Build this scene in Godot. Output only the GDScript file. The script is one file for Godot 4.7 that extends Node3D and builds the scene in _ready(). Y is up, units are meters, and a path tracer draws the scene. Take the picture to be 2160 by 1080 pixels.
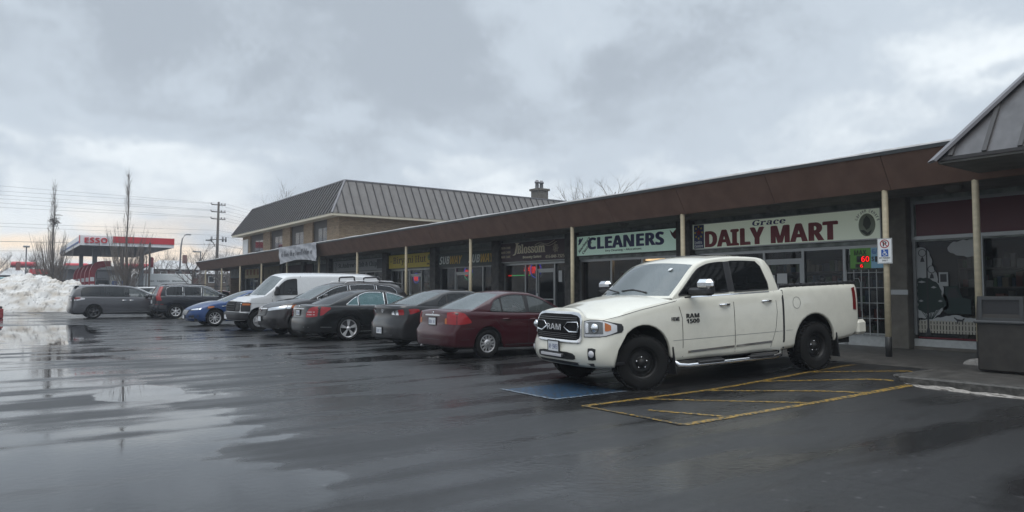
extends Node3D
# World axes: +X runs from the lot towards the shops, +Z back along the row of shops, y up. «t» below is metres along the row (-Z).
var M := {}
var rng := RandomNumberGenerator.new()
var used := {}
var eye := Vector3(0, 1.43, 0)

func _ready() -> void:
	rng.seed = 7
	var cam := Camera3D.new()
	cam.name = "camera"
	cam.fov = 39.6
	cam.near = 0.05
	cam.far = 2500.0
	add_child(cam)
	cam.position = eye
	cam.rotation = Vector3(deg_to_rad(2.79), -deg_to_rad(35.88), 0)
	cam.current = true
	var we := WorldEnvironment.new()
	we.name = "world"
	var env := Environment.new()
	env.background_mode = Environment.BG_SKY
	env.tonemap_mode = Environment.TONE_MAPPER_LINEAR
	env.tonemap_exposure = 1.12
	env.sdfgi_enabled = true
	env.ssao_enabled = true
	env.ssil_enabled = true
	env.fog_enabled = true
	env.fog_density = 0.001
	env.fog_light_color = Color(0.86, 0.89, 0.93)
	var sky := Sky.new()
	var pm := PanoramaSkyMaterial.new()
	pm.panorama = sky_panorama()
	sky.sky_material = pm
	env.sky = sky
	we.environment = env
	add_child(we)
	var sun := DirectionalLight3D.new()
	sun.name = "sun"
	sun.light_energy = 0.32
	sun.light_angular_distance = 40.0
	sun.light_color = Color(1.0, 0.97, 0.93)
	sun.shadow_enabled = true
	add_child(sun)
	sun.look_at_from_position(Vector3(-3.5, 8, 3), Vector3.ZERO, Vector3.UP)
	materials()
	build_ground()
	build_mall()
	build_two_storey()
	build_gas_station()
	build_background()
	build_street_things()
	build_cars()
	build_signs()
	build_small_things()

# ---------- sky: a layer of broken overcast seen from below ----------
func sky_panorama() -> ImageTexture:
	var w := 1536
	var h := 768
	var n1 := FastNoiseLite.new()
	n1.seed = 11
	n1.noise_type = FastNoiseLite.TYPE_SIMPLEX_SMOOTH
	n1.frequency = 0.95
	n1.fractal_type = FastNoiseLite.FRACTAL_FBM
	n1.fractal_octaves = 6
	n1.fractal_gain = 0.52
	n1.domain_warp_enabled = true
	n1.domain_warp_amplitude = 0.35
	n1.domain_warp_frequency = 1.1
	var n2 := FastNoiseLite.new()
	n2.seed = 5
	n2.noise_type = FastNoiseLite.TYPE_SIMPLEX_SMOOTH
	n2.frequency = 0.33
	n2.fractal_octaves = 3
	var im := Image.create_empty(w, h, false, Image.FORMAT_RGBF)
	var dark := Vector3(0.37, 0.42, 0.48)
	var mid := Vector3(0.50, 0.565, 0.635)
	var lit := Vector3(0.80, 0.855, 0.89)
	var warm := Vector3(1.0, 0.82, 0.62)
	for j in h:
		var el := PI / 2 - (j + 0.5) / h * PI
		var sy := sin(el)
		for i in w:
			var az := (i + 0.5) / w * TAU
			if sy <= 0.0:
				im.set_pixel(i, j, Color(0.25, 0.26, 0.275))
				continue
			var d := Vector3(sin(az), sy, -cos(az))
			# the deck seen from below, its flatness eased so that far clouds keep some height
			var k := 1.0 / (sy + 0.24)
			var px := d.x * k
			var pz := d.z * k
			var f := n1.get_noise_3d(px, sy * 1.6, pz) * 0.95 + 0.75 * n2.get_noise_3d(px, sy, pz)
			f = clampf(0.45 + f * 0.98 + 0.13 * exp(-pow((sy - 0.21) / 0.09, 2.0)), 0.0, 1.0)
			var c: Vector3
			if f < 0.5:
				c = dark.lerp(mid, smoothstep(0.0, 0.5, f))
			else:
				c = mid.lerp(lit, smoothstep(0.5, 1.0, f))
			# thin air under the cloud deck: pale, and warm low in the west where the deck ends
			var low := exp(-sy * 11.0)
			c = c.lerp(Vector3(0.54, 0.585, 0.635), low * 0.6)
			var west := 0.5 + 0.5 * cos(az - 0.12)
			var gap := smoothstep(-0.3, 0.3, n2.get_noise_2d(az * 9.0, sy * 50.0) + n1.get_noise_2d(az * 4.0, sy * 22.0 + 9.0))
			c = c.lerp(warm, clampf(exp(-pow((sy - 0.035) / 0.045, 2.0)) * west * west * west * (0.15 + 0.95 * gap), 0.0, 0.9))
			c *= 1.08 * (1.0 + 1.5 * smoothstep(0.40, 0.95, sy))
			im.set_pixel(i, j, Color(c.x, c.y, c.z))
	return ImageTexture.create_from_image(im)

# ---------- naming ----------
func numbered(called: String) -> String:
	if not used.has(called):
		used[called] = 0
		return called
	used[called] += 1
	return "%s_%03d" % [called, used[called]]

func tag(o: Node, label := "", category := "", group := "", kind := "") -> Node:
	if label: o.set_meta("label", label)
	if category: o.set_meta("category", category)
	if group: o.set_meta("group", group)
	if kind: o.set_meta("kind", kind)
	return o

func thing(called: String, label: String, category: String, at := Vector3.ZERO, turn := 0.0, group := "") -> Node3D:
	var o := Node3D.new()
	o.name = numbered(called)
	add_child(o)
	o.position = at
	o.rotation.y = turn
	tag(o, label, category, group)
	return o

func put(called: String, mesh, mat: Material, parent: Node = self) -> MeshInstance3D:
	if mesh is Array:
		var first: MeshInstance3D
		for e in mesh:
			var made := put(called, e, mat, parent)
			if first == null: first = made
		return first
	var m := MeshInstance3D.new()
	if mesh is SurfaceTool:
		mesh.generate_normals()
		mesh.index()
		mesh = mesh.commit()
	m.mesh = mesh
	m.material_override = mat
	m.name = numbered(called) if parent == self else called
	parent.add_child(m, true)
	return m

# ---------- mesh helpers ----------
func flat() -> SurfaceTool:
	var s := SurfaceTool.new()
	s.begin(Mesh.PRIMITIVE_TRIANGLES)
	s.set_smooth_group(-1)
	return s

func smooth() -> SurfaceTool:
	var s := SurfaceTool.new()
	s.begin(Mesh.PRIMITIVE_TRIANGLES)
	s.set_smooth_group(0)
	return s

func tri(s: SurfaceTool, a: Vector3, b: Vector3, c: Vector3) -> void:
	if (b - a).cross(c - a).length_squared() < 1e-13: return
	s.add_vertex(a); s.add_vertex(b); s.add_vertex(c)

func quad(s: SurfaceTool, a: Vector3, b: Vector3, c: Vector3, d: Vector3) -> void:
	tri(s, a, b, c); tri(s, a, c, d)

func grid(s: SurfaceTool, rows: Array) -> void:
	for i in rows.size() - 1:
		var r: Array = rows[i]
		var q: Array = rows[i + 1]
		for j in r.size() - 1:
			quad(s, r[j], q[j], q[j + 1], r[j + 1])

func box(s: SurfaceTool, c: Vector3, z: Vector3, b := Basis.IDENTITY, bev := 0.0) -> void:
	var h := z * 0.5
	bev = minf(bev, 0.45 * minf(z.x, minf(z.y, z.z)))
	if bev <= 0.0:
		var p := []
		for k in 8: p.append(c + b * Vector3(h.x if k & 1 else -h.x, h.y if k & 2 else -h.y, h.z if k & 4 else -h.z))
		for f in [[0, 1, 3, 2], [5, 4, 6, 7], [4, 0, 2, 6], [1, 5, 7, 3], [2, 3, 7, 6], [4, 5, 1, 0]]:
			quad(s, p[f[0]], p[f[3]], p[f[2]], p[f[1]])
		return
	# chamfered: each face inset, edges and corners joined
	var g := h - Vector3.ONE * bev
	var v := func(sx: float, sy: float, sz: float, axis: int) -> Vector3:
		var q := Vector3(sx * g.x, sy * g.y, sz * g.z)
		q[axis] = [sx * h.x, sy * h.y, sz * h.z][axis]
		return c + b * q
	for ax in 3:
		var u := (ax + 1) % 3
		var w := (ax + 2) % 3
		for sg in [-1.0, 1.0]:
			var cs := []
			for k in [[-1, -1], [1, -1], [1, 1], [-1, 1]]:
				var e := [0.0, 0.0, 0.0]
				e[ax] = sg; e[u] = k[0]; e[w] = k[1]
				cs.append(v.call(e[0], e[1], e[2], ax))
			if sg < 0: quad(s, cs[0], cs[1], cs[2], cs[3])
			else: quad(s, cs[3], cs[2], cs[1], cs[0])
	for ax in 3:
		var u := (ax + 1) % 3
		var w := (ax + 2) % 3
		for k in [[-1.0, -1.0], [1.0, -1.0], [1.0, 1.0], [-1.0, 1.0]]:
			var e0 := [0.0, 0.0, 0.0]
			var e1 := [0.0, 0.0, 0.0]
			e0[ax] = -1.0; e1[ax] = 1.0
			e0[u] = k[0]; e1[u] = k[0]; e0[w] = k[1]; e1[w] = k[1]
			var a: Vector3 = v.call(e0[0], e0[1], e0[2], u)
			var a2: Vector3 = v.call(e1[0], e1[1], e1[2], u)
			var d: Vector3 = v.call(e0[0], e0[1], e0[2], w)
			var d2: Vector3 = v.call(e1[0], e1[1], e1[2], w)
			if k[0] * k[1] > 0: quad(s, a, a2, d2, d)
			else: quad(s, d, d2, a2, a)
	for k in 8:
		var sx := 1.0 if k & 1 else -1.0
		var sy := 1.0 if k & 2 else -1.0
		var sz := 1.0 if k & 4 else -1.0
		if sx * sy * sz > 0: tri(s, v.call(sx, sy, sz, 0), v.call(sx, sy, sz, 2), v.call(sx, sy, sz, 1))
		else: tri(s, v.call(sx, sy, sz, 0), v.call(sx, sy, sz, 1), v.call(sx, sy, sz, 2))

# a box between world limits, t counted along the row
func bx(s: SurfaceTool, x0: float, x1: float, y0: float, y1: float, t0: float, t1: float, bev := 0.0) -> void:
	box(s, Vector3((x0 + x1) / 2, (y0 + y1) / 2, -(t0 + t1) / 2), Vector3(absf(x1 - x0), absf(y1 - y0), absf(t1 - t0)), Basis.IDENTITY, bev)

func bxm(x0: float, x1: float, y0: float, y1: float, t0: float, t1: float, bev := 0.0) -> SurfaceTool:
	var s := flat()
	bx(s, x0, x1, y0, y1, t0, t1, bev)
	return s

func frame_at(d: Vector3) -> Array:
	d = d.normalized()
	var u := d.cross(Vector3.UP if absf(d.y) < 0.9 else Vector3.RIGHT).normalized()
	return [u, d.cross(u).normalized()]

func tube(s: SurfaceTool, pts: Array, r, seg := 8, capped := true) -> void:
	var rows := []
	for i in pts.size():
		var d: Vector3 = pts[mini(i + 1, pts.size() - 1)] - pts[maxi(i - 1, 0)]
		var f := frame_at(d)
		if i > 0 and rows.size():
			pass
		var rr: float = r[i] if r is Array else r
		var row := []
		for k in seg + 1:
			var a := TAU * k / seg
			row.append(pts[i] + (f[0] * cos(a) + f[1] * sin(a)) * rr)
		rows.append(row)
	grid(s, rows)
	if capped:
		for e in [0, rows.size() - 1]:
			for k in seg:
				if e == 0: tri(s, pts[e], rows[e][k], rows[e][k + 1])
				else: tri(s, pts[e], rows[e][k + 1], rows[e][k])

# profile points (radius, along) turned round the axis through c
func lathe(s: SurfaceTool, c: Vector3, axis: Vector3, prof: Array, seg := 24) -> void:
	var f := frame_at(axis)
	axis = axis.normalized()
	var rows := []
	for p in prof:
		var row := []
		for k in seg + 1:
			var a := TAU * k / seg
			row.append(c + axis * p[1] + (f[0] * cos(a) + f[1] * sin(a)) * p[0])
		rows.append(row)
	grid(s, rows)

# a flat outline (2D) given thickness; b.x, b.y span its plane, b.z its normal
func plate(s: SurfaceTool, outline: Array, o: Vector3, b: Basis, thick: float) -> void:
	var pv := PackedVector2Array(outline)
	var ix := Geometry2D.triangulate_polygon(pv)
	var at := func(p: Vector2, z: float) -> Vector3: return o + b.x * p.x + b.y * p.y + b.z * z
	for k in range(0, ix.size(), 3):
		var a := pv[ix[k]]
		var c := pv[ix[k + 1]]
		var d := pv[ix[k + 2]]
		if (c - a).cross(d - a) < 0:
			var e := c
			c = d
			d = e
		tri(s, at.call(a, thick), at.call(d, thick), at.call(c, thick))
		tri(s, at.call(a, 0.0), at.call(c, 0.0), at.call(d, 0.0))
	var ccw := not Geometry2D.is_polygon_clockwise(pv)
	for k in pv.size():
		var p := pv[k]
		var q := pv[(k + 1) % pv.size()]
		if not ccw:
			var e := p
			p = q
			q = e
		quad(s, at.call(p, 0.0), at.call(p, thick), at.call(q, thick), at.call(q, 0.0))

func ellipse2(cx: float, cy: float, rx: float, ry: float, n := 28) -> Array:
	var o := []
	for k in n: o.append(Vector2(cx + rx * cos(TAU * k / n), cy + ry * sin(TAU * k / n)))
	return o

func ring(s: SurfaceTool, o: Vector3, b: Basis, rx: float, ry: float, width: float, thick: float, n := 40) -> void:
	var rows := [[], [], [], []]
	for k in n + 1:
		var a := TAU * k / n
		var e := b.x * cos(a) * rx + b.y * sin(a) * ry
		var i := b.x * cos(a) * (rx - width) + b.y * sin(a) * (ry - width)
		rows[0].append(o + e); rows[1].append(o + e + b.z * thick); rows[2].append(o + i + b.z * thick); rows[3].append(o + i)
	grid(s, rows)

# lettering fitted into w x h metres, its left bottom corner at o in the parent's axes
func text(called: String, words: String, font: String, bold: bool, w: float, h: float, o: Vector3, b: Basis, mat: Material, parent: Node, depth := 0.012, slant := 0.0, fat := 0.0) -> MeshInstance3D:
	var tm := TextMesh.new()
	var f := SystemFont.new()
	f.font_names = PackedStringArray([font])
	f.font_weight = 700 if bold else 400
	tm.font = f
	tm.text = words
	tm.font_size = 64
	tm.pixel_size = 0.01
	tm.depth = 0.1
	tm.curve_step = 2.0
	var bb := tm.get_aabb()
	var sx := w / maxf(bb.size.x, 0.001)
	var sy := h / maxf(bb.size.y, 0.001)
	var m := MeshInstance3D.new()
	m.mesh = tm
	m.material_override = mat
	m.name = called
	parent.add_child(m, true)
	var basis2 := Basis(b.x * sx, (b.y + b.x * slant) * sy, b.z * depth / 0.1)
	m.transform = Transform3D(basis2, o - basis2 * Vector3(bb.position.x, bb.position.y, bb.position.z))
	for k in [1, 2, 3]:
		# heavier strokes: the same letters again, shifted by a part of a stroke
		if fat <= 0.0: break
		var n := m.duplicate() as MeshInstance3D
		n.name = called
		parent.add_child(n, true)
		n.position += b.x * [fat, -fat, 0.0][k - 1] + b.y * [0.0, 0.0, fat * 0.6][k - 1] + b.z * 0.0015 * k
	return m

# ---------- materials (albedos below are linear, real-world values except the pale car glass) ----------
func lin(r: float, g: float, b: float) -> Color:
	return Color(r, g, b).linear_to_srgb()

func mat(c: Color, rough := 0.8, metal := 0.0, spec := 0.5) -> StandardMaterial3D:
	var m := StandardMaterial3D.new()
	m.albedo_color = c
	m.roughness = rough
	m.metallic = metal
	m.metallic_specular = spec
	return m

func paint(c: Color, metal := 0.0) -> StandardMaterial3D:
	var m := mat(c, 0.36, metal)
	m.metallic_specular = 0.25
	m.clearcoat_enabled = true
	m.clearcoat = 0.9
	m.clearcoat_roughness = 0.025
	return m

func pane(c: Color, a: float) -> StandardMaterial3D:
	var m := mat(Color(c.r, c.g, c.b, a), 0.03)
	m.transparency = BaseMaterial3D.TRANSPARENCY_ALPHA
	return m

func glow(c: Color, e: float) -> StandardMaterial3D:
	var m := mat(c * 0.6, 0.5)
	m.emission_enabled = true
	m.emission = c
	m.emission_energy_multiplier = e
	return m

func noise_tex(freq: float, seed_: int, lo: Color, hi: Color, size := 512, oct := 5) -> NoiseTexture2D:
	var n := FastNoiseLite.new()
	n.seed = seed_
	n.noise_type = FastNoiseLite.TYPE_SIMPLEX_SMOOTH
	n.frequency = freq
	n.fractal_octaves = oct
	var t := NoiseTexture2D.new()
	t.width = size
	t.height = size
	t.seamless = true
	t.noise = n
	var g := Gradient.new()
	g.set_color(0, lo)
	g.set_color(1, hi)
	t.color_ramp = g
	return t

# a surface of one colour broken up by stains: triplanar, metres per repeat
func mottled(c: Color, vary: float, rough: float, metres: float, seed_ := 1, bump := 0.0, freq := 0.012) -> StandardMaterial3D:
	var m := mat(Color.WHITE, rough)
	m.albedo_texture = noise_tex(freq, seed_, c.darkened(vary), c.lightened(vary * 0.5))
	m.uv1_triplanar = true
	m.uv1_world_triplanar = true
	m.uv1_scale = Vector3.ONE / metres
	if bump > 0.0:
		m.heightmap_enabled = true
		m.heightmap_scale = bump
		m.heightmap_texture = noise_tex(0.05, seed_ + 40, Color.BLACK, Color.WHITE)
	return m

func materials() -> void:
	M.black = mat(lin(0.018, 0.018, 0.02), 0.55)
	M.trim = mat(lin(0.018, 0.018, 0.02), 0.55)
	M.rubber = mat(lin(0.011, 0.011, 0.011), 0.85, 0.0, 0.3)
	M.well = mat(lin(0.012, 0.012, 0.012), 0.9)
	M.cabin = mat(lin(0.035, 0.035, 0.038), 0.8)
	M.cabin_tan = mat(lin(0.10, 0.09, 0.08), 0.8)
	M.chrome = mat(lin(0.75, 0.76, 0.78), 0.12, 1.0)
	M.alloy = mat(lin(0.62, 0.62, 0.63), 0.42, 0.55)
	M.alloy_dark = mat(lin(0.10, 0.10, 0.105), 0.3, 0.8)
	M.hub_plastic = mat(lin(0.42, 0.42, 0.43), 0.38, 0.5)
	M.steel_black = mat(lin(0.010, 0.010, 0.010), 0.5, 0.0, 0.4)
	M.brake = mat(lin(0.06, 0.055, 0.05), 0.6, 0.4)
	M.glass = pane(lin(0.012, 0.016, 0.018), 0.62)
	M.glass_sky_sheen = pane(lin(0.10, 0.115, 0.115), 0.5)  # half-clear pane; its pale colour stands in for reflected sky
	for g in [M.glass, M.glass_sky_sheen]: g.metallic_specular = 0.68
	M.glass_dark = pane(lin(0.008, 0.009, 0.01), 0.9)
	M.lamp_clear = pane(lin(0.55, 0.57, 0.6), 0.25)
	M.lamp_inner = mat(lin(0.7, 0.71, 0.73), 0.15, 0.9)
	M.lamp_black = mat(lin(0.012, 0.012, 0.013), 0.35)
	M.screen = pane(lin(0.15, 0.18, 0.185), 0.6)  # paler than clean glass: sky reflection and haze painted into the colour
	M.screen.metallic_specular = 0.7
	M.red_lamp = paint(lin(0.24, 0.008, 0.012))
	M.red_lamp_dark = paint(lin(0.16, 0.008, 0.01))
	M.clear_lamp = paint(lin(0.5, 0.5, 0.52))
	M.amber = paint(lin(0.40, 0.11, 0.02))
	M.plate = mat(lin(0.62, 0.64, 0.66), 0.4)
	M.plate_ink = mat(lin(0.03, 0.05, 0.16), 0.5)
	M.white_paint = paint(lin(0.66, 0.645, 0.565))
	M.van_white = paint(lin(0.60, 0.61, 0.62))
	# a dull film of road salt breaks up the pale paint
	for e in [[M.white_paint, 91], [M.van_white, 92]]:
		var c: Color = e[0].albedo_color
		e[0].albedo_color = Color.WHITE
		e[0].albedo_texture = noise_tex(0.02, e[1], c.darkened(0.035), c.lightened(0.01), 512, 6)
		e[0].roughness_texture = noise_tex(0.05, e[1] + 2, Color(0.7, 0.7, 0.7), Color.WHITE, 512, 5)
		e[0].uv1_triplanar = true
		e[0].uv1_scale = Vector3.ONE / 2.3
	M.maroon = paint(lin(0.042, 0.006, 0.010), 0.1)
	M.dark_grey = paint(lin(0.026, 0.0255, 0.027), 0.3)
	M.merc_black = paint(lin(0.008, 0.0085, 0.009), 0.0)
	M.brown_grey = paint(lin(0.03, 0.028, 0.029), 0.3)
	M.blue = paint(lin(0.010, 0.038, 0.13), 0.25)
	M.navy_black = paint(lin(0.009, 0.010, 0.015), 0.1)
	M.mid_grey = paint(lin(0.075, 0.075, 0.082), 0.3)
	M.silver = paint(lin(0.38, 0.39, 0.40), 0.5)
	M.cream_paint = paint(lin(0.55, 0.55, 0.42))
	M.red_paint = paint(lin(0.22, 0.02, 0.02))
	# building
	M.fascia = mottled(lin(0.17, 0.095, 0.068), 0.16, 0.55, 4.0, 3)
	M.flashing = mat(lin(0.03, 0.034, 0.036), 0.5)
	M.snow = mottled(lin(0.55, 0.55, 0.55), 0.16, 0.75, 1.5, 4, 1.5)
	M.old_snow = mottled(lin(0.34, 0.315, 0.285), 0.25, 0.8, 0.5, 27, 0.6)
	M.grille_black = mat(lin(0.006, 0.006, 0.007), 0.6, 0.0, 0.25)
	M.lamp_grey = mat(lin(0.16, 0.165, 0.17), 0.25, 0.6)
	M.soffit = mottled(lin(0.16, 0.155, 0.14), 0.12, 0.8, 3.0, 5)
	M.bulkhead = mottled(lin(0.24, 0.265, 0.245), 0.25, 0.8, 2.0, 6)
	M.dark_wall = mottled(lin(0.07, 0.065, 0.06), 0.2, 0.85, 1.5, 7)
	M.concrete = mottled(lin(0.12, 0.108, 0.09), 0.12, 0.85, 2.4, 8, 0.05)
	M.cream = mottled(lin(0.55, 0.47, 0.32), 0.12, 0.55, 0.8, 9)
	M.post_black = mat(lin(0.02, 0.02, 0.02), 0.5)
	M.alu = mat(lin(0.30, 0.31, 0.31), 0.4, 0.6)
	M.alu_light = mottled(lin(0.45, 0.46, 0.45), 0.1, 0.5, 1.0, 10)
	M.alu_dark = mat(lin(0.05, 0.05, 0.05), 0.45, 0.3)
	M.shop_glass = pane(lin(0.015, 0.018, 0.019), 0.3)
	M.shop_glass.metallic_specular = 0.3
	M.room = mat(lin(0.032, 0.03, 0.028), 0.9)
	M.room_dark = mat(lin(0.03, 0.03, 0.03), 0.9)
	M.shelf = mat(lin(0.16, 0.15, 0.13), 0.8)
	M.roof_metal = mottled(lin(0.115, 0.105, 0.10), 0.12, 0.42, 3.0, 12)
	M.roof_metal.metallic = 0.25
	M.roof_near = mottled(lin(0.095, 0.092, 0.095), 0.15, 0.4, 2.0, 26)
	M.roof_near.metallic = 0.3
	M.roof_seam = mat(lin(0.035, 0.032, 0.032), 0.5)
	M.roof_trim = mat(lin(0.17, 0.165, 0.175), 0.45, 0.2)
	M.eave_cream = mat(lin(0.55, 0.50, 0.40), 0.6)
	M.brick = brick_material()
	M.brown_frame = mat(lin(0.028, 0.024, 0.022), 0.5)
	M.win_glass = pane(lin(0.04, 0.045, 0.05), 0.55)
	M.blind = mat(lin(0.55, 0.55, 0.55), 0.8)
	M.side_walk = mottled(lin(0.058, 0.053, 0.047), 0.3, 0.42, 2.2, 13, 0.2)
	M.curb = mottled(lin(0.045, 0.041, 0.035), 0.35, 0.6, 0.7, 14, 0.4)
	M.yellow = paint_mark(lin(0.38, 0.23, 0.035), 21, 0.47)
	M.yellow_faint = paint_mark(lin(0.42, 0.25, 0.03), 24, 0.36)
	M.blue_mark = paint_mark(lin(0.02, 0.07, 0.145), 22, 0.44)
	M.white_mark = paint_mark(lin(0.22, 0.27, 0.33), 23)
	M.bin = mottled(lin(0.021, 0.018, 0.015), 0.12, 0.6, 1.5, 15)
	M.bin_trim = mat(lin(0.048, 0.05, 0.052), 0.5)
	M.sign_white = mat(lin(0.72, 0.74, 0.74), 0.4)
	M.wood_pole = mottled(lin(0.085, 0.07, 0.06), 0.25, 0.9, 0.9, 16)
	M.wire = mat(lin(0.17, 0.17, 0.185), 0.6)
	M.bark = mottled(lin(0.11, 0.095, 0.085), 0.3, 0.9, 0.6, 17)
	M.twig = mat(lin(0.17, 0.145, 0.13), 0.9)
	M.esso_white = mat(lin(0.72, 0.73, 0.75), 0.4)
	M.esso_red = mat(lin(0.50, 0.03, 0.045), 0.35)
	M.esso_under = mat(lin(0.25, 0.26, 0.27), 0.7)
	M.red_brick = mottled(lin(0.17, 0.07, 0.055), 0.2, 0.9, 1.0, 18)
	M.house_brown = mottled(lin(0.15, 0.11, 0.08), 0.2, 0.9, 1.0, 19)
	M.grey_metal = mat(lin(0.2, 0.2, 0.21), 0.5, 0.4)
	M.white_box = mat(lin(0.78, 0.80, 0.80), 0.5)
	M.lettering_dark = mat(lin(0.05, 0.06, 0.07), 0.6)
	M.evergreen = mat(lin(0.03, 0.045, 0.03), 0.9)
	M.vinyl_blue = mat(lin(0.05, 0.11, 0.30), 0.5)

func paint_mark(c: Color, seed_: int, keep := 0.5) -> StandardMaterial3D:
	# worn road paint: the asphalt shows through in flecks
	var m := mat(Color.WHITE, 0.35)
	var t := noise_tex(0.035, seed_, c, lin(0.05, 0.05, 0.05), 512, 5)
	var g := Gradient.new()
	g.offsets = PackedFloat32Array([0.0, keep, keep + 0.13, 1.0])
	g.colors = PackedColorArray([c, c.darkened(0.08), lin(0.035, 0.033, 0.03), lin(0.026, 0.026, 0.026)])
	t.color_ramp = g
	m.albedo_texture = t
	m.uv1_triplanar = true
	m.uv1_world_triplanar = true
	m.uv1_scale = Vector3.ONE / 1.3
	return m

func brick_material() -> StandardMaterial3D:
	# far brickwork: courses too small to tell apart
	var w := 256
	var im := Image.create_empty(w, w, false, Image.FORMAT_RGB8)
	var r := RandomNumberGenerator.new()
	r.seed = 3
	im.fill(lin(0.27, 0.22, 0.16))
	for row in 16:
		for k in 6:
			var c := lin(0.25, 0.175, 0.112)
			c = c.darkened(r.randf() * 0.12) if r.randf() < 0.6 else c.lightened(r.randf() * 0.08)
			var x := int(k * w / 5.0 + (row % 2) * w / 10.0) - 20
			im.fill_rect(Rect2i(x, row * 16, 47, 13), c)
	var m := mat(Color.WHITE, 0.85)
	m.albedo_texture = ImageTexture.create_from_image(im)
	m.uv1_triplanar = true
	m.uv1_world_triplanar = true
	m.uv1_scale = Vector3.ONE / 1.15
	return m

# ---------- vehicles: one body builder, each vehicle with its own outlines ----------
# A vehicle's own axes: x from its nose (0) back to its tail (L), y up, z to either side. Tables are [position, value] pairs.
func tab(a: Array, x: float) -> float:
	var n := a.size()
	if x <= a[0][0]: return a[0][1]
	if x >= a[n - 1][0]: return a[n - 1][1]
	var i := 0
	while i < n - 2 and x > a[i + 1][0]: i += 1
	var h: float = a[i + 1][0] - a[i][0]
	var s: float = (a[i + 1][1] - a[i][1]) / h
	var s0: float = s if i == 0 else (a[i][1] - a[i - 1][1]) / (a[i][0] - a[i - 1][0])
	var s2: float = s if i == n - 2 else (a[i + 2][1] - a[i + 1][1]) / (a[i + 2][0] - a[i + 1][0])
	var m0 := 0.0 if s0 * s <= 0 else 2.0 * s0 * s / (s0 + s)
	var m1 := 0.0 if s * s2 <= 0 else 2.0 * s * s2 / (s + s2)
	if i == 0: m0 = s
	if i == n - 2: m1 = s
	var u: float = (x - a[i][0]) / h
	return a[i][1] * (1 + 2 * u) * (1 - u) * (1 - u) + m0 * h * u * (1 - u) * (1 - u) + a[i + 1][1] * u * u * (3 - 2 * u) + m1 * h * u * u * (u - 1)

func v_half(S: Dictionary, x: float, y: float) -> float:
	var lo := tab(S.yb, x)
	var hi := tab(S.sh, x)
	return tab(S.w, x) * tab(S.sec, clampf((y - lo) / (hi - lo), 0.0, 1.0))

# a point of the body's wall: end 0 counts from the nose, 1 from the tail; a 0..1 runs from the centre line round the corner, beyond 1 in metres along the side
func v_wall(S: Dictionary, end: int, a: float, y: float) -> Vector3:
	var c: float = S.A if end == 0 else S.B
	var n: float = S.nf if end == 0 else S.nr
	var f: float = tab(S.fx, y) if end == 0 else tab(S.rx, y)
	var x: float
	var z: float
	if a <= 1.0:
		var th := a * PI / 2
		var x0 := c * (1 - pow(maxf(cos(th), 0.0), 2.0 / n))
		var xs: float = x0 if end == 0 else S.L - x0
		z = v_half(S, xs, y) * pow(maxf(sin(th), 0.0), 2.0 / n)
		x = f + x0
	else:
		x = f + c + a - 1.0
		z = v_half(S, x if end == 0 else S.L - x, y)
	return Vector3(x if end == 0 else S.L - x, y, z)

func v_out(S: Dictionary, end: int, a: float, y: float, off: float) -> Vector3:
	var p := v_wall(S, end, a, y)
	var du := v_wall(S, end, a + 0.01, y) - v_wall(S, end, maxf(a - 0.01, 0.0), y)
	if a < 0.011: du = Vector3(0, 0, 1)
	var dy := v_wall(S, end, a, y + 0.01) - v_wall(S, end, a, y - 0.01)
	var n := du.cross(dy).normalized()
	if n.dot(Vector3(p.x - S.L / 2, 0, p.z * 1.5)) < 0: n = -n
	return p + n * off

func v_side(S: Dictionary, x: float, y: float, off := 0.0) -> Vector3:
	return Vector3(x, y, v_half(S, x, y) + off)

# a piece laid on the wall, standing proud by off: strips are [a, lower y, upper y]
func v_patch(S: Dictionary, end: int, strips: Array, off: float, sides := [1, -1], ny := 4):
	if sides.size() == 2 and strips[0][0] > 0.001: return [v_patch(S, end, strips, off, [1], ny), v_patch(S, end, strips, off, [-1], ny)]
	var st := smooth()
	for sg in sides:
		var rows := []
		for k in strips.size():
			var row := []
			for j in ny + 1:
				var p := v_out(S, end, strips[k][0], lerpf(strips[k][1], strips[k][2], float(j) / ny), off)
				row.append(Vector3(p.x, p.y, p.z * sg))
			if sg < 0: row.reverse()
			rows.append(row)
		grid(st, rows)
		# its edge, down to the wall
		var edge := []
		for k in strips.size(): edge.append([strips[k][0], strips[k][1]])
		for k in range(strips.size() - 1, -1, -1): edge.append([strips[k][0], strips[k][2]])
		edge.append(edge[0])
		st.set_smooth_group(-1)
		for k in edge.size() - 1:
			var q := []
			for e in [edge[k], edge[k + 1]]:
				for o in [off, -0.004]:
					var p := v_out(S, end, e[0], e[1], o)
					q.append(Vector3(p.x, p.y, p.z * sg))
			quad(st, q[0], q[1], q[3], q[2])
		st.set_smooth_group(0)
	return st

# a thin line along the side wall through [x, y] points
func v_line(S: Dictionary, pts: Array, width: float, off := 0.003, sides := [1, -1]):
	if sides.size() == 2: return [v_line(S, pts, width, off, [1]), v_line(S, pts, width, off, [-1])]
	var st := flat()
	for sg in sides:
		for k in pts.size() - 1:
			var a := Vector2(pts[k][0], pts[k][1])
			var b := Vector2(pts[k + 1][0], pts[k + 1][1])
			var nn := (b - a).normalized().orthogonal() * width / 2
			var m := maxi(1, int(a.distance_to(b) / 0.15))
			for i in m:
				var p := a.lerp(b, float(i) / m)
				var q := a.lerp(b, float(i + 1) / m)
				var c := []
				for e in [p - nn, q - nn, q + nn, p + nn]:
					var v := v_side(S, e.x, e.y, off)
					c.append(Vector3(v.x, v.y, v.z * sg))
				quad(st, c[0], c[1], c[2], c[3])
	return st

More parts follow.
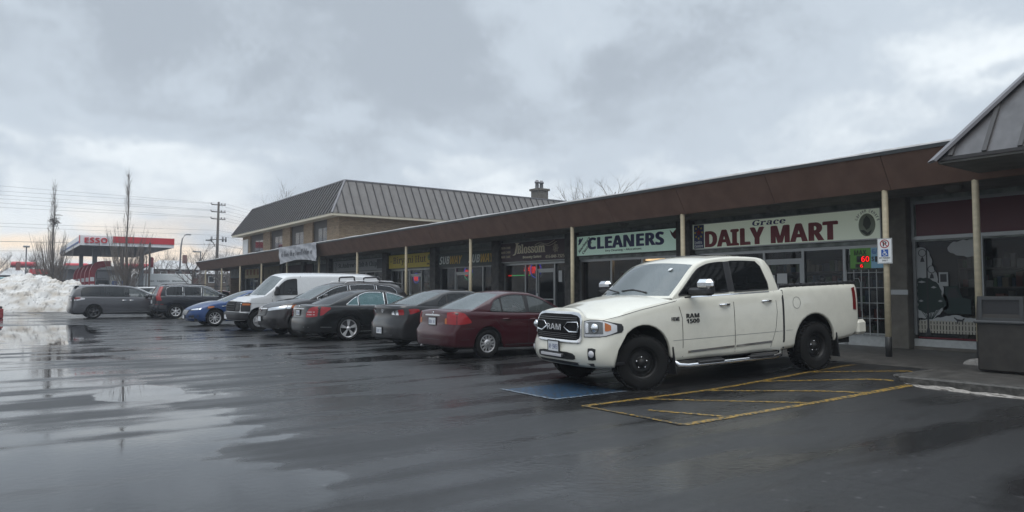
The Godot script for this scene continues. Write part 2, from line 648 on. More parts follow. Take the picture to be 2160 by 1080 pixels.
func v_body(S: Dictionary, car: Node3D, body: Material) -> void:
	var L: float = S.L
	var cols := []
	var nth := 14
	for j in nth + 1: cols.append([0, float(j) / nth])
	var xs := []
	var xa: float = S.A + 0.02
	for e in S.fx: xa = maxf(xa, S.A + e[1] + 0.02)
	var xb: float = L - S.B - 0.02
	for e in S.rx: xb = minf(xb, L - S.B - e[1] - 0.02)
	var n := int((xb - xa) / 0.13)
	for k in n + 1: xs.append(lerpf(xa, xb, float(k) / n))
	for ax in S.axles:
		for k in 15:
			xs.append(ax - S.arch * cos(PI * k / 14.0))
	xs.append(S.xw0)
	xs.append(S.xr0)
	xs.sort()
	var kept := []
	for x in xs:
		if x >= xa and x <= xb and (kept.is_empty() or x - kept[-1] > 0.008): kept.append(x)
	for x in kept: cols.append([1, x])
	for j in nth + 1: cols.append([2, float(nth - j) / nth])
	var vs := [0.0, 0.06, 0.16, 0.3, 0.45, 0.6, 0.72, 0.82, 0.9, 0.95, 0.98, 1.0]
	var wall := []
	var well := flat()
	for c in cols:
		var x0: float = c[1]
		if c[0] == 0: x0 = S.A * (1 - pow(maxf(cos(c[1] * PI / 2), 0.0), 2.0 / S.nf))
		if c[0] == 2: x0 = L - S.B * (1 - pow(maxf(cos(c[1] * PI / 2), 0.0), 2.0 / S.nr))
		var lo := tab(S.yb, x0)
		for ax in S.axles:
			if absf(x0 - ax) <= S.arch: lo = maxf(lo, S.ay + sqrt(maxf(S.arch * S.arch - (x0 - ax) * (x0 - ax), 0.0)))
		var hi := tab(S.sh, x0)
		var row := []
		for v in vs:
			var y := lerpf(lo, hi, v)
			if c[0] == 1: row.append(v_side(S, c[1], y))
			else: row.append(v_wall(S, 0 if c[0] == 0 else 1, c[1], y))
		var first: Vector3 = row[0]
		row.push_front(Vector3(first.x, first.y + 0.004, first.z * 0.955))
		wall.append(row)
	var st := smooth()
	var mir := []
	for r in wall:
		var q := []
		for p in r: q.append(Vector3(p.x, p.y, -p.z))
		q.reverse()
		mir.append(q)
	grid(st, wall)
	grid(st, mir)
	put("body", st, body, car)
	# wheel wells and underside
	for sg in [1.0, -1.0]:
		for ax in S.axles:
			var rows := []
			for k in 13:
				var a := PI * k / 12.0
				var x: float = ax - S.arch * cos(a)
				var y: float = maxf(S.ay + S.arch * sin(a), tab(S.yb, x))
				var z := v_half(S, x, y)
				rows.append([Vector3(x, y, z * 0.955 * sg), Vector3(x, y, z * 0.45 * sg)])
			grid(well, rows)
			box(well, Vector3(ax, S.ay + S.arch * 0.4, tab(S.w, ax) * 0.45 * sg), Vector3(S.arch * 2.0, S.arch * 1.4, 0.02))
	var low: float = 9.0
	for e in S.yb: low = minf(low, e[1])
	box(well, Vector3(L / 2, low + 0.07, 0), Vector3(L - 0.5, 0.1, tab(S.w, L / 2) * 1.7))
	put("underside", well, M.well, car)
	# bonnet and boot lid: sheets from the shoulder line to the crown on the centre line
	for end in [0, 1]:
		var lim: float = S.xw0 if end == 0 else S.xr0
		var xc: float = S.xw0 - S.bow_f if end == 0 else S.xr0 + S.bow_r
		var crown: Array = S.cf if end == 0 else S.cb
		var es := []
		for i in cols.size():
			var c: Array = cols[i]
			if (end == 0 and (c[0] == 0 or c[0] == 1 and c[1] <= lim + 0.001)) or (end == 1 and (c[0] == 2 or c[0] == 1 and c[1] >= lim - 0.001)):
				es.append(wall[i][vs.size()])
		if end == 1: es.reverse()
		var x_end: float = es[0].x
		var rows := []
		for k in es.size():
			var e: Vector3 = es[k]
			var inner := lerpf(x_end, xc, float(k) / (es.size() - 1))
			var row := []
			for j in 9:
				var u := j / 8.0
				var x := lerpf(e.x, inner, u)
				row.append(Vector3(x, lerpf(e.y, tab(S.sh, x), u) + tab(crown, x) * (1 - pow(1 - u, S.cp)), e.z * (1 - u)))
			rows.append(row)
		var hs := smooth()
		var mr := []
		for r in rows:
			var q := []
			for p in r: q.append(Vector3(p.x, p.y, -p.z))
			q.reverse()
			mr.append(q)
		grid(hs, rows)
		grid(hs, mr)
		if es.size() > 1: put(S.get("top_front", "bonnet") if end == 0 else S.get("top_back", "boot_lid"), hs, body if not (end == 1 and S.has("deck_mat")) else S.deck_mat, car)

func v_cabin(S: Dictionary, car: Node3D, body: Material, glass: Material, screen: Material) -> void:
	if screen == M.glass or screen == M.glass_sky_sheen: screen = M.screen
	var xs := []
	for k in S.rf.size() - 1:
		var a: float = S.rf[k][0]
		var b: float = S.rf[k + 1][0]
		var n := maxi(1, int(ceil((b - a) / 0.09)))
		for i in n: xs.append(lerpf(a, b, float(i) / n))
	xs.append(S.rf[-1][0])
	for w in S.win:
		xs.append(w[0]); xs.append(w[1])
	xs.append_array(S.ws)
	xs.append_array(S.bs)
	xs.sort()
	var kept := []
	for x in xs:
		if kept.is_empty() or x - kept[-1] > 0.006: kept.append(x)
	xs = kept
	var top := 0.0
	for e in S.rf: top = maxf(top, e[1])
	var mid: float = (S.rf[0][0] + S.rf[-1][0]) / 2
	var sides := []
	var overs := []
	var cs := [0.0, 0.07, 0.2, 0.4, 0.6, 0.8, 1.0]
	for x in xs:
		var yc := tab(S.rf, x)
		var ysh := tab(S.sh, x)
		var ye := maxf(yc - S.drop * clampf((yc - ysh) / 0.4, 0.0, 1.0), ysh + 0.002)
		var zb: float = tab(S.w, x) * tab(S.sec, 1.0) - 0.004
		var lean: float = S.tum
		var zf := func(y: float) -> float: return zb - lean * pow(clampf((y - ysh) / (top - ysh), 0.0, 1.0), 1.25)
		var w0: float = ysh + S.get("wb", 0.018)
		var w1: float = ye - S.fm
		if S.has("dlo"): w1 = minf(w1, tab(S.dlo, x))
		if w1 < w0 + 0.004:
			w0 = minf(w0, lerpf(ysh, ye, 0.4))
			w1 = w0
		var row := []
		for y in [ysh, w0, lerpf(w0, w1, 0.33), lerpf(w0, w1, 0.67), w1, lerpf(w1, ye, 0.5), ye]:
			row.append(Vector3(x, y, zf.call(y)))
		sides.append(row)
		var xc: float = x
		xc -= S.bow_f * clampf((mid - x) / (mid - xs[0]), 0.0, 1.0)
		xc += S.bow_r * clampf((x - mid) / (xs[-1] - mid), 0.0, 1.0)
		var over := []
		var e: Vector3 = row[6]
		for c in cs:
			var q: float = 1 - (1 - c) * (1 - c)
			over.append(Vector3(lerpf(e.x, xc, q), lerpf(e.y, yc, q), e.z * (1 - c)))
		overs.append(over)
	var roof := smooth()
	var pillars := []
	for k in maxi(1, S.win.size() - 1) * 2: pillars.append(smooth())
	var front := smooth()
	var back := smooth()
	var lights := []
	for w in S.win: lights.append([smooth(), smooth()])
	var n_front := 0
	var n_back := 0
	for i in xs.size() - 1:
		var xm: float = (xs[i] + xs[i + 1]) / 2
		for sg in [1.0, -1.0]:
			var P := func(p: Vector3) -> Vector3: return Vector3(p.x, p.y, p.z * sg)
			for j in 6:
				var a: Vector3 = P.call(sides[i][j])
				var b: Vector3 = P.call(sides[i + 1][j])
				var c: Vector3 = P.call(sides[i + 1][j + 1])
				var d: Vector3 = P.call(sides[i][j + 1])
				var dest := roof
				if j >= 1 and j <= 3:
					var hit := false
					var between: bool = xm > S.win[0][0] and xm < S.win[-1][1]
					for k in S.win.size():
						if xm > S.win[k][0] and xm < S.win[k][1]:
							dest = lights[k][0 if sg > 0 else 1]
							hit = true
					if not hit and between:
						for k in S.win.size() - 1:
							if xm > S.win[k][1] and xm < S.win[k + 1][0]: dest = pillars[k * 2 + (0 if sg > 0 else 1)]
				if sg > 0: quad(dest, a, b, c, d)
				else: quad(dest, d, c, b, a)
			for j in cs.size() - 1:
				var a: Vector3 = P.call(overs[i][j])
				var b: Vector3 = P.call(overs[i + 1][j])
				var c: Vector3 = P.call(overs[i + 1][j + 1])
				var d: Vector3 = P.call(overs[i][j + 1])
				var dest := roof
				if j >= 1 and xm > S.ws[0] and xm < S.ws[1]:
					dest = front
					n_front += 1
				elif j >= 1 and xm > S.bs[0] and xm < S.bs[1]:
					dest = back
					n_back += 1
				if sg > 0: quad(dest, a, b, c, d)
				else: quad(dest, d, c, b, a)
	put("roof", roof, body, car)
	if S.win.size() > 1: put("pillar_trim", pillars, S.get("pillar_mat", M.trim), car)
	if n_front: put("windscreen", front, screen, car)
	if n_back: put("rear_window", back, S.get("back_glass", glass), car)
	for k in lights.size(): put("side_window", lights[k], S.get("glasses", {}).get(k, glass), car)
	# a seal round each side window
	for sg in [1.0, -1.0]:
		for w in S.win:
			var seal := smooth()
			var loop := []
			var upper := []
			for i in xs.size():
				if xs[i] >= w[0] - 0.001 and xs[i] <= w[1] + 0.001 and sides[i][4].y > sides[i][1].y + 0.003:
					loop.append(Vector3(sides[i][1].x, sides[i][1].y, (sides[i][1].z + 0.003) * sg))
					upper.append(Vector3(sides[i][4].x, sides[i][4].y, (sides[i][4].z + 0.003) * sg))
			if upper.size() < 2: continue
			upper.reverse()
			loop.append_array(upper)
			loop.append(loop[0])
			tube(seal, loop, S.get("seal", 0.009), 5, false)
			put("window_seal", seal, S.get("seal_mat", M.trim), car)
	# what is inside: tub, seats, dashboard, steering wheel
	var tub := flat()
	var x0: float = S.xw0 + 0.05
	var x1: float = S.cabin_end if S.has("cabin_end") else S.xr0
	var wz: float = tab(S.w, (x0 + x1) / 2) * 0.88
	var yb: float = tab(S.sh, (x0 + x1) / 2) - 0.02
	bx_local(tub, x0, x1, 0.35, 0.4, -wz, wz)
	bx_local(tub, x0 - 0.05, x0 + 0.4, 0.4, yb - 0.02, -wz, wz)
	for sg in [1.0, -1.0]: bx_local(tub, x0, x1, 0.4, yb, (wz - 0.01) * sg, (wz + 0.02) * sg)
	bx_local(tub, x1 - 0.04, x1, 0.4, yb, -wz, wz)
	put("dashboard", tub, M.cabin, car)
	if not S.get("no_seats", false):
		for sx in S.get("seats", [S.xw0 + 1.25, S.xw0 + 2.1]):
			for sg in [1.0, -1.0]:
				var seat := flat()
				var lean := Basis(Vector3.BACK, -0.3)
				box(seat, Vector3(sx, yb - 0.22, 0.36 * sg), Vector3(0.13, 0.62, 0.46), lean, 0.04)
				box(seat, Vector3(sx + 0.12, yb + 0.2, 0.36 * sg), Vector3(0.09, 0.17, 0.25), lean, 0.035)
				box(seat, Vector3(sx - 0.25, yb - 0.5, 0.36 * sg), Vector3(0.5, 0.12, 0.46), Basis.IDENTITY, 0.03)
				put("seat", seat, S.get("seat_mat", M.cabin), car)
		var sw := smooth()
		var pts := []
		for k in 17: pts.append(Vector3(S.xw0 + 0.62, yb + 0.02, 0.36 * S.get("wheel_side", 1.0)) + Basis(Vector3.BACK, -0.45) * Vector3(0, cos(TAU * k / 16) * 0.18, sin(TAU * k / 16) * 0.18))
		tube(sw, pts, 0.016, 6, false)
		put("steering_wheel", sw, M.black, car)

func bx_local(s: SurfaceTool, x0: float, x1: float, y0: float, y1: float, z0: float, z1: float, bev := 0.0) -> void:
	box(s, Vector3((x0 + x1) / 2, (y0 + y1) / 2, (z0 + z1) / 2), Vector3(absf(x1 - x0), absf(y1 - y0), absf(z1 - z0)), Basis.IDENTITY, bev)

# ---------- wheels: the axle along z, the outer face towards +z ----------
func spoke(s: SurfaceTool, ang: float, r0: float, r1: float, h0: float, h1: float, z0: float, z1: float, skew := 0.0) -> void:
	var u := Vector3(cos(ang), sin(ang), 0)
	var v := Vector3(-sin(ang), cos(ang), 0)
	var u2 := Vector3(cos(ang + skew), sin(ang + skew), 0)
	var v2 := Vector3(-sin(ang + skew), cos(ang + skew), 0)
	var a := []
	for e in [[u, v, r0, h0, z0], [u2, v2, r1, h1, z1]]:
		for q in [[-1.0, -0.03], [-0.75, 0.0], [0.75, 0.0], [1.0, -0.03]]:
			a.append(e[0] * e[2] + e[1] * e[3] * q[0] + Vector3(0, 0, e[4] + q[1]))
	for k in 3: quad(s, a[k], a[k + 1], a[k + 5], a[k + 4])
	quad(s, a[4], a[5], a[6], a[7])

func wheel_set(car: Node3D, S: Dictionary) -> void:
	var r: float = S.r
	var w: float = S.tw
	var q: float = S.rim
	var o := w / 2
	var tyre := smooth()
	lathe(tyre, Vector3.ZERO, Vector3.BACK, [[q - 0.005, o - 0.03], [q + 0.008, o - 0.006], [q + 0.03, o], [lerpf(q, r, 0.55), o + 0.004], [r - 0.03, o - 0.006], [r - 0.01, o - 0.02], [r, o - 0.05], [r, 0.0], [r, -o + 0.05], [r - 0.012, -o + 0.02], [r - 0.04, -o], [q, -o + 0.02]], 40)
	if S.get("lugs", false):
		tyre.set_smooth_group(-1)
		for k in 42:
			for e in [[o - 0.035, 0.07], [0.03, 0.07], [-0.05, 0.07], [-o + 0.035, 0.07]]:
				var a := TAU * (k + (0.5 if absf(e[0]) < 0.06 else 0.0)) / 42
				box(tyre, Vector3(cos(a) * r, sin(a) * r, e[0]), Vector3(0.018, 0.042, e[1] * 0.85), Basis(Vector3.BACK, a))
	var rim := flat()
	var st: String = S.style
	var sm := smooth()
	# barrel, brake disc and lip
	lathe(sm, Vector3.ZERO, Vector3.BACK, [[q - 0.005, o - 0.03], [q - 0.02, o - 0.035], [q - 0.03, o - 0.1], [q - 0.04, -o + 0.02]], 32)
	var face := o - 0.025
	var plain := S.get("rim_mat", M.alloy) as Material
	match st:
		"steel":
			lathe(sm, Vector3.ZERO, Vector3.BACK, [[q - 0.035, o - 0.09], [q * 0.78, o - 0.115], [q * 0.68, o - 0.085], [q * 0.5, o - 0.07], [q * 0.4, o - 0.09], [q * 0.3, o - 0.06], [q * 0.27, o - 0.03], [0.0, o - 0.028]], 32)
			for k in 12:
				var a := TAU * k / 12
				lathe(rim, Vector3(cos(a) * q * 0.73, sin(a) * q * 0.73, o - 0.094), Vector3.BACK, [[0.0, 0.0], [0.02, 0.0], [0.022, 0.006]], 8)
		"van_cap":
			lathe(sm, Vector3.ZERO, Vector3.BACK, [[q - 0.01, o - 0.02], [q * 0.86, o - 0.01], [q * 0.8, o - 0.035], [q * 0.55, o - 0.02], [q * 0.48, o + 0.02], [q * 0.4, o + 0.045], [0.0, o + 0.055]], 32)
			for k in 8: spoke(rim, TAU * k / 8 + 0.2, q * 0.4, q * 0.88, 0.03, 0.018, o + 0.012, o - 0.004)
		"double5":
			for k in 5:
				for e in [-0.105, 0.0, 0.105]:
					spoke(rim, TAU * k / 5 + PI / 2 + e * 0.55, q * 0.16, q * 0.97, 0.013, 0.016, face - 0.012, face, e)
			lathe(sm, Vector3.ZERO, Vector3.BACK, [[q * 0.24, face - 0.04], [q * 0.22, face - 0.008], [0.0, face - 0.002]], 20)
		"six":
			for k in 6:
				spoke(rim, TAU * k / 6 + PI / 6, q * 0.15, q * 0.97, 0.036, 0.03, face - 0.01, face)
			lathe(sm, Vector3.ZERO, Vector3.BACK, [[q * 0.26, face - 0.04], [q * 0.24, face - 0.006], [0.0, face]], 20)
		"cap6":
			for k in 6:
				for e in [-0.16, 0.16]: spoke(rim, TAU * k / 6 + e * 0.7, q * 0.35, q * 0.95, 0.024, 0.013, face + 0.004, face + 0.006, e)
			lathe(sm, Vector3.ZERO, Vector3.BACK, [[q, face - 0.02], [q * 0.98, face + 0.01], [q * 0.88, face + 0.008], [q * 0.87, face - 0.03]], 32)
			lathe(sm, Vector3.ZERO, Vector3.BACK, [[q * 0.47, face - 0.03], [q * 0.45, face + 0.006], [q * 0.2, face + 0.014], [0.0, face + 0.016]], 24)
		"ten":
			for k in 5:
				for e in [-0.2, 0.2]: spoke(rim, TAU * k / 5 + PI / 2 + e * 0.9, q * 0.14, q * 0.97, 0.016, 0.012, face - 0.015, face, e * 0.75)
			lathe(sm, Vector3.ZERO, Vector3.BACK, [[q * 0.2, face - 0.04], [q * 0.18, face - 0.008], [0.0, face - 0.004]], 20)
		_:
			for k in 5: spoke(rim, TAU * k / 5 + PI / 2, q * 0.15, q * 0.97, 0.04, 0.022, face - 0.012, face)
			lathe(sm, Vector3.ZERO, Vector3.BACK, [[q * 0.26, face - 0.04], [q * 0.24, face - 0.006], [0.0, face]], 20)
	var bk := flat()
	lathe(bk, Vector3(0, 0, 0), Vector3.BACK, [[0.0, o - 0.12], [q - 0.03, o - 0.12]], 24)
	for m in [tyre, rim, sm, bk]:
		m.generate_normals()
		m.index()
	var mt: ArrayMesh = tyre.commit()
	var mr: ArrayMesh = rim.commit()
	var ms: ArrayMesh = sm.commit()
	var mb: ArrayMesh = bk.commit()
	var nuts: ArrayMesh
	var ns := smooth()
	for k in 5:
		var a := TAU * k / 5 + PI / 2
		lathe(ns, Vector3(cos(a), sin(a), 0) * q * (0.36 if st == "steel" else 0.17), Vector3.BACK, [[0.014, face - 0.06], [0.014, face - 0.03 if st == "steel" else face + 0.014], [0.0, face - 0.026 if st == "steel" else face + 0.016]], 8)
	ns.generate_normals()
	nuts = ns.commit()
	for k in S.axles.size():
		for sg in [1.0, -1.0]:
			var ax: float = S.axles[k]
			var wn := Node3D.new()
			wn.name = "wheel"
			car.add_child(wn, true)
			wn.position = Vector3(ax, r, sg * (tab(S.w, ax) - o - S.get("inset", 0.025)))
			if sg < 0: wn.rotation.y = PI
			if k == 0: wn.rotation.y += S.get("steer", 0.0)
			wn.rotation.z = 0.0
			put("tyre", mt, M.rubber, wn)
			put("rim", ms, plain, wn)
			if mr.get_surface_count(): put("rim_face", mr, plain, wn)
			put("brake_disc", mb, M.well if st != "steel" else M.well, wn)
			if st in ["steel", "cap6"]: put("wheel_nut", nuts, M.chrome if st == "steel" else M.trim, wn)

func mirror_pair(S: Dictionary, car: Node3D, x: float, y: float, size: Vector3, cap: Material, base: Material) -> void:
	for sg in [1.0, -1.0]:
		var zb: float = tab(S.w, x) * tab(S.sec, 1.0)
		var arm := flat()
		box(arm, Vector3(x, y - size.y * 0.3, (zb + size.z * 0.3) * sg), Vector3(size.x * 0.6, size.y * 0.35, size.z * 0.9), Basis.IDENTITY, 0.02)
		var m := put("door_mirror", arm, base, car)
		var shell := smooth()
		var rows := []
		for i in 7:
			var u := i / 6.0
			var row := []
			for k in 13:
				var a := TAU * k / 12
				var e := pow(sin(PI * clampf(0.12 + u * 0.76, 0.0, 1.0)), 0.5)
				row.append(Vector3(x + size.x * 0.5 * e * signf(cos(a)) * pow(absf(cos(a)), 0.6), y + size.y * 0.5 * e * signf(sin(a)) * pow(absf(sin(a)), 0.6), (zb + size.z * (0.25 + 0.75 * u)) * sg))
			rows.append(row)
		grid(shell, rows)
		for i in [0, 6]:
			var c := Vector3.ZERO
			for k in 12: c += rows[i][k] / 12.0
			for k in 12:
				if i == 0: tri(shell, c, rows[i][k], rows[i][k + 1])
				else: tri(shell, c, rows[i][k + 1], rows[i][k])
		put("mirror_shell", shell, cap, m)

func handle(S: Dictionary, car: Node3D, x: float, y: float, m: Material, length := 0.2) -> void:
	for sg in [1.0, -1.0]:
		var s := flat()
		var z := v_half(S, x, y)
		var pts := []
		for k in 7:
			var u := k / 6.0
			pts.append(Vector3(x + (u - 0.5) * length, y, (z + 0.004 + 0.032 * sin(PI * u)) * sg))
		tube(s, pts, [0.013, 0.017, 0.018, 0.018, 0.018, 0.017, 0.013], 8)
		put("door_handle", s, m, car)

func plate_on(car: Node3D, x: float, y: float, facing: int, words: String, frame: Material = null) -> void:
	var s := flat()
	box(s, Vector3(x, y, 0), Vector3(0.012, 0.152, 0.305), Basis.IDENTITY, 0.003)
	var p := put("licence_plate", s, M.plate, car)
	var b := Basis(Vector3(0, 0, 1), Vector3.UP, Vector3(-1, 0, 0)) if facing < 0 else Basis(Vector3(0, 0, -1), Vector3.UP, Vector3(1, 0, 0))
	var o := Vector3(x + facing * 0.006, y, 0)
	if words: text("plate_lettering", words, "Droid Sans Mono", false, 0.25, 0.075, o + b * Vector3(-0.125, -0.045, 0), b, M.plate_ink, p, 0.002)
	if frame:
		var f := flat()
		for e in [[0.0, 0.08, 0.325, 0.014], [0.0, -0.08, 0.325, 0.014]]: box(f, Vector3(x, y + e[1], 0), Vector3(0.02, e[3], e[2]))
		for e in [-0.156, 0.156]: box(f, Vector3(x, y, e), Vector3(0.02, 0.15, 0.014))
		put("plate_frame", f, frame, p)

func place_car(S: Dictionary, car: Node3D) -> void:
	# the thing's base is under the middle of the vehicle
	for c in car.get_children():
		c.position.x -= S.L / 2

# ---------- the vehicles ----------
func v_base() -> Dictionary:
	return {"A": 0.5, "B": 0.38, "nf": 2.6, "nr": 3.0, "cp": 3.0, "bow_f": 0.2, "bow_r": 0.15, "drop": 0.05, "tum": 0.17, "fm": 0.05, "tw": 0.2, "rim": 0.2,
		"sec": [[0.0, 0.972], [0.1, 0.985], [0.3, 0.997], [0.55, 1.0], [0.72, 0.994], [0.86, 0.98], [0.95, 0.96], [1.0, 0.935]]}

func af(S: Dictionary, end: int, frac: float) -> float:
	return asin(pow(clampf(frac, 0.0, 1.0), (S.nf if end == 0 else S.nr) / 2.0)) / (PI / 2)

# strips given as [share of the half width (over 1: metres back along the side), lower y, upper y]
func st_(S: Dictionary, end: int, a: Array) -> Array:
	var o := []
	for e in a: o.append([af(S, end, e[0]) if e[0] <= 1.0 else e[0], e[1], e[2]])
	return o

func finish(car: Node3D, S: Dictionary, X: float, t: float, turn: float, y := 0.0, pitch := 0.0) -> void:
	wheel_set(car, S)
	place_car(S, car)
	car.position = Vector3(X, y, -t)
	car.rotation = Vector3(0, turn, pitch)

# centre of a vehicle from its nose or tail: d is the way its tail points
func build_cars() -> void:
	build_truck()
	build_maroon_sedan()
	build_grey_sedan()
	build_black_sedan()
	build_grey_suv()
	build_van()
	build_blue_sedan()
	build_dark_suv()
	build_minivan()
	build_far_cars()

func build_truck() -> void:
	var S := v_base()
	S.merge({"L": 5.76, "A": 0.46, "nf": 3.2, "B": 0.16, "nr": 4.5, "cp": 2.2,
		"fx": [[0.36, 0.08], [0.44, 0.02], [0.58, 0.0], [0.66, 0.01], [0.71, 0.055], [0.95, 0.07], [1.08, 0.095], [1.16, 0.14]],
		"rx": [[0.5, 0.1], [0.62, 0.08], [1.3, 0.08], [1.42, 0.1]],
		"w": [[0.0, 0.95], [0.45, 0.99], [1.2, 1.0], [1.8, 0.985], [3.8, 0.985], [4.5, 1.0], [5.76, 0.975]],
		"yb": [[0.0, 0.36], [0.45, 0.36], [1.3, 0.38], [3.6, 0.38], [4.0, 0.40], [5.2, 0.47], [5.76, 0.55]],
		"sh": [[0.0, 1.15], [0.026, 1.145], [0.048, 1.10], [0.075, 1.058], [0.2, 1.055], [0.46, 1.09], [0.8, 1.165], [1.5, 1.275], [1.7, 1.305], [3.7, 1.345], [3.74, 1.355], [3.80, 1.39], [5.76, 1.40]],
		"cf": [[0.0, 0.0], [0.026, 0.03], [0.075, 0.102], [0.14, 0.118], [0.4, 0.12], [1.0, 0.125], [1.55, 0.07]], "cb": [[3.74, -0.05], [5.6, -0.05], [5.76, -0.05]],
		"axles": [0.92, 4.49], "r": 0.392, "tw": 0.29, "rim": 0.225, "arch": 0.485, "ay": 0.45, "style": "steel", "rim_mat": M.steel_black, "lugs": true, "steer": -0.3, "inset": -0.01,
		"xw0": 1.50, "xr0": 3.72, "bow_f": 0.24, "bow_r": 0.02, "drop": 0.055, "tum": 0.155, "fm": 0.065,
		"rf": [[1.50, 1.30], [1.74, 1.53], [1.99, 1.77], [2.14, 1.865], [2.38, 1.93], [2.9, 1.96], [3.42, 1.94], [3.56, 1.89], [3.63, 1.78], [3.72, 1.37]],
		"ws": [1.54, 2.09], "bs": [3.64, 3.7], "win": [[1.64, 2.64], [2.76, 3.50]],
		"dlo": [[1.5, 1.9], [3.2, 1.88], [3.36, 1.83], [3.44, 1.70], [3.51, 1.42]],
		"sec": [[0.0, 0.955], [0.08, 0.98], [0.3, 0.997], [0.5, 1.0], [0.7, 0.998], [0.85, 0.988], [0.95, 0.972], [1.0, 0.945]],
		"deck_mat": M.black, "top_back": "bed_cover", "seats": [2.7, 3.38], "wb": 0.03}, true)
	var car := thing("pickup_truck", "cream white crew cab pickup truck parked nose out beside the yellow hatching", "pickup truck")
	var P: Material = M.white_paint
	v_body(S, car, P)
	v_cabin(S, car, P, M.glass_dark, M.glass)
	# grille: bright surround, dark opening, bars and the lettering
	put("grille_surround", v_patch(S, 0, st_(S, 0, [[0.0, 0.685, 1.135], [0.4, 0.685, 1.135], [0.57, 0.69, 1.12], [0.635, 0.71, 1.09], [0.662, 0.77, 1.03]]), 0.03, [1, -1], 8), M.chrome, car)
	put("grille", v_patch(S, 0, st_(S, 0, [[0.0, 0.735, 1.10], [0.4, 0.735, 1.10], [0.55, 0.74, 1.085], [0.61, 0.765, 1.055], [0.632, 0.82, 1.0]]), 0.034, [1, -1], 6), M.grille_black, car)
	for y in [0.765, 0.792, 0.819, 1.022, 1.05]:
		put("grille_bar", v_patch(S, 0, st_(S, 0, [[0.0, y, y + 0.009], [0.3, y, y + 0.009], [0.57, y + 0.001, y + 0.009]]), 0.045, [1, -1], 1), M.alloy_dark, car)
	for sg in [1, -1]:
		var hx := smooth()
		var pts := []
		for e in [[0.26, 0.925], [0.35, 0.99], [0.59, 0.995], [0.61, 0.93], [0.59, 0.865], [0.41, 0.855], [0.26, 0.925]]:
			var q := v_out(S, 0, af(S, 0, e[0]), e[1], 0.045)
			pts.append(Vector3(q.x, q.y, q.z * sg))
		tube(hx, pts, [0.011, 0.008, 0.008, 0.012, 0.017, 0.016, 0.011], 6)
		put("grille_loop", hx, M.chrome, car)
	text("grille_lettering", "RAM", "Droid Sans", true, 0.40, 0.09, Vector3(tab(S.fx, 0.92) - 0.05, 0.88, -0.20), Basis(Vector3(0, 0, 1), Vector3.UP, Vector3(-1, 0, 0)), M.chrome, car, 0.02)
	# headlights
	for sg in [1, -1]:
		var hl := put("headlight", v_patch(S, 0, st_(S, 0, [[0.685, 0.79, 1.02], [0.8, 0.79, 1.04], [0.91, 0.795, 1.035], [0.965, 0.805, 1.022], [0.99, 0.825, 1.0], [1.0, 0.85, 0.97], [1.03, 0.885, 0.93]]), 0.006, [sg]), M.lamp_black, car)
		put("bezel", v_patch(S, 0, st_(S, 0, [[0.70, 0.80, 1.01], [0.8, 0.80, 1.028], [0.91, 0.805, 1.025], [0.963, 0.815, 1.01], [0.988, 0.835, 0.988], [0.999, 0.865, 0.955]]), 0.009, [sg]), M.alloy, hl)
		put("reflector", v_patch(S, 0, st_(S, 0, [[0.715, 0.835, 0.998], [0.8, 0.835, 1.015], [0.91, 0.838, 1.012], [0.945, 0.84, 1.0]]), 0.012, [sg]), M.lamp_grey, hl)
		put("reflector", v_patch(S, 0, st_(S, 0, [[0.725, 0.86, 0.99], [0.75, 0.85, 0.995], [0.775, 0.86, 0.98]]), 0.017, [sg]), M.lamp_inner, hl)
		put("turn_lamp", v_patch(S, 0, st_(S, 0, [[0.958, 0.88, 0.995], [0.972, 0.875, 0.983], [0.988, 0.89, 0.955]]), 0.014, [sg]), M.amber, hl)
		put("light_strip", v_patch(S, 0, st_(S, 0, [[0.72, 0.806, 0.826], [0.8, 0.806, 0.826], [0.92, 0.81, 0.83]]), 0.016, [sg], 1), M.clear_lamp, hl)
		var pj := smooth()
		var c := v_out(S, 0, af(S, 0, 0.865), 0.925, 0.0)
		c.z *= sg
		lathe(pj, c, Vector3(-1, 0, 0.3 * sg), [[0.06, 0.005], [0.062, 0.035], [0.05, 0.04], [0.03, 0.06], [0.0, 0.068]], 20)
		put("projector", pj, M.chrome, hl)
	# bumper
	put("bumper_opening", v_patch(S, 0, st_(S, 0, [[0.0, 0.455, 0.565], [0.35, 0.455, 0.565], [0.5, 0.46, 0.55], [0.55, 0.475, 0.52]]), 0.004), M.lamp_black, car)
	var bar := smooth()
	lathe(bar, Vector3(tab(S.fx, 0.52) - 0.04, 0.515, -0.3), Vector3(0, 0, 1), [[0.0, 0.0], [0.03, 0.0], [0.03, 0.6], [0.0, 0.6]], 10)
	var lb := put("light_bar", bar, M.trim, car)
	var leds := flat()
	for k in 16: box(leds, Vector3(tab(S.fx, 0.52) - 0.072, 0.515, -0.275 + k * 0.0367), Vector3(0.01, 0.04, 0.028), Basis.IDENTITY, 0.003)
	put("light_bar_lens", leds, M.clear_lamp, lb).set_meta("kind", "stuff")
	for sg in [1, -1]:
		put("fog_lamp", v_patch(S, 0, st_(S, 0, [[0.80, 0.475, 0.64], [0.86, 0.47, 0.645], [0.90, 0.48, 0.63]]), 0.004, [sg]), M.lamp_black, car)
		var fg := smooth()
		var c := v_out(S, 0, af(S, 0, 0.85), 0.56, 0.0)
		c.z *= sg
		lathe(fg, c, Vector3(-1, 0, 0.35 * sg), [[0.05, 0.004], [0.045, 0.012], [0.0, 0.016]], 16)
		put("fog_lens", fg, M.clear_lamp, car)
	put("lower_lip", v_patch(S, 0, st_(S, 0, [[0.0, 0.385, 0.425], [0.5, 0.385, 0.425], [0.85, 0.385, 0.425], [1.0, 0.39, 0.43], [1.08, 0.4, 0.43]]), 0.008, [1, -1], 2), M.trim, car)
	plate_on(car, tab(S.fx, 0.64) - 0.022, 0.635, -1, "AY·59493", M.trim)
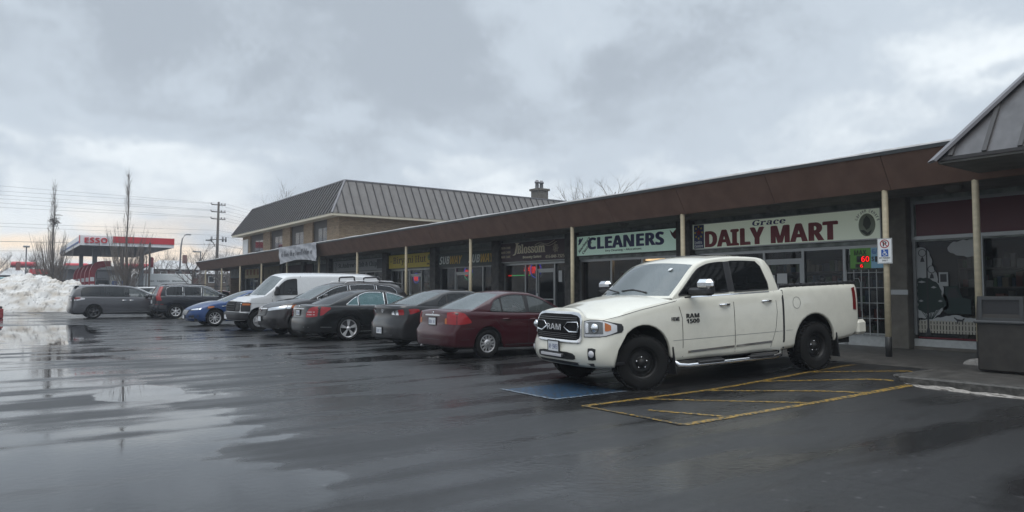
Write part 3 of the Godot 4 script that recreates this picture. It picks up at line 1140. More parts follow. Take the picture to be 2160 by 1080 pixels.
	# sides
	put("door_seam", v_line(S, [[1.64, 0.42], [1.64, 1.0], [1.60, 1.15], [1.57, 1.27]], 0.010), M.black, car)
	put("door_seam", v_line(S, [[2.69, 0.42], [2.69, 1.33]], 0.010), M.black, car)
	put("door_seam", v_line(S, [[3.46, 0.44], [3.58, 0.75], [3.62, 1.0], [3.60, 1.33]], 0.008), M.black, car)
	put("bed_gap", v_line(S, [[3.755, 0.40], [3.765, 1.35]], 0.04, 0.004), M.black, car)
	put("belt_strip", v_line(S, [[1.74, 1.302], [3.5, 1.332]], 0.016, 0.006), M.chrome, car)
	put("door_crease", v_line(S, [[1.45, 0.675], [3.73, 0.685]], 0.006), M.alu, car)
	put("bed_crease", v_line(S, [[3.8, 0.69], [3.96, 0.69]], 0.006), M.alu, car)
	put("door_moulding", v_line(S, [[1.74, 0.49], [2.67, 0.51]], 0.034, 0.008), M.chrome, car)
	put("door_moulding", v_line(S, [[2.71, 0.512], [3.48, 0.53]], 0.034, 0.008), M.chrome, car)
	put("bonnet_seam", v_line(S, [[0.22, 1.03], [0.5, 1.075], [0.9, 1.155], [1.35, 1.225], [1.55, 1.255]], 0.007), M.trim, car)
	var fc := []
	for k in 21: fc.append([4.07 + cos(TAU * k / 20) * 0.085, 1.13 + sin(TAU * k / 20) * 0.095])
	put("fuel_flap", v_line(S, fc, 0.006, 0.003, [1]), M.trim, car)
	handle(S, car, 2.50, 1.165, M.chrome, 0.22)
	handle(S, car, 3.40, 1.185, M.chrome, 0.22)
	var sb := Basis(Vector3(1, 0, 0), Vector3.UP, Vector3(0, 0, 1))
	text("door_badge", "RAM", "Droid Sans", true, 0.25, 0.065, Vector3(1.72, 0.995, v_half(S, 1.9, 1.0) + 0.002), sb, M.lamp_black, car, 0.008)
	text("door_badge", "1500", "Droid Sans", true, 0.25, 0.065, Vector3(1.72, 0.915, v_half(S, 1.9, 0.95) + 0.002), sb, M.lamp_black, car, 0.008)
	text("wing_badge", "HEMI", "Droid Sans", true, 0.15, 0.055, Vector3(1.43, 0.965, v_half(S, 1.55, 1.0) + 0.002), sb, M.trim, car, 0.008)
	for sg in [1.0, -1.0]:
		var rb := smooth()
		tube(rb, [Vector3(1.45, 0.40, 0.9 * sg), Vector3(1.55, 0.31, 0.98 * sg), Vector3(1.7, 0.29, 1.0 * sg), Vector3(3.5, 0.29, 1.0 * sg), Vector3(3.65, 0.31, 0.98 * sg), Vector3(3.75, 0.40, 0.9 * sg)], 0.036, 10)
		var r := put("side_step", rb, M.chrome, car)
		for x in [2.15, 3.2]:
			var pads := flat()
			box(pads, Vector3(x, 0.325, 1.0 * sg), Vector3(0.5, 0.04, 0.1), Basis.IDENTITY, 0.012)
			put("step_pad", pads, M.trim, r)

		for x in [1.46, 5.03]:
			var mf := flat()
			box(mf, Vector3(x, 0.38, (0.86 if x < 3 else 0.85) * sg), Vector3(0.02, 0.42, 0.3), Basis(Vector3.BACK, 0.12), 0.008)
			put("mud_flap", mf, M.black, car)
	for sg in [1.0, -1.0]:
		var mm := flat()
		box(mm, Vector3(1.86, 1.385, 1.16 * sg), Vector3(0.13, 0.12, 0.46), Basis.IDENTITY, 0.035)
		box(mm, Vector3(1.90, 1.45, 1.27 * sg), Vector3(0.09, 0.22, 0.27), Basis.IDENTITY, 0.035)
		var md := put("door_mirror", mm, M.black, car)
		mm = flat()
		box(mm, Vector3(1.85, 1.495, 1.275 * sg), Vector3(0.15, 0.15, 0.285), Basis.IDENTITY, 0.05)
		put("mirror_cap", mm, M.chrome, md)
	# rear
	put("tail_light", v_patch(S, 1, st_(S, 1, [[0.93, 0.95, 1.33], [0.98, 0.95, 1.34], [1.0, 0.95, 1.34], [1.06, 0.96, 1.33]]), 0.006), M.red_lamp_dark, car)
	var rbm := flat()
	box(rbm, Vector3(5.69, 0.64, 0), Vector3(0.26, 0.26, 1.965), Basis.IDENTITY, 0.05)
	put("rear_bumper", rbm, P, car)
	for sg in [1.0, -1.0]:
		var rail := smooth()
		var pts := []
		for k in 13:
			var x := lerpf(3.82, 5.62, k / 12.0)
			pts.append(Vector3(x, tab(S.sh, x) + 0.004, (tab(S.w, x) * 0.945 - 0.035) * sg))
		for k in 12: box(rail, (pts[k] + pts[k + 1]) / 2 + Vector3(0, 0.018, 0), Vector3(pts[k].distance_to(pts[k + 1]), 0.06, 0.075))
		put("bed_rail", rail, M.black, car)
	for z in [0.45, -0.2]:
		var wp := smooth()
		tube(wp, [Vector3(1.32 + absf(z) * 0.2, 1.385, z), Vector3(1.42, 1.43, z - 0.35), Vector3(1.39, 1.41, z - 0.6)], 0.012, 6)
		put("wiper", wp, M.black, car)
	var sr := flat()
	box(sr, Vector3(2.9, 1.952, 0), Vector3(0.5, 0.02, 0.85), Basis.IDENTITY, 0.008)
	put("sunroof", sr, M.glass_dark, car)
	var stk := flat()
	box(stk, Vector3(1.855, 1.735, 0.5), Vector3(0.002, 0.06, 0.07), Basis(Vector3.BACK, -0.95))
	put("windscreen_sticker", stk, M.sign_white, car)
	finish(car, S, 0, 0, -deg_to_rad(8.5))
	var d := Vector3(cos(deg_to_rad(8.5)), 0.033, sin(deg_to_rad(8.5))).normalized()
	var side := Vector3(-sin(deg_to_rad(8.5)), 0, cos(deg_to_rad(8.5)))
	# the near front tyre stands at X 7.62, t 7.33
	var front := Vector3(7.62, 0, -7.33) - side * 0.88
	car.position = front + d * (2.88 - 0.92)
	car.basis = Basis(d, d.cross(side).normalized() * -1.0, side)

func sedan_rear_common(S: Dictionary, car: Node3D, seam_x: Array, top: float, low: float) -> void:
	for x in seam_x: put("door_seam", v_line(S, [[x, low], [x, top]], 0.008), M.black, car)

func build_maroon_sedan() -> void:
	var S := v_base()
	S.merge({"L": 4.45, "B": 0.30, "nr": 3.6,
		"fx": [[0.2, 0.08], [0.4, 0.0], [0.55, 0.02], [0.72, 0.12]], "rx": [[0.2, 0.06], [0.34, 0.01], [0.58, 0.0], [0.615, 0.01], [0.64, 0.075], [0.85, 0.085], [0.96, 0.10], [1.0, 0.13]],
		"w": [[0.0, 0.80], [0.6, 0.84], [2.0, 0.857], [3.5, 0.85], [4.45, 0.80]],
		"yb": [[0.0, 0.24], [0.5, 0.2], [2.0, 0.19], [3.6, 0.22], [4.1, 0.24], [4.45, 0.25]],
		"sh": [[0.0, 0.70], [0.4, 0.78], [1.1, 0.90], [1.8, 0.925], [3.0, 0.955], [3.7, 0.985], [4.2, 1.0], [4.45, 0.99]],
		"cf": [[0.0, 0.0], [0.2, 0.05], [0.7, 0.08], [1.3, 0.07]], "cb": [[3.85, 0.035], [4.2, 0.04], [4.34, 0.01]],
		"axles": [0.86, 3.48], "r": 0.305, "tw": 0.195, "rim": 0.195, "arch": 0.355, "ay": 0.315, "style": "cap6", "rim_mat": M.hub_plastic,
		"xw0": 1.25, "xr0": 3.86, "bow_f": 0.2, "bow_r": 0.16, "tum": 0.19, "fm": 0.05,
		"rf": [[1.25, 0.92], [1.6, 1.12], [2.0, 1.34], [2.3, 1.42], [2.7, 1.44], [3.0, 1.405], [3.35, 1.265], [3.86, 1.0]],
		"ws": [1.30, 2.02], "bs": [3.08, 3.8], "win": [[1.45, 2.36], [2.46, 3.08], [3.11, 3.40]], "dlo": [[1.2, 1.4], [3.0, 1.40], [3.2, 1.30], [3.40, 1.02]],
		"back_glass": M.glass_sky_sheen, "glasses": {0: M.glass_sky_sheen, 1: M.glass_sky_sheen, 2: M.glass_sky_sheen}}, true)
	var car := thing("sedan_car", "maroon red sedan parked nose in beside the cream pickup truck", "car")
	v_body(S, car, M.maroon)
	S.back_glass = M.screen
	v_cabin(S, car, M.maroon, M.glass_sky_sheen, M.glass_sky_sheen)
	put("tail_light", v_patch(S, 1, st_(S, 1, [[0.70, 0.73, 0.965], [0.8, 0.725, 0.975], [0.92, 0.72, 0.985], [0.99, 0.72, 0.975], [1.0, 0.725, 0.95], [1.06, 0.735, 0.89], [1.12, 0.745, 0.83], [1.16, 0.755, 0.785]]), 0.008), M.red_lamp, car)
	put("reversing_lamp", v_patch(S, 1, st_(S, 1, [[0.63, 0.735, 0.84], [0.67, 0.73, 0.85], [0.70, 0.73, 0.85]]), 0.009), M.amber, car)
	put("boot_garnish", v_patch(S, 1, st_(S, 1, [[0.0, 0.895, 0.925], [0.25, 0.895, 0.925], [0.38, 0.895, 0.92]]), 0.02, [1, -1], 2), M.alloy, car)
	plate_on(car, S.L - tab(S.rx, 0.79) + 0.008, 0.78, 1, "BKLH 367", M.trim)
	var em := flat()
	ring(em, Vector3(S.L - tab(S.rx, 0.955) + 0.004, 0.955, 0), Basis(Vector3(0, 0, -1), Vector3.UP, Vector3(1, 0, 0)), 0.035, 0.03, 0.008, 0.01, 16)
	put("emblem", em, M.chrome, car)
	put("bumper_seam", v_patch(S, 1, st_(S, 1, [[0.0, 0.627, 0.635], [0.5, 0.627, 0.635], [0.85, 0.627, 0.635], [1.0, 0.627, 0.635], [1.25, 0.63, 0.638]]), 0.003, [1, -1], 1), M.black, car)
	put("bumper_strip", v_patch(S, 1, st_(S, 1, [[0.0, 0.40, 0.408], [0.5, 0.40, 0.408], [0.9, 0.40, 0.408], [1.0, 0.40, 0.408], [1.2, 0.40, 0.408]]), 0.003, [1, -1], 1), M.trim, car)
	put("boot_seam", v_patch(S, 1, st_(S, 1, [[0.0, 0.655, 0.661], [0.3, 0.655, 0.661], [0.5, 0.66, 0.666]]), 0.003, [1, -1], 1), M.black, car)
	for e in [[[1.30, 0.28], [1.30, 0.9]], [[2.42, 0.28], [2.42, 0.93]], [[3.10, 0.62], [3.28, 0.80], [3.40, 0.95]]]: put("door_seam", v_line(S, e, 0.008), M.black, car)
	put("side_crease", v_line(S, [[0.9, 0.77], [3.2, 0.80]], 0.008), M.trim, car)
	put("side_crease", v_line(S, [[1.35, 0.50], [3.0, 0.51]], 0.018, 0.006), M.maroon, car)
	put("sill", v_line(S, [[1.3, 0.27], [3.05, 0.27]], 0.02, 0.004), M.black, car)
	handle(S, car, 2.28, 0.80, M.maroon)
	handle(S, car, 3.02, 0.82, M.maroon)
	mirror_pair(S, car, 1.52, 0.99, Vector3(0.14, 0.13, 0.17), M.maroon, M.trim)
	var ex := smooth()
	tube(ex, [Vector3(4.1, 0.25, 0.42), Vector3(4.42, 0.24, 0.42)], 0.028, 10)
	put("exhaust", ex, M.grey_metal, car)
	finish(car, S, 8.49 - 0.97 + 4.45 / 2, 13.42, PI)

func build_grey_sedan() -> void:
	var S := v_base()
	S.merge({"L": 4.58, "B": 0.36, "nr": 3.0,
		"fx": [[0.2, 0.08], [0.4, 0.0], [0.55, 0.02], [0.72, 0.12]], "rx": [[0.2, 0.07], [0.36, 0.01], [0.62, 0.0], [0.66, 0.008], [0.685, 0.06], [0.9, 0.095], [1.0, 0.07], [1.09, 0.10]],
		"w": [[0.0, 0.82], [0.6, 0.86], [2.0, 0.878], [3.6, 0.875], [4.58, 0.80]],
		"yb": [[0.0, 0.24], [0.5, 0.2], [2.0, 0.2], [3.7, 0.23], [4.58, 0.28]],
		"sh": [[0.0, 0.72], [0.5, 0.84], [1.2, 0.97], [2.4, 1.0], [3.6, 1.05], [4.1, 1.07], [4.58, 1.06]],
		"cf": [[0.0, 0.0], [0.2, 0.05], [0.7, 0.08], [1.3, 0.07]], "cb": [[3.98, 0.03], [4.3, 0.035], [4.5, 0.02]],
		"axles": [0.93, 3.57], "r": 0.318, "rim": 0.205, "arch": 0.37, "ay": 0.325, "style": "five",
		"xw0": 1.3, "xr0": 3.98, "bow_f": 0.2, "bow_r": 0.16, "tum": 0.19, "fm": 0.06,
		"rf": [[1.3, 0.98], [1.7, 1.2], [2.1, 1.40], [2.45, 1.465], [2.9, 1.465], [3.2, 1.41], [3.6, 1.25], [3.98, 1.07]],
		"ws": [1.36, 2.12], "bs": [3.22, 3.92], "win": [[1.5, 2.42], [2.52, 3.10], [3.14, 3.42]], "dlo": [[1.2, 1.4], [3.0, 1.37], [3.25, 1.27], [3.45, 1.10]]}, true)
	var car := thing("sedan_car", "dark grey sedan with red and clear tail light, tucked behind the maroon sedan", "car")
	v_body(S, car, M.dark_grey)
	S.back_glass = M.screen
	v_cabin(S, car, M.dark_grey, M.glass_dark, M.glass)
	for sg in [1, -1]:
		var tl := put("tail_light", v_patch(S, 1, st_(S, 1, [[0.56, 0.855, 0.90], [0.66, 0.845, 0.945], [0.8, 0.845, 0.96], [0.93, 0.85, 0.975]]), 0.008, [sg]), M.lamp_inner, car)
		put("red_lens", v_patch(S, 1, st_(S, 1, [[0.84, 0.845, 0.968], [0.93, 0.85, 0.98], [1.0, 0.87, 0.99], [1.1, 0.90, 0.995], [1.2, 0.93, 0.985]]), 0.012, [sg]), M.red_lamp, tl)
		put("lens_rib", v_patch(S, 1, st_(S, 1, [[0.70, 0.85, 0.95], [0.725, 0.85, 0.952]]), 0.013, [sg], 1), M.lamp_black, tl)
	var em := flat()
	ring(em, Vector3(S.L - tab(S.rx, 0.93) + 0.004, 0.93, 0), Basis(Vector3(0, 0, -1), Vector3.UP, Vector3(1, 0, 0)), 0.055, 0.045, 0.009, 0.012, 24)
	plate(em, [Vector2(-0.045, 0.02), Vector2(0, -0.012), Vector2(0.045, 0.02), Vector2(0.04, 0.005), Vector2(0, -0.026), Vector2(-0.04, 0.005)], Vector3(S.L - tab(S.rx, 0.93) + 0.004, 0.93, 0), Basis(Vector3(0, 0, -1), Vector3.UP, Vector3(1, 0, 0)), 0.01)
	put("emblem", em, M.chrome, car)
	plate_on(car, S.L - tab(S.rx, 0.47) + 0.01, 0.47, 1, "CLWX 157", M.trim)
	put("bumper_seam", v_patch(S, 1, st_(S, 1, [[0.0, 0.69, 0.697], [0.5, 0.69, 0.697], [0.85, 0.70, 0.707], [1.0, 0.72, 0.727], [1.2, 0.8, 0.807]]), 0.003, [1, -1], 1), M.black, car)
	put("diffuser", v_patch(S, 1, st_(S, 1, [[0.0, 0.33, 0.41], [0.4, 0.33, 0.41], [0.7, 0.34, 0.38]]), 0.006, [1, -1], 2), M.black, car)
	for e in [[[1.40, 0.3], [1.36, 0.95]], [[2.47, 0.3], [2.47, 1.0]], [[3.2, 0.68], [3.38, 0.86], [3.44, 1.02]]]: put("door_seam", v_line(S, e, 0.008), M.black, car)
	handle(S, car, 2.34, 0.87, M.dark_grey)
	handle(S, car, 3.1, 0.89, M.dark_grey)
	mirror_pair(S, car, 1.6, 1.05, Vector3(0.14, 0.14, 0.18), M.dark_grey, M.trim)
	finish(car, S, 7.58 + 4.58 / 2, 16.0, PI)

func build_black_sedan() -> void:
	var S := v_base()
	S.merge({"L": 5.2, "B": 0.40, "nr": 3.2,
		"fx": [[0.2, 0.08], [0.4, 0.0], [0.55, 0.02], [0.72, 0.12]], "rx": [[0.2, 0.08], [0.34, 0.015], [0.62, 0.0], [0.645, 0.01], [0.67, 0.055], [0.9, 0.085], [1.05, 0.12]],
		"w": [[0.0, 0.86], [0.6, 0.92], [2.0, 0.936], [4.1, 0.936], [5.2, 0.86]],
		"yb": [[0.0, 0.24], [0.5, 0.2], [2.0, 0.2], [4.2, 0.22], [5.2, 0.25]],
		"sh": [[0.0, 0.72], [0.5, 0.84], [1.3, 0.955], [2.5, 0.975], [3.8, 0.99], [4.4, 1.0], [4.9, 1.0], [5.2, 0.985]],
		"cf": [[0.0, 0.0], [0.2, 0.05], [0.7, 0.08], [1.5, 0.07]], "cb": [[4.5, 0.03], [4.8, 0.045], [5.1, 0.03]],
		"axles": [0.80, 3.96], "r": 0.348, "tw": 0.25, "rim": 0.262, "arch": 0.395, "ay": 0.35, "style": "double5",
		"xw0": 1.5, "xr0": 4.52, "bow_f": 0.22, "bow_r": 0.17, "tum": 0.21, "fm": 0.045,
		"rf": [[1.5, 0.965], [1.9, 1.17], [2.35, 1.38], [2.75, 1.465], [3.2, 1.475], [3.6, 1.42], [4.05, 1.25], [4.52, 1.01]],
		"ws": [1.56, 2.36], "bs": [3.66, 4.46], "win": [[1.7, 2.72], [2.82, 3.62], [3.66, 4.02]], "dlo": [[1.4, 1.42], [3.0, 1.42], [3.4, 1.36], [3.75, 1.22], [4.02, 1.03]],
		"seal_mat": M.chrome, "seal": 0.010}, true)
	var g := pane(lin(0.13, 0.25, 0.27), 0.55)  # mirrored sky painted as a teal tint in the side glass
	var car := thing("sedan_car", "black luxury sedan with chrome window trim and multi-spoke alloy wheel, tail outwards", "car")
	v_body(S, car, M.merc_black)
	S.back_glass = M.glass_dark
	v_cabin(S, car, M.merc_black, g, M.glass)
	for sg in [1, -1]:
		var tl := put("tail_light", v_patch(S, 1, st_(S, 1, [[0.66, 0.68, 0.80], [0.78, 0.68, 0.92], [0.9, 0.685, 0.97], [0.97, 0.70, 0.975], [1.0, 0.74, 0.97], [1.1, 0.83, 0.96], [1.2, 0.90, 0.945]]), 0.008, [sg]), M.red_lamp, car)
		for y in [0.745, 0.82]: put("lens_band", v_patch(S, 1, st_(S, 1, [[0.72, y, y + 0.014], [0.85, y, y + 0.014], [0.95, y + 0.002, y + 0.016]]), 0.011, [sg], 1), M.clear_lamp, tl)
	put("boot_garnish", v_patch(S, 1, st_(S, 1, [[0.0, 0.905, 0.922], [0.3, 0.905, 0.922], [0.5, 0.903, 0.918]]), 0.012, [1, -1], 2), M.chrome, car)
	plate_on(car, S.L - tab(S.rx, 0.80) + 0.012, 0.80, 1, "CBHF 820", M.trim)
	put("bumper_seam", v_patch(S, 1, st_(S, 1, [[0.0, 0.655, 0.663], [0.5, 0.655, 0.663], [0.85, 0.66, 0.668], [1.0, 0.67, 0.678], [1.45, 0.68, 0.688]]), 0.003, [1, -1], 1), M.trim, car)
	var em := flat()
	var eb := Basis(Vector3(0, 0, -1), Vector3.UP, Vector3(1, 0, 0))
	ring(em, Vector3(S.L - tab(S.rx, 0.965) + 0.004, 0.965, 0), eb, 0.04, 0.04, 0.006, 0.01, 20)
	for k in 3: plate(em, [Vector2(0.006, 0.0), Vector2(0.0, 0.038), Vector2(-0.006, 0.0)], Vector3(S.L - tab(S.rx, 0.965) + 0.004, 0.965, 0), eb * Basis(Vector3.BACK, TAU * k / 3), 0.01)
	put("emblem", em, M.chrome, car)
	for e in [[[1.45, 0.3], [1.42, 0.95]], [[2.77, 0.3], [2.77, 0.98]], [[3.55, 0.72], [3.78, 0.92], [3.86, 0.98]]]: put("door_seam", v_line(S, e, 0.008), M.trim, car)
	put("side_moulding", v_line(S, [[1.3, 0.42], [3.6, 0.42]], 0.022, 0.008), M.chrome, car)
	put("sill", v_line(S, [[1.3, 0.26], [3.6, 0.26]], 0.012, 0.006), M.alu, car)
	put("bumper_strip", v_patch(S, 1, st_(S, 1, [[0.6, 0.40, 0.41], [0.85, 0.40, 0.41], [1.0, 0.40, 0.41], [1.3, 0.39, 0.40]]), 0.004, [1, -1], 1), M.alu, car)
	handle(S, car, 2.58, 0.88, M.merc_black)
	handle(S, car, 3.5, 0.89, M.merc_black)
	mirror_pair(S, car, 1.75, 1.04, Vector3(0.15, 0.15, 0.2), M.merc_black, M.trim)
	finish(car, S, 8.23 - 1.24 + 5.2 / 2, 20.28, PI)

func front_lamps(S: Dictionary, car: Node3D, outline: Array, amber: Array, inner: Array) -> void:
	for sg in [1, -1]:
		var hl := put("headlight", v_patch(S, 0, st_(S, 0, outline), 0.006, [sg]), M.lamp_black, car)
		if inner.size(): put("reflector", v_patch(S, 0, st_(S, 0, inner), 0.011, [sg]), M.lamp_inner, hl)
		if amber.size(): put("turn_lamp", v_patch(S, 0, st_(S, 0, amber), 0.013, [sg]), M.amber, hl)

func build_grey_suv() -> void:
	var S := v_base()
	S.merge({"L": 4.865, "A": 0.55, "nf": 2.5, "B": 0.25, "nr": 3.2,
		"fx": [[0.25, 0.12], [0.42, 0.03], [0.6, 0.0], [0.75, 0.04], [0.9, 0.07], [0.98, 0.12]], "rx": [[0.25, 0.1], [0.5, 0.0], [0.7, 0.03], [1.25, 0.08]],
		"w": [[0.0, 0.9], [0.6, 0.95], [2.0, 0.963], [3.8, 0.963], [4.865, 0.9]],
		"yb": [[0.0, 0.26], [0.5, 0.25], [2.0, 0.26], [4.865, 0.36]],
		"sh": [[0.0, 0.89], [0.3, 0.99], [0.8, 1.07], [1.3, 1.135], [2.5, 1.165], [4.0, 1.21], [4.865, 1.23]],
		"cf": [[0.0, 0.0], [0.2, 0.04], [0.7, 0.07], [1.3, 0.06]], "cb": [[4.7, 0.0], [4.865, 0.0]],
		"axles": [0.95, 3.74], "r": 0.375, "tw": 0.24, "rim": 0.24, "arch": 0.43, "ay": 0.38, "style": "five", "rim_mat": M.alloy_dark,
		"xw0": 1.28, "xr0": 4.72, "bow_f": 0.25, "bow_r": 0.06, "tum": 0.22, "fm": 0.05,
		"rf": [[1.28, 1.14], [1.65, 1.36], [2.1, 1.60], [2.5, 1.69], [3.3, 1.73], [4.1, 1.705], [4.4, 1.66], [4.72, 1.24]],
		"ws": [1.34, 2.12], "bs": [4.45, 4.68], "win": [[1.5, 2.55], [2.64, 3.5], [3.58, 4.3]], "dlo": [[1.2, 1.7], [3.6, 1.61], [4.1, 1.56], [4.32, 1.40]],
		"seal_mat": M.chrome, "seal": 0.008}, true)
	var car := thing("suv_car", "dark grey SUV with roof rails, nose out between the white van and black sedan", "car")
	v_body(S, car, M.brown_grey)
	v_cabin(S, car, M.brown_grey, M.glass_dark, M.glass)
	front_lamps(S, car, [[0.50, 0.80, 0.89], [0.65, 0.805, 0.92], [0.85, 0.83, 0.95], [1.0, 0.86, 0.985], [1.12, 0.90, 1.0], [1.22, 0.95, 1.0]], [[1.04, 0.885, 0.985], [1.12, 0.912, 0.993], [1.2, 0.95, 0.99]], [[0.53, 0.81, 0.88], [0.65, 0.815, 0.905], [0.85, 0.84, 0.93], [0.96, 0.86, 0.955], [1.0, 0.875, 0.965], [1.03, 0.885, 0.975]])
	put("grille", v_patch(S, 0, st_(S, 0, [[0.0, 0.64, 0.86], [0.3, 0.64, 0.86], [0.42, 0.67, 0.86], [0.47, 0.72, 0.85]]), 0.008), M.lamp_black, car)
	for y in [0.67, 0.72, 0.77, 0.82]: put("grille_bar", v_patch(S, 0, st_(S, 0, [[0.0, y, y + 0.018], [0.3, y, y + 0.018], [0.42, y, y + 0.016]]), 0.018, [1, -1], 1), M.alloy_dark, car)
	put("bonnet_trim", v_patch(S, 0, st_(S, 0, [[0.0, 0.855, 0.885], [0.3, 0.855, 0.885], [0.5, 0.86, 0.885]]), 0.02, [1, -1], 2), M.chrome, car)
	var em := flat()
	var fb := Basis(Vector3(0, 0, 1), Vector3.UP, Vector3(-1, 0, 0))
	var ec := Vector3(tab(S.fx, 0.83) - 0.02, 0.83, 0)
	ring(em, ec, fb, 0.075, 0.052, 0.009, 0.014, 24)
	ring(em, ec + Vector3(0, 0.014, 0), fb, 0.045, 0.024, 0.008, 0.014, 20)
	ring(em, ec, fb, 0.026, 0.05, 0.008, 0.014, 20)
	put("emblem", em, M.chrome, car)
	put("bumper_opening", v_patch(S, 0, st_(S, 0, [[0.0, 0.36, 0.50], [0.4, 0.36, 0.50], [0.6, 0.38, 0.47]]), 0.005), M.black, car)
	put("fog_lamp", v_patch(S, 0, st_(S, 0, [[0.74, 0.42, 0.55], [0.84, 0.42, 0.57], [0.9, 0.44, 0.55]]), 0.005), M.lamp_black, car)
	plate_on(car, tab(S.fx, 0.57) - 0.02, 0.56, -1, "", M.trim)
	for e in [[[1.45, 0.4], [1.42, 1.1]], [[2.6, 0.4], [2.6, 1.15]]]: put("door_seam", v_line(S, e, 0.008), M.black, car)
	handle(S, car, 2.45, 0.98, M.chrome)
	mirror_pair(S, car, 1.72, 1.24, Vector3(0.16, 0.17, 0.22), M.brown_grey, M.trim)
	for sg in [1.0, -1.0]:
		var rails := smooth()
		tube(rails, [Vector3(2.5, 1.66, 0.66 * sg), Vector3(2.6, 1.735, 0.66 * sg), Vector3(3.3, 1.765, 0.66 * sg), Vector3(4.2, 1.735, 0.66 * sg), Vector3(4.3, 1.69, 0.66 * sg)], 0.018, 8)
		put("roof_rail", rails, M.alloy, car)
	for x in [2.85, 3.75]:
		var cb := smooth()
		tube(cb, [Vector3(x, 1.75, -0.66), Vector3(x, 1.87, -0.62), Vector3(x, 1.885, -0.5), Vector3(x, 1.885, 0.5), Vector3(x, 1.87, 0.62), Vector3(x, 1.75, 0.66)], 0.028, 8)
		put("roof_bar", cb, M.black, car)
	var sp := flat()
	box(sp, Vector3(4.5, 1.675, 0), Vector3(0.3, 0.035, 1.2), Basis(Vector3.BACK, -0.12), 0.012)
	put("rear_spoiler", sp, M.brown_grey, car)
	finish(car, S, 7.65 - 0.95 + 4.865 / 2, 22.72, 0.0)

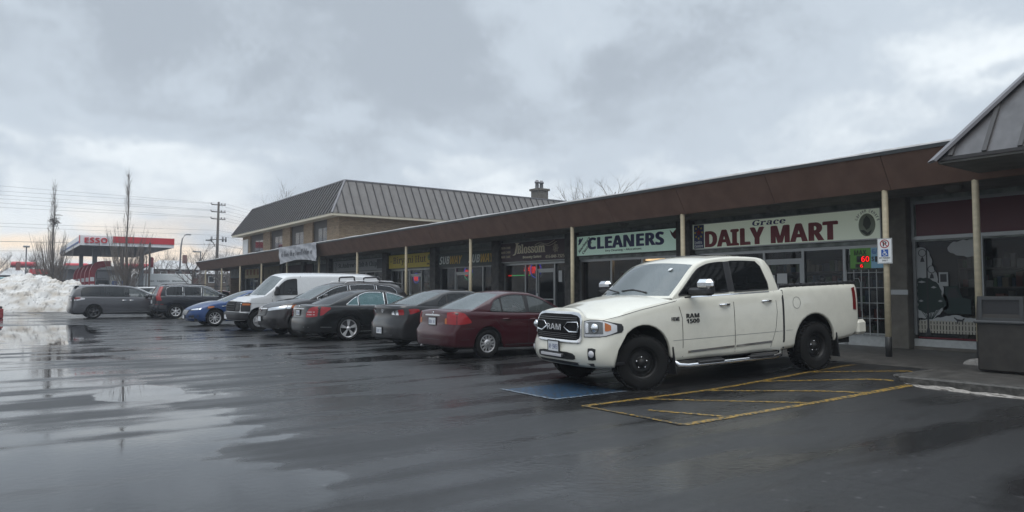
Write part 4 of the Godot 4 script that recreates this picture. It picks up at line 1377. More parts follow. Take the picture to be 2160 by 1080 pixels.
func build_van() -> void:
	var S := v_base()
	S.merge({"L": 5.5, "A": 0.28, "nf": 3.6, "B": 0.15, "nr": 4.0,
		"fx": [[0.35, 0.05], [0.5, 0.0], [0.64, 0.0], [0.68, 0.07], [0.95, 0.09], [1.02, 0.13], [1.1, 0.2]], "rx": [[0.35, 0.05], [0.5, 0.0], [1.3, 0.03]],
		"w": [[0.0, 0.96], [0.5, 1.0], [2.0, 1.01], [4.5, 1.01], [5.5, 0.98]],
		"yb": [[0.0, 0.38], [0.4, 0.40], [1.5, 0.42], [5.5, 0.45]],
		"sh": [[0.0, 1.02], [0.2, 1.10], [0.6, 1.17], [1.0, 1.225], [1.5, 1.25], [5.5, 1.27]],
		"cf": [[0.05, 0.0], [0.2, 0.04], [0.6, 0.06], [1.0, 0.05]], "cb": [[5.4, 0.0], [5.5, 0.0]],
		"axles": [0.79, 4.30], "r": 0.375, "tw": 0.235, "rim": 0.215, "arch": 0.45, "ay": 0.40, "style": "van_cap", "rim_mat": M.hub_plastic,
		"xw0": 0.98, "xr0": 5.42, "bow_f": 0.22, "bow_r": 0.03, "tum": 0.16, "fm": 0.11, "drop": 0.12,
		"rf": [[0.98, 1.24], [1.25, 1.55], [1.6, 1.93], [1.78, 2.04], [2.1, 2.085], [3.5, 2.11], [4.9, 2.10], [5.22, 2.06], [5.34, 1.95], [5.42, 1.3]],
		"ws": [1.01, 1.66], "bs": [5.36, 5.41], "win": [[1.30, 2.12]], "dlo": [[0.9, 1.9], [2.06, 1.87], [2.12, 1.84]], "wb": 0.03,
		"sec": [[0.0, 0.96], [0.1, 0.985], [0.4, 1.0], [0.9, 0.995], [1.0, 0.985]], "cabin_end": 2.5, "seats": [2.2], "seal": 0.014}, true)
	var car := thing("cargo_van", "white windowless cargo van with black bumper and grille, nose out", "van")
	v_body(S, car, M.van_white)
	v_cabin(S, car, M.van_white, M.glass_dark, M.glass)
	put("grille", v_patch(S, 0, st_(S, 0, [[0.0, 0.70, 1.04], [0.4, 0.70, 1.04], [0.6, 0.70, 1.04]]), 0.02), M.grille_black, car)
	for y in [0.76, 0.84, 0.92]: put("grille_bar", v_patch(S, 0, st_(S, 0, [[0.0, y, y + 0.03], [0.3, y, y + 0.03], [0.55, y, y + 0.03]]), 0.04, [1, -1], 1), M.black, car)
	for sg in [1, -1]:
		var hl := put("headlight", v_patch(S, 0, st_(S, 0, [[0.62, 0.70, 1.04], [0.8, 0.70, 1.04], [0.97, 0.70, 1.02], [1.0, 0.70, 1.02], [1.1, 0.70, 1.0]]), 0.015, [sg]), M.trim, car)
		put("reflector", v_patch(S, 0, st_(S, 0, [[0.66, 0.76, 0.93], [0.8, 0.76, 0.93], [0.9, 0.76, 0.93]]), 0.022, [sg]), M.lamp_black, hl)
		put("turn_lamp", v_patch(S, 0, st_(S, 0, [[0.97, 0.92, 0.98], [1.0, 0.92, 0.98], [1.09, 0.92, 0.975]]), 0.024, [sg]), M.amber, hl)
	put("bumper", v_patch(S, 0, st_(S, 0, [[0.0, 0.42, 0.66], [0.5, 0.42, 0.66], [0.9, 0.42, 0.66], [0.98, 0.42, 0.65], [1.0, 0.42, 0.65], [1.12, 0.44, 0.65]]), 0.03, [1, -1], 6), M.trim, car)
	var pl := flat()
	box(pl, Vector3(-0.02, 0.50, -0.34), Vector3(0.012, 0.15, 0.3))
	put("licence_plate", pl, M.plate, car)
	for e in [[[1.22, 0.5], [1.22, 1.24]], [[2.26, 0.5], [2.26, 1.25]]]: put("door_seam", v_line(S, e, 0.012), M.trim, car)
	for sg in [1.0, -1.0]:
		var ds := flat()
		box(ds, Vector3(2.26, 1.62, (tab(S.w, 2.2) * 0.985 - 0.075) * sg), Vector3(0.012, 0.7, 0.012), Basis(Vector3.RIGHT, -0.17 * sg))
		put("door_seam", ds, M.trim, car)
	put("side_crease", v_line(S, [[0.5, 0.98], [5.3, 1.0]], 0.008), M.alu, car)
	handle(S, car, 2.12, 1.08, M.trim)
	for sg in [1.0, -1.0]:
		var mm := flat()
		box(mm, Vector3(1.36, 1.42, 1.13 * sg), Vector3(0.12, 0.32, 0.22), Basis.IDENTITY, 0.04)
		box(mm, Vector3(1.40, 1.33, 1.0 * sg), Vector3(0.07, 0.06, 0.14), Basis.IDENTITY, 0.02)
		put("door_mirror", mm, M.black, car)
	for z in [0.5, -0.25]:
		var wp := smooth()
		tube(wp, [Vector3(0.86, 1.29, z), Vector3(0.93, 1.34, z - 0.3), Vector3(0.90, 1.31, z - 0.55)], 0.014, 6)
		put("wiper", wp, M.black, car)
	finish(car, S, 7.48 - 0.79 + 5.5 / 2, 26.42, 0.0)

func build_blue_sedan() -> void:
	var S := v_base()
	S.merge({"L": 4.87, "A": 0.62, "nf": 2.4, "B": 0.4,
		"fx": [[0.2, 0.12], [0.34, 0.02], [0.5, 0.0], [0.62, 0.03], [0.74, 0.1]], "rx": [[0.2, 0.1], [0.4, 0.0], [0.7, 0.03], [1.05, 0.1]],
		"w": [[0.0, 0.86], [0.6, 0.91], [2.0, 0.926], [3.8, 0.926], [4.87, 0.85]],
		"yb": [[0.0, 0.2], [0.5, 0.2], [2.0, 0.2], [4.87, 0.3]],
		"sh": [[0.0, 0.67], [0.25, 0.75], [0.8, 0.87], [1.3, 0.95], [2.5, 0.98], [4.0, 1.03], [4.87, 1.03]],
		"cf": [[0.0, 0.0], [0.2, 0.05], [0.7, 0.09], [1.4, 0.08]], "cb": [[4.3, 0.02], [4.8, 0.02]],
		"axles": [0.99, 3.84], "r": 0.338, "tw": 0.235, "rim": 0.235, "arch": 0.39, "ay": 0.345, "style": "ten",
		"xw0": 1.40, "xr0": 4.35, "tum": 0.2, "bow_f": 0.26,
		"rf": [[1.40, 0.955], [1.8, 1.15], [2.3, 1.38], [2.7, 1.465], [3.2, 1.47], [3.7, 1.36], [4.35, 1.05]],
		"ws": [1.46, 2.32], "bs": [3.7, 4.3], "win": [[1.65, 2.6], [2.7, 3.5], [3.54, 3.85]], "dlo": [[1.3, 1.42], [3.2, 1.40], [3.6, 1.28], [3.88, 1.08]], "seal_mat": M.chrome}, true)
	var car := thing("sedan_car", "bright blue sedan parked nose out to the left of the white van", "car")
	v_body(S, car, M.blue)
	v_cabin(S, car, M.blue, M.glass, M.glass_sky_sheen)
	front_lamps(S, car, [[0.58, 0.63, 0.68], [0.75, 0.635, 0.71], [0.92, 0.655, 0.75], [1.0, 0.675, 0.785], [1.14, 0.715, 0.81], [1.25, 0.765, 0.80]], [[1.0, 0.72, 0.79], [1.07, 0.725, 0.80], [1.16, 0.745, 0.805], [1.23, 0.77, 0.80]], [[0.68, 0.645, 0.685], [0.85, 0.66, 0.715], [0.96, 0.675, 0.735]])
	put("grille", v_patch(S, 0, st_(S, 0, [[0.0, 0.44, 0.66], [0.3, 0.45, 0.66], [0.45, 0.50, 0.65], [0.55, 0.58, 0.64]]), 0.008), M.lamp_black, car)
	for k in 5:
		var y := 0.475 + k * 0.036
		put("grille_bar", v_patch(S, 0, st_(S, 0, [[0.0, y, y + 0.012], [0.25, y, y + 0.012], [0.40 + k * 0.025, y, y + 0.012]]), 0.016, [1, -1], 1), M.alloy, car)
	put("bumper_opening", v_patch(S, 0, st_(S, 0, [[0.6, 0.36, 0.44], [0.8, 0.35, 0.46], [0.95, 0.38, 0.45]]), 0.006), M.lamp_black, car)
	put("bumper_trim", v_patch(S, 0, st_(S, 0, [[0.55, 0.335, 0.352], [0.8, 0.335, 0.355], [1.0, 0.345, 0.36], [1.05, 0.355, 0.365]]), 0.014, [1, -1], 1), M.chrome, car)
	plate_on(car, tab(S.fx, 0.40) - 0.02, 0.38, -1, "", M.trim)
	for e in [[[1.5, 0.3], [1.46, 0.93]], [[2.65, 0.3], [2.65, 0.96]]]: put("door_seam", v_line(S, e, 0.008), M.black, car)
	put("wing_trim", v_line(S, [[1.25, 0.80], [1.42, 0.82]], 0.04, 0.006), M.chrome, car)
	mirror_pair(S, car, 1.72, 1.04, Vector3(0.15, 0.14, 0.2), M.blue, M.trim)
	finish(car, S, 7.13 - 0.99 + 4.87 / 2, 31.1, 0.0)

func build_dark_suv() -> void:
	var S := v_base()
	S.merge({"L": 4.8, "B": 0.3, "nr": 3.0,
		"fx": [[0.25, 0.1], [0.5, 0.0], [0.75, 0.03], [0.95, 0.1]], "rx": [[0.3, 0.12], [0.45, 0.02], [0.6, 0.0], [0.72, 0.05], [0.95, 0.07], [1.18, 0.12]],
		"w": [[0.0, 0.88], [0.6, 0.93], [2.0, 0.95], [3.8, 0.95], [4.8, 0.9]],
		"yb": [[0.0, 0.28], [0.5, 0.26], [2.0, 0.26], [4.8, 0.36]],
		"sh": [[0.0, 0.88], [0.4, 1.0], [1.2, 1.1], [2.5, 1.13], [4.0, 1.15], [4.8, 1.16]],
		"cf": [[0.0, 0.0], [0.2, 0.05], [0.7, 0.08], [1.2, 0.06]], "cb": [[4.6, 0.0], [4.8, 0.0]],
		"axles": [0.9, 3.757], "r": 0.365, "tw": 0.24, "rim": 0.235, "arch": 0.42, "ay": 0.37, "style": "six",
		"xw0": 1.2, "xr0": 4.64, "bow_r": 0.05, "tum": 0.2, "fm": 0.055,
		"rf": [[1.2, 1.1], [1.6, 1.36], [2.05, 1.62], [2.4, 1.71], [3.3, 1.75], [4.1, 1.735], [4.38, 1.69], [4.64, 1.18]],
		"ws": [1.26, 2.06], "bs": [4.42, 4.6], "win": [[1.45, 2.45], [2.53, 3.36], [3.43, 4.22]], "dlo": [[1.2, 1.66], [4.0, 1.64], [4.16, 1.58], [4.24, 1.38]],
		"seal_mat": M.chrome, "seal": 0.008, "glasses": {0: M.glass_sky_sheen}}, true)
	var car := thing("suv_car", "black SUV with tall red tail lights and chrome window frame, nose in", "car")
	v_body(S, car, M.navy_black)
	v_cabin(S, car, M.navy_black, M.glass_dark, M.glass_sky_sheen)
	# tall lamps climbing the rear pillar
	for sg in [1.0, -1.0]:
		var tl := smooth()
		var rows := []
		for e in [[4.60, 0.93, 0.17], [4.63, 1.05, 0.17], [4.615, 1.15, 0.13], [4.56, 1.3, 0.10], [4.50, 1.45, 0.10], [4.44, 1.58, 0.09], [4.40, 1.64, 0.08]]:
			var y: float = e[1]
			var z: float = v_half(S, 4.5, minf(y, 1.15)) - 0.2 * pow(clampf((y - 1.15) / 0.6, 0.0, 1.0), 1.25) + 0.012
			rows.append([Vector3(e[0] - e[2], y, z * sg), Vector3(e[0], y, (z - 0.01) * sg), Vector3(e[0] + 0.045, y, (z - 0.07) * sg), Vector3(e[0] + 0.05, y, (z - 0.16) * sg)])
		grid(tl, rows)
		put("tail_light", tl, M.red_lamp, car)
	put("bumper_trim", v_patch(S, 1, st_(S, 1, [[0.0, 0.5, 0.7], [0.6, 0.5, 0.7], [0.95, 0.5, 0.7], [1.0, 0.5, 0.7], [1.3, 0.5, 0.68]]), 0.008), M.trim, car)
	put("rear_reflector", v_patch(S, 1, st_(S, 1, [[0.8, 0.72, 0.75], [0.95, 0.72, 0.75], [1.0, 0.72, 0.75], [1.1, 0.72, 0.75]]), 0.01, [1, -1], 1), M.red_lamp_dark, car)
	plate_on(car, S.L - tab(S.rx, 0.85) + 0.012, 0.85, 1, "", null)
	for e in [[[1.3, 0.4], [1.28, 1.08]], [[2.49, 0.4], [2.49, 1.12]], [[3.3, 0.75], [3.42, 1.0], [3.42, 1.13]]]: put("door_seam", v_line(S, e, 0.008), M.black, car)
	handle(S, car, 2.35, 0.99, M.navy_black)
	handle(S, car, 3.2, 1.0, M.navy_black)
	mirror_pair(S, car, 1.62, 1.2, Vector3(0.16, 0.17, 0.22), M.navy_black, M.trim)
	for sg in [1.0, -1.0]:
		var rails := smooth()
		tube(rails, [Vector3(2.2, 1.66, 0.66 * sg), Vector3(2.3, 1.745, 0.66 * sg), Vector3(3.3, 1.785, 0.66 * sg), Vector3(4.1, 1.765, 0.66 * sg), Vector3(4.25, 1.71, 0.66 * sg)], 0.018, 8)
		put("roof_rail", rails, M.trim, car)
	finish(car, S, 7.44 - 1.04 + 4.8 / 2, 40.55, PI)

func build_minivan() -> void:
	var S := v_base()
	S.merge({"L": 5.08, "B": 0.32, "nr": 3.0,
		"fx": [[0.2, 0.1], [0.45, 0.0], [0.7, 0.05], [0.85, 0.12]], "rx": [[0.22, 0.1], [0.4, 0.01], [0.6, 0.0], [0.7, 0.05], [0.95, 0.06], [1.15, 0.1]],
		"w": [[0.0, 0.9], [0.6, 0.96], [2.0, 0.99], [4.0, 0.985], [5.08, 0.92]],
		"yb": [[0.0, 0.2], [0.5, 0.2], [2.0, 0.2], [5.08, 0.28]],
		"sh": [[0.0, 0.78], [0.4, 0.93], [1.0, 1.04], [2.0, 1.08], [4.0, 1.12], [5.08, 1.13]],
		"cf": [[0.0, 0.0], [0.2, 0.05], [0.7, 0.07], [1.0, 0.06]], "cb": [[4.9, 0.0], [5.08, 0.0]],
		"axles": [0.95, 3.98], "r": 0.345, "tw": 0.235, "rim": 0.24, "arch": 0.40, "ay": 0.35, "style": "five", "rim_mat": M.alloy_dark,
		"xw0": 0.98, "xr0": 4.95, "bow_r": 0.06, "bow_f": 0.25, "tum": 0.22, "fm": 0.06,
		"rf": [[0.98, 1.04], [1.45, 1.31], [1.95, 1.57], [2.4, 1.69], [3.4, 1.745], [4.4, 1.715], [4.68, 1.66], [4.95, 1.15]],
		"ws": [1.04, 1.98], "bs": [4.72, 4.92], "win": [[1.4, 2.38], [2.44, 3.5], [3.52, 4.56]], "dlo": [[0.9, 1.65], [4.2, 1.62], [4.46, 1.56], [4.58, 1.36]], "pillar_mat": M.glass_dark,
		"glasses": {0: M.glass_sky_sheen}}, true)
	var car := thing("minivan", "dark grey minivan seen side on in front of the snow pile", "minivan")
	v_body(S, car, M.mid_grey)
	v_cabin(S, car, M.mid_grey, M.glass_dark, M.glass_sky_sheen)
	put("tail_light", v_patch(S, 1, st_(S, 1, [[0.72, 0.90, 1.06], [0.85, 0.90, 1.08], [0.97, 0.92, 1.08], [1.0, 0.93, 1.08], [1.15, 0.96, 1.07], [1.3, 0.99, 1.05]]), 0.008), M.clear_lamp, car)
	put("tail_lamp_red", v_patch(S, 1, st_(S, 1, [[0.72, 0.98, 1.08], [0.85, 0.98, 1.09], [0.97, 0.99, 1.09], [1.0, 1.0, 1.09], [1.1, 1.02, 1.08]]), 0.011), M.red_lamp_dark, car)
	put("bumper_seam", v_patch(S, 1, st_(S, 1, [[0.0, 0.68, 0.69], [0.5, 0.68, 0.69], [0.95, 0.68, 0.69], [1.0, 0.68, 0.69], [1.3, 0.66, 0.67]]), 0.004, [1, -1], 1), M.black, car)
	for e in [[[1.35, 0.35], [1.3, 1.0]], [[2.41, 0.35], [2.41, 1.08]], [[3.5, 0.6], [3.52, 1.1]]]: put("door_seam", v_line(S, e, 0.009), M.black, car)
	put("slide_track", v_line(S, [[2.6, 1.0], [4.6, 1.02]], 0.012), M.black, car)
	put("sill", v_line(S, [[1.4, 0.28], [3.55, 0.28]], 0.05, 0.012), M.trim, car)
	put("sill_trim", v_line(S, [[1.4, 0.32], [3.55, 0.32]], 0.014, 0.014), M.alu, car)
	handle(S, car, 2.28, 0.93, M.chrome)
	handle(S, car, 2.62, 0.93, M.chrome)
	mirror_pair(S, car, 1.55, 1.15, Vector3(0.17, 0.19, 0.24), M.mid_grey, M.trim)
	var sp := flat()
	box(sp, Vector3(4.78, 1.67, 0), Vector3(0.3, 0.035, 1.2), Basis(Vector3.BACK, -0.1), 0.012)
	put("rear_spoiler", sp, M.mid_grey, car)
	var turn := PI + deg_to_rad(1.0)
	finish(car, S, 0, 0, turn)
	# the near rear tyre stands at X 4.04, t 42.1
	var b := Basis(Vector3.UP, turn)
	car.position = Vector3(4.04, 0, -42.1) - b * Vector3(3.98 - 2.54, 0, -0.9)

func far_car(label: String, P: Material, X: float, t: float, turn: float, tall: bool) -> void:
	var S := v_base()
	var h := 0.22 if tall else 0.0
	S.merge({"L": 4.6, "fx": [[0.2, 0.08], [0.4, 0.0], [0.72 + h, 0.12]], "rx": [[0.2, 0.1], [0.4, 0.0], [1.0 + h, 0.1]],
		"w": [[0.0, 0.84], [0.6, 0.88], [3.6, 0.9], [4.6, 0.84]], "yb": [[0.0, 0.22], [4.6, 0.3]],
		"sh": [[0.0, 0.72 + h], [0.5, 0.84 + h], [1.2, 0.95 + h], [4.6, 1.02 + h]],
		"cf": [[0.0, 0.0], [0.3, 0.05], [1.3, 0.06]], "cb": [[4.0, 0.02], [4.6, 0.01]],
		"axles": [0.92, 3.58], "r": 0.33, "rim": 0.22, "arch": 0.38, "ay": 0.34, "style": "five",
		"xw0": 1.3, "xr0": 4.5 if tall else 4.0,
		"rf": [[1.3, 0.96 + h], [1.75, 1.2 + h], [2.2, 1.42 + h], [2.7, 1.47 + h], [3.9, 1.44 + h], [4.2, 1.36 + h], [4.5, 1.04 + h]] if tall else [[1.3, 0.96], [1.75, 1.2], [2.2, 1.42], [2.6, 1.47], [3.1, 1.44], [3.5, 1.27], [4.0, 1.03]],
		"ws": [1.36, 2.2], "bs": [4.22, 4.46] if tall else [3.2, 3.94], "win": [[1.5, 2.45], [2.53, 3.4], [3.45, 4.1]] if tall else [[1.5, 2.45], [2.53, 3.35]]}, true)
	var car := thing("suv_car" if tall else "sedan_car", label, "car", Vector3.ZERO, 0.0, "cars in the lot beyond the dark SUV")
	v_body(S, car, P)
	v_cabin(S, car, P, M.glass_dark, M.glass_sky_sheen)
	put("headlight", v_patch(S, 0, st_(S, 0, [[0.6, 0.62 + h, 0.70 + h], [0.9, 0.64 + h, 0.74 + h], [1.0, 0.67 + h, 0.76 + h]]), 0.006), M.lamp_inner, car)
	put("tail_light", v_patch(S, 1, st_(S, 1, [[0.7, 0.75 + h, 0.92 + h], [0.95, 0.75 + h, 0.94 + h], [1.0, 0.76 + h, 0.94 + h], [1.15, 0.8 + h, 0.92 + h]]), 0.006), M.red_lamp, car)
	finish(car, S, X, t, turn)

func build_far_cars() -> void:
	far_car("white SUV seen behind the grey minivan's nose", M.van_white, 8.6, 52.0, PI, true)
	far_car("pale cream SUV between the minivan and the black SUV", M.cream_paint, 10.0, 49.6, PI, true)
	far_car("silver sedan under the far end of the canopy", M.silver, 19.0, 73.0, 0.4, false)
	far_car("dark red car at the far end of the canopy", M.red_paint, 15.6, 66.5, 0.0, false)
	far_car("dark blue car beyond the far end of the canopy", M.blue, 17.5, 79.0, 0.3, false)

# ---------- the ground ----------
# the lot is flat; only the accessible bay ramps up to the pavement
func gh(X: float, t: float) -> float:
	var w := smoothstep(4.9, 5.7, t) * (1.0 - smoothstep(10.5, 12.5, t))
	return 0.124 * w * smoothstep(7.9, 12.6, X)

func build_ground() -> void:
	var xs := [-350.0, -150.0, -60.0, -30.0, -20.0]
	var x := -10.0
	while x < 30.01:
		xs.append(x)
		x += 0.5 if x < 7.0 or x > 13.4 else 0.25
	xs.append_array([40.0, 70.0, 150.0, 350.0])
	var ts := [-60.0, -25.0, -10.0]
	var t := -5.0
	while t < 35.01:
		ts.append(t)
		t += 0.5 if t < 4.0 or t > 13.0 else 0.25
	ts.append_array([45.0, 60.0, 80.0, 120.0, 200.0, 420.0])
	var st := smooth()
	for i in xs.size() - 1:
		for j in ts.size() - 1:
			var c := []
			for e in [[xs[i], ts[j]], [xs[i + 1], ts[j]], [xs[i + 1], ts[j + 1]], [xs[i], ts[j + 1]]]: c.append(e)
			for k in [0, 2, 1, 0, 3, 2]:
				st.set_uv(Vector2((c[k][0] + 10.0) / 40.0, (c[k][1] + 5.0) / 40.0))
				st.set_uv2(Vector2(c[k][0], c[k][1]) / 1.7)
				st.add_vertex(Vector3(c[k][0], gh(c[k][0], c[k][1]), -c[k][1]))
	var o := put("ground", st, wet_asphalt())
	tag(o, "wet grey asphalt of the parking lot with puddles and tyre streaks", "ground", "", "structure")
	# pavement in front of the shops
	var sw := thing("pavement", "damp concrete pavement under the shop canopy", "pavement")
	sw.set_meta("kind", "structure")
	var s := flat()
	bx(s, 12.62, 17.2, -0.1, 0.13, 5.45, 66.0)
	bx(s, 11.3, 17.2, -0.1, 0.13, -6.0, 5.447)
	put("pavement_slab", s, M.side_walk, sw)
	var k := 0
	var tt := -6.0
	while tt < 5.3:
		var l := 1.9
		var e := minf(tt + l - 0.012, 5.44)
		put("kerb_stone", bxm(11.13, 11.31, -0.1, 0.137, tt, e, 0.02), M.curb, sw)
		tt += l
		k += 1
	put("kerb_stone", bxm(11.3, 12.6, -0.1, 0.136, 5.40, 5.55, 0.02), M.curb, sw)
	tt = 12.6
	while tt < 65.0:
		put("kerb_stone", bxm(12.46, 12.63, -0.1, 0.136, tt, tt + 2.58, 0.02), M.curb, sw)
		tt += 2.6
	# painted marks
	var y := thing("bay_marking", "yellow painted hatching beside the cream pickup truck", "road marking")
	y.set_meta("kind", "structure")
	var A := Vector2(5.92, 6.68)
	var B := Vector2(5.95, 5.13)
	var C := Vector2(11.08, 5.16)
	var D := Vector2(12.3, 6.70)
	for e in [[A, D, 0.085], [B, C, 0.10],
			[Vector2(6.35, 6.0), Vector2(6.75, 5.16), 0.08], [Vector2(6.95, 6.66), Vector2(8.42, 5.18), 0.08], [Vector2(8.25, 6.68), Vector2(9.78, 5.18), 0.08], [Vector2(9.55, 6.68), Vector2(11.05, 5.42), 0.09], [Vector2(10.9, 6.68), Vector2(12.1, 5.62), 0.09]]:
		put("painted_line", ribbon(e[0], e[1], e[2], 0.005), M.yellow, y)
	put("painted_line", ribbon(A, B, 0.07, 0.009), M.yellow_faint, y)
	var bl := thing("bay_symbol", "blue painted square with worn white border under the pickup's nose", "road marking")
	bl.set_meta("kind", "structure")
	var bs := flat()
	for i in 8: quad(bs, Vector3(6.0 + i * 0.16, 0.004, -7.32), Vector3(6.16 + i * 0.16, 0.004, -7.32), Vector3(6.16 + i * 0.16, 0.004, -8.48), Vector3(6.0 + i * 0.16, 0.004, -8.48))
	put("painted_square", bs, M.blue_mark, bl)
	for e in [[Vector2(5.97, 7.32), Vector2(5.97, 8.53)], [Vector2(5.97, 7.30), Vector2(7.28, 7.30)]]: put("painted_border", ribbon(e[0], e[1], 0.06, 0.008), M.white_mark, bl)
	# a sunken drain grate out in the lane
	var dr := thing("drain_cover", "dark iron drain cover in the lane before the black sedan", "drain cover", Vector3(5.4, 0, -14.9))
	var dm := flat()
	lathe(dm, Vector3.ZERO, Vector3.UP, [[0.33, 0.001], [0.33, 0.009], [0.29, 0.009], [0.29, 0.005], [0.0, 0.005]], 28)
	put("cover_frame", dm, M.trim, dr)
	for i in 5: put("grate_bar", _boxat(Vector3(-0.2 + i * 0.1, 0.006, 0), Vector3(0.04, 0.006, 0.5 - absf(i - 2) * 0.06)), M.black, dr)
	# old snow along the kerb
	var sn := flat()
	var rows := []
	for i in 150:
		var q := -4.0 + i * 0.0633
		var r := []
		for j in 9:
			var u := j / 8.0
			var h := sin(PI * u) * (0.022 + 0.022 * sin(q * 7.0) * sin(q * 3.1) + rng.randf() * 0.02)
			var wv := 0.075 + 0.035 * sin(q * 4.0 + 1.0) * sin(q * 1.3) + 0.03 * rng.randf()
			if i == 0 or i == 149: h *= 0.1
			r.append(Vector3(11.14 - wv * (1 - u) * 1.3, maxf(h, -0.01), -q) + Vector3(rng.randf_range(-0.01, 0.01), 0, rng.randf_range(-0.02, 0.02)))
		rows.append(r)
	grid(sn, rows)
	tag(put("snow_strip", sn, M.old_snow), "strip of old snow melting along the foot of the kerb", "snow", "", "structure")
	var lump := smooth()
	var lr := []
	for i in 7:
		var r := []
		for k2 in 13:
			var a := TAU * k2 / 12
			var u := i / 6.0
			var rad := 0.16 * cos(u * PI / 2) * (1 + 0.25 * sin(a * 3 + 1) + 0.12 * sin(a * 5))
			r.append(Vector3(14.0 + cos(a) * rad, 0.125 + 0.12 * sin(u * PI / 2), -5.35 + sin(a) * rad * 1.3))
		lr.append(r)
	grid(lump, lr)
	tag(put("snow_lump", lump, M.old_snow), "small lump of snow at the foot of the post beside the bin", "snow")

func _boxat(c: Vector3, z: Vector3, bev := 0.0) -> SurfaceTool:
	var s := flat()
	box(s, c, z, Basis.IDENTITY, bev)
	return s

func ribbon(a: Vector2, b: Vector2, w: float, up: float) -> SurfaceTool:
	var s := flat()
	var n := maxi(2, int(a.distance_to(b) / 0.3))
	var o := (b - a).normalized().orthogonal() * w / 2
	for k in n:
		var p := a.lerp(b, float(k) / n)
		var q := a.lerp(b, float(k + 1) / n)
		var c := []
		for e in [p - o, q - o, q + o, p + o]: c.append(Vector3(e.x, gh(e.x, e.y) + up, -e.y))
		quad(s, c[0], c[1], c[2], c[3])
	return s

func wet_asphalt() -> StandardMaterial3D:
	var n := 1400
	var streak := FastNoiseLite.new()
	streak.seed = 31
	streak.noise_type = FastNoiseLite.TYPE_SIMPLEX_SMOOTH
	streak.frequency = 1.0
	streak.fractal_octaves = 5
	var blotch := FastNoiseLite.new()
	blotch.seed = 32
	blotch.noise_type = FastNoiseLite.TYPE_SIMPLEX_SMOOTH
	blotch.frequency = 1.0
	blotch.fractal_octaves = 6
	blotch.fractal_gain = 0.58
	var rough := PackedByteArray()
	var bump := PackedByteArray()
	var tone := PackedByteArray()
	rough.resize(n * n)
	bump.resize(n * n)
	tone.resize(n * n * 3)
	var r2 := RandomNumberGenerator.new()
	r2.seed = 9
	for j in n:
		var t := j * 40.0 / n - 5.0
		for i in n:
			var X := i * 40.0 / n - 10.0
			var s := streak.get_noise_2d(X * 0.17 + t * 0.03, t * 1.1)
			var b := blotch.get_noise_2d(X * 0.25, t * 0.25)
			# a film of water stands on the western side and in hollows
			var edge := 1.95 + 0.02 * maxf(t - 5.0, 0.0) + 1.1 * blotch.get_noise_2d(X * 0.5 + 40.0, t * 0.5) + 0.35 * s
			var film := smoothstep(0.16, -0.12, X - edge)
			film *= clampf(0.72 + 0.75 * s + 0.9 * b, 0.0, 1.0)
			var hollow := smoothstep(0.24, 0.36, b + 0.45 * s) * smoothstep(18.0, 8.0, X) * smoothstep(7.0, 15.0, t)
			var deep := smoothstep(1.0, 0.86, Vector2((X - 1.68) / 0.52, (t - 11.2) / 0.95).length() + 0.3 * s + 0.35 * b) + smoothstep(1.0, 0.85, Vector2((X - 1.2) / 1.9, (t - 31.0) / 9.0).length() + 0.45 * s + 0.4 * b)
			var w := clampf(maxf(maxf(film * 0.8, hollow * 0.5), deep), 0.0, 1.0)
			var dry := lerpf(0.46, 0.20, clampf(0.5 + 1.6 * s + 0.8 * b - 0.04 * (X - 5.0), 0.0, 1.0))
			var ro := lerpf(dry, 0.03, w * w * (3.0 - 2.0 * w))
			rough[j * n + i] = int(clampf(ro, 0.0, 1.0) * 255.0)
			var g0 := r2.randf() - 0.5
			bump[j * n + i] = int(clampf(127.0 + g0 * 150.0 * (1.0 - w) + 30.0 * s * (1.0 - w), 0.0, 255.0))
			# patched courses, seams and a few wandering cracks
			var tn := 1.0 + 0.4 * b + 0.25 * s - 0.2 * w + 0.55 * g0 * (1.0 - w)
			if X + 0.15 * b > 3.4 and X < 5.2 + 0.1 * b: tn *= 0.86
			var cr := absf(blotch.get_noise_2d(X * 0.09 + 7.0, t * 0.09 - 3.0))
			if cr < 0.0022: tn *= 0.42
			var cs := absf(X - 5.35 - 0.25 * blotch.get_noise_2d(3.0, t * 0.3))
			if cs < 0.022 and t < 14.0: tn *= 0.5
			var g := clampf(0.033 * tn, 0.008, 0.085)
			if g0 > 0.4988: g = 0.2
			# sRGB bytes
			var sr := (1.055 * pow(g, 1.0 / 2.4) - 0.055) * 255.0
			var at := (j * n + i) * 3
			tone[at] = int(sr)
			tone[at + 1] = int(sr * 0.995)
			tone[at + 2] = int(sr * 1.01)
	var m := mat(Color.WHITE, 1.0)
	m.albedo_texture = ImageTexture.create_from_image(Image.create_from_data(n, n, false, Image.FORMAT_RGB8, tone))
	m.roughness_texture = ImageTexture.create_from_image(Image.create_from_data(n, n, false, Image.FORMAT_L8, rough))
	m.roughness_texture_channel = BaseMaterial3D.TEXTURE_CHANNEL_RED
	m.heightmap_enabled = true
	m.heightmap_texture = ImageTexture.create_from_image(Image.create_from_data(n, n, false, Image.FORMAT_L8, bump))
	m.metallic_specular = 0.5
	m.heightmap_scale = 0.22
	m.detail_enabled = true
	m.detail_blend_mode = BaseMaterial3D.BLEND_MODE_MUL
	m.detail_uv_layer = BaseMaterial3D.DETAIL_UV_2
	m.detail_albedo = noise_tex(0.22, 51, Color(0.35, 0.35, 0.35), Color(1, 1, 1), 512, 3)
	var white := Image.create_empty(4, 4, false, Image.FORMAT_RGB8)
	white.fill(Color.WHITE)
	m.detail_mask = ImageTexture.create_from_image(white)
	return m

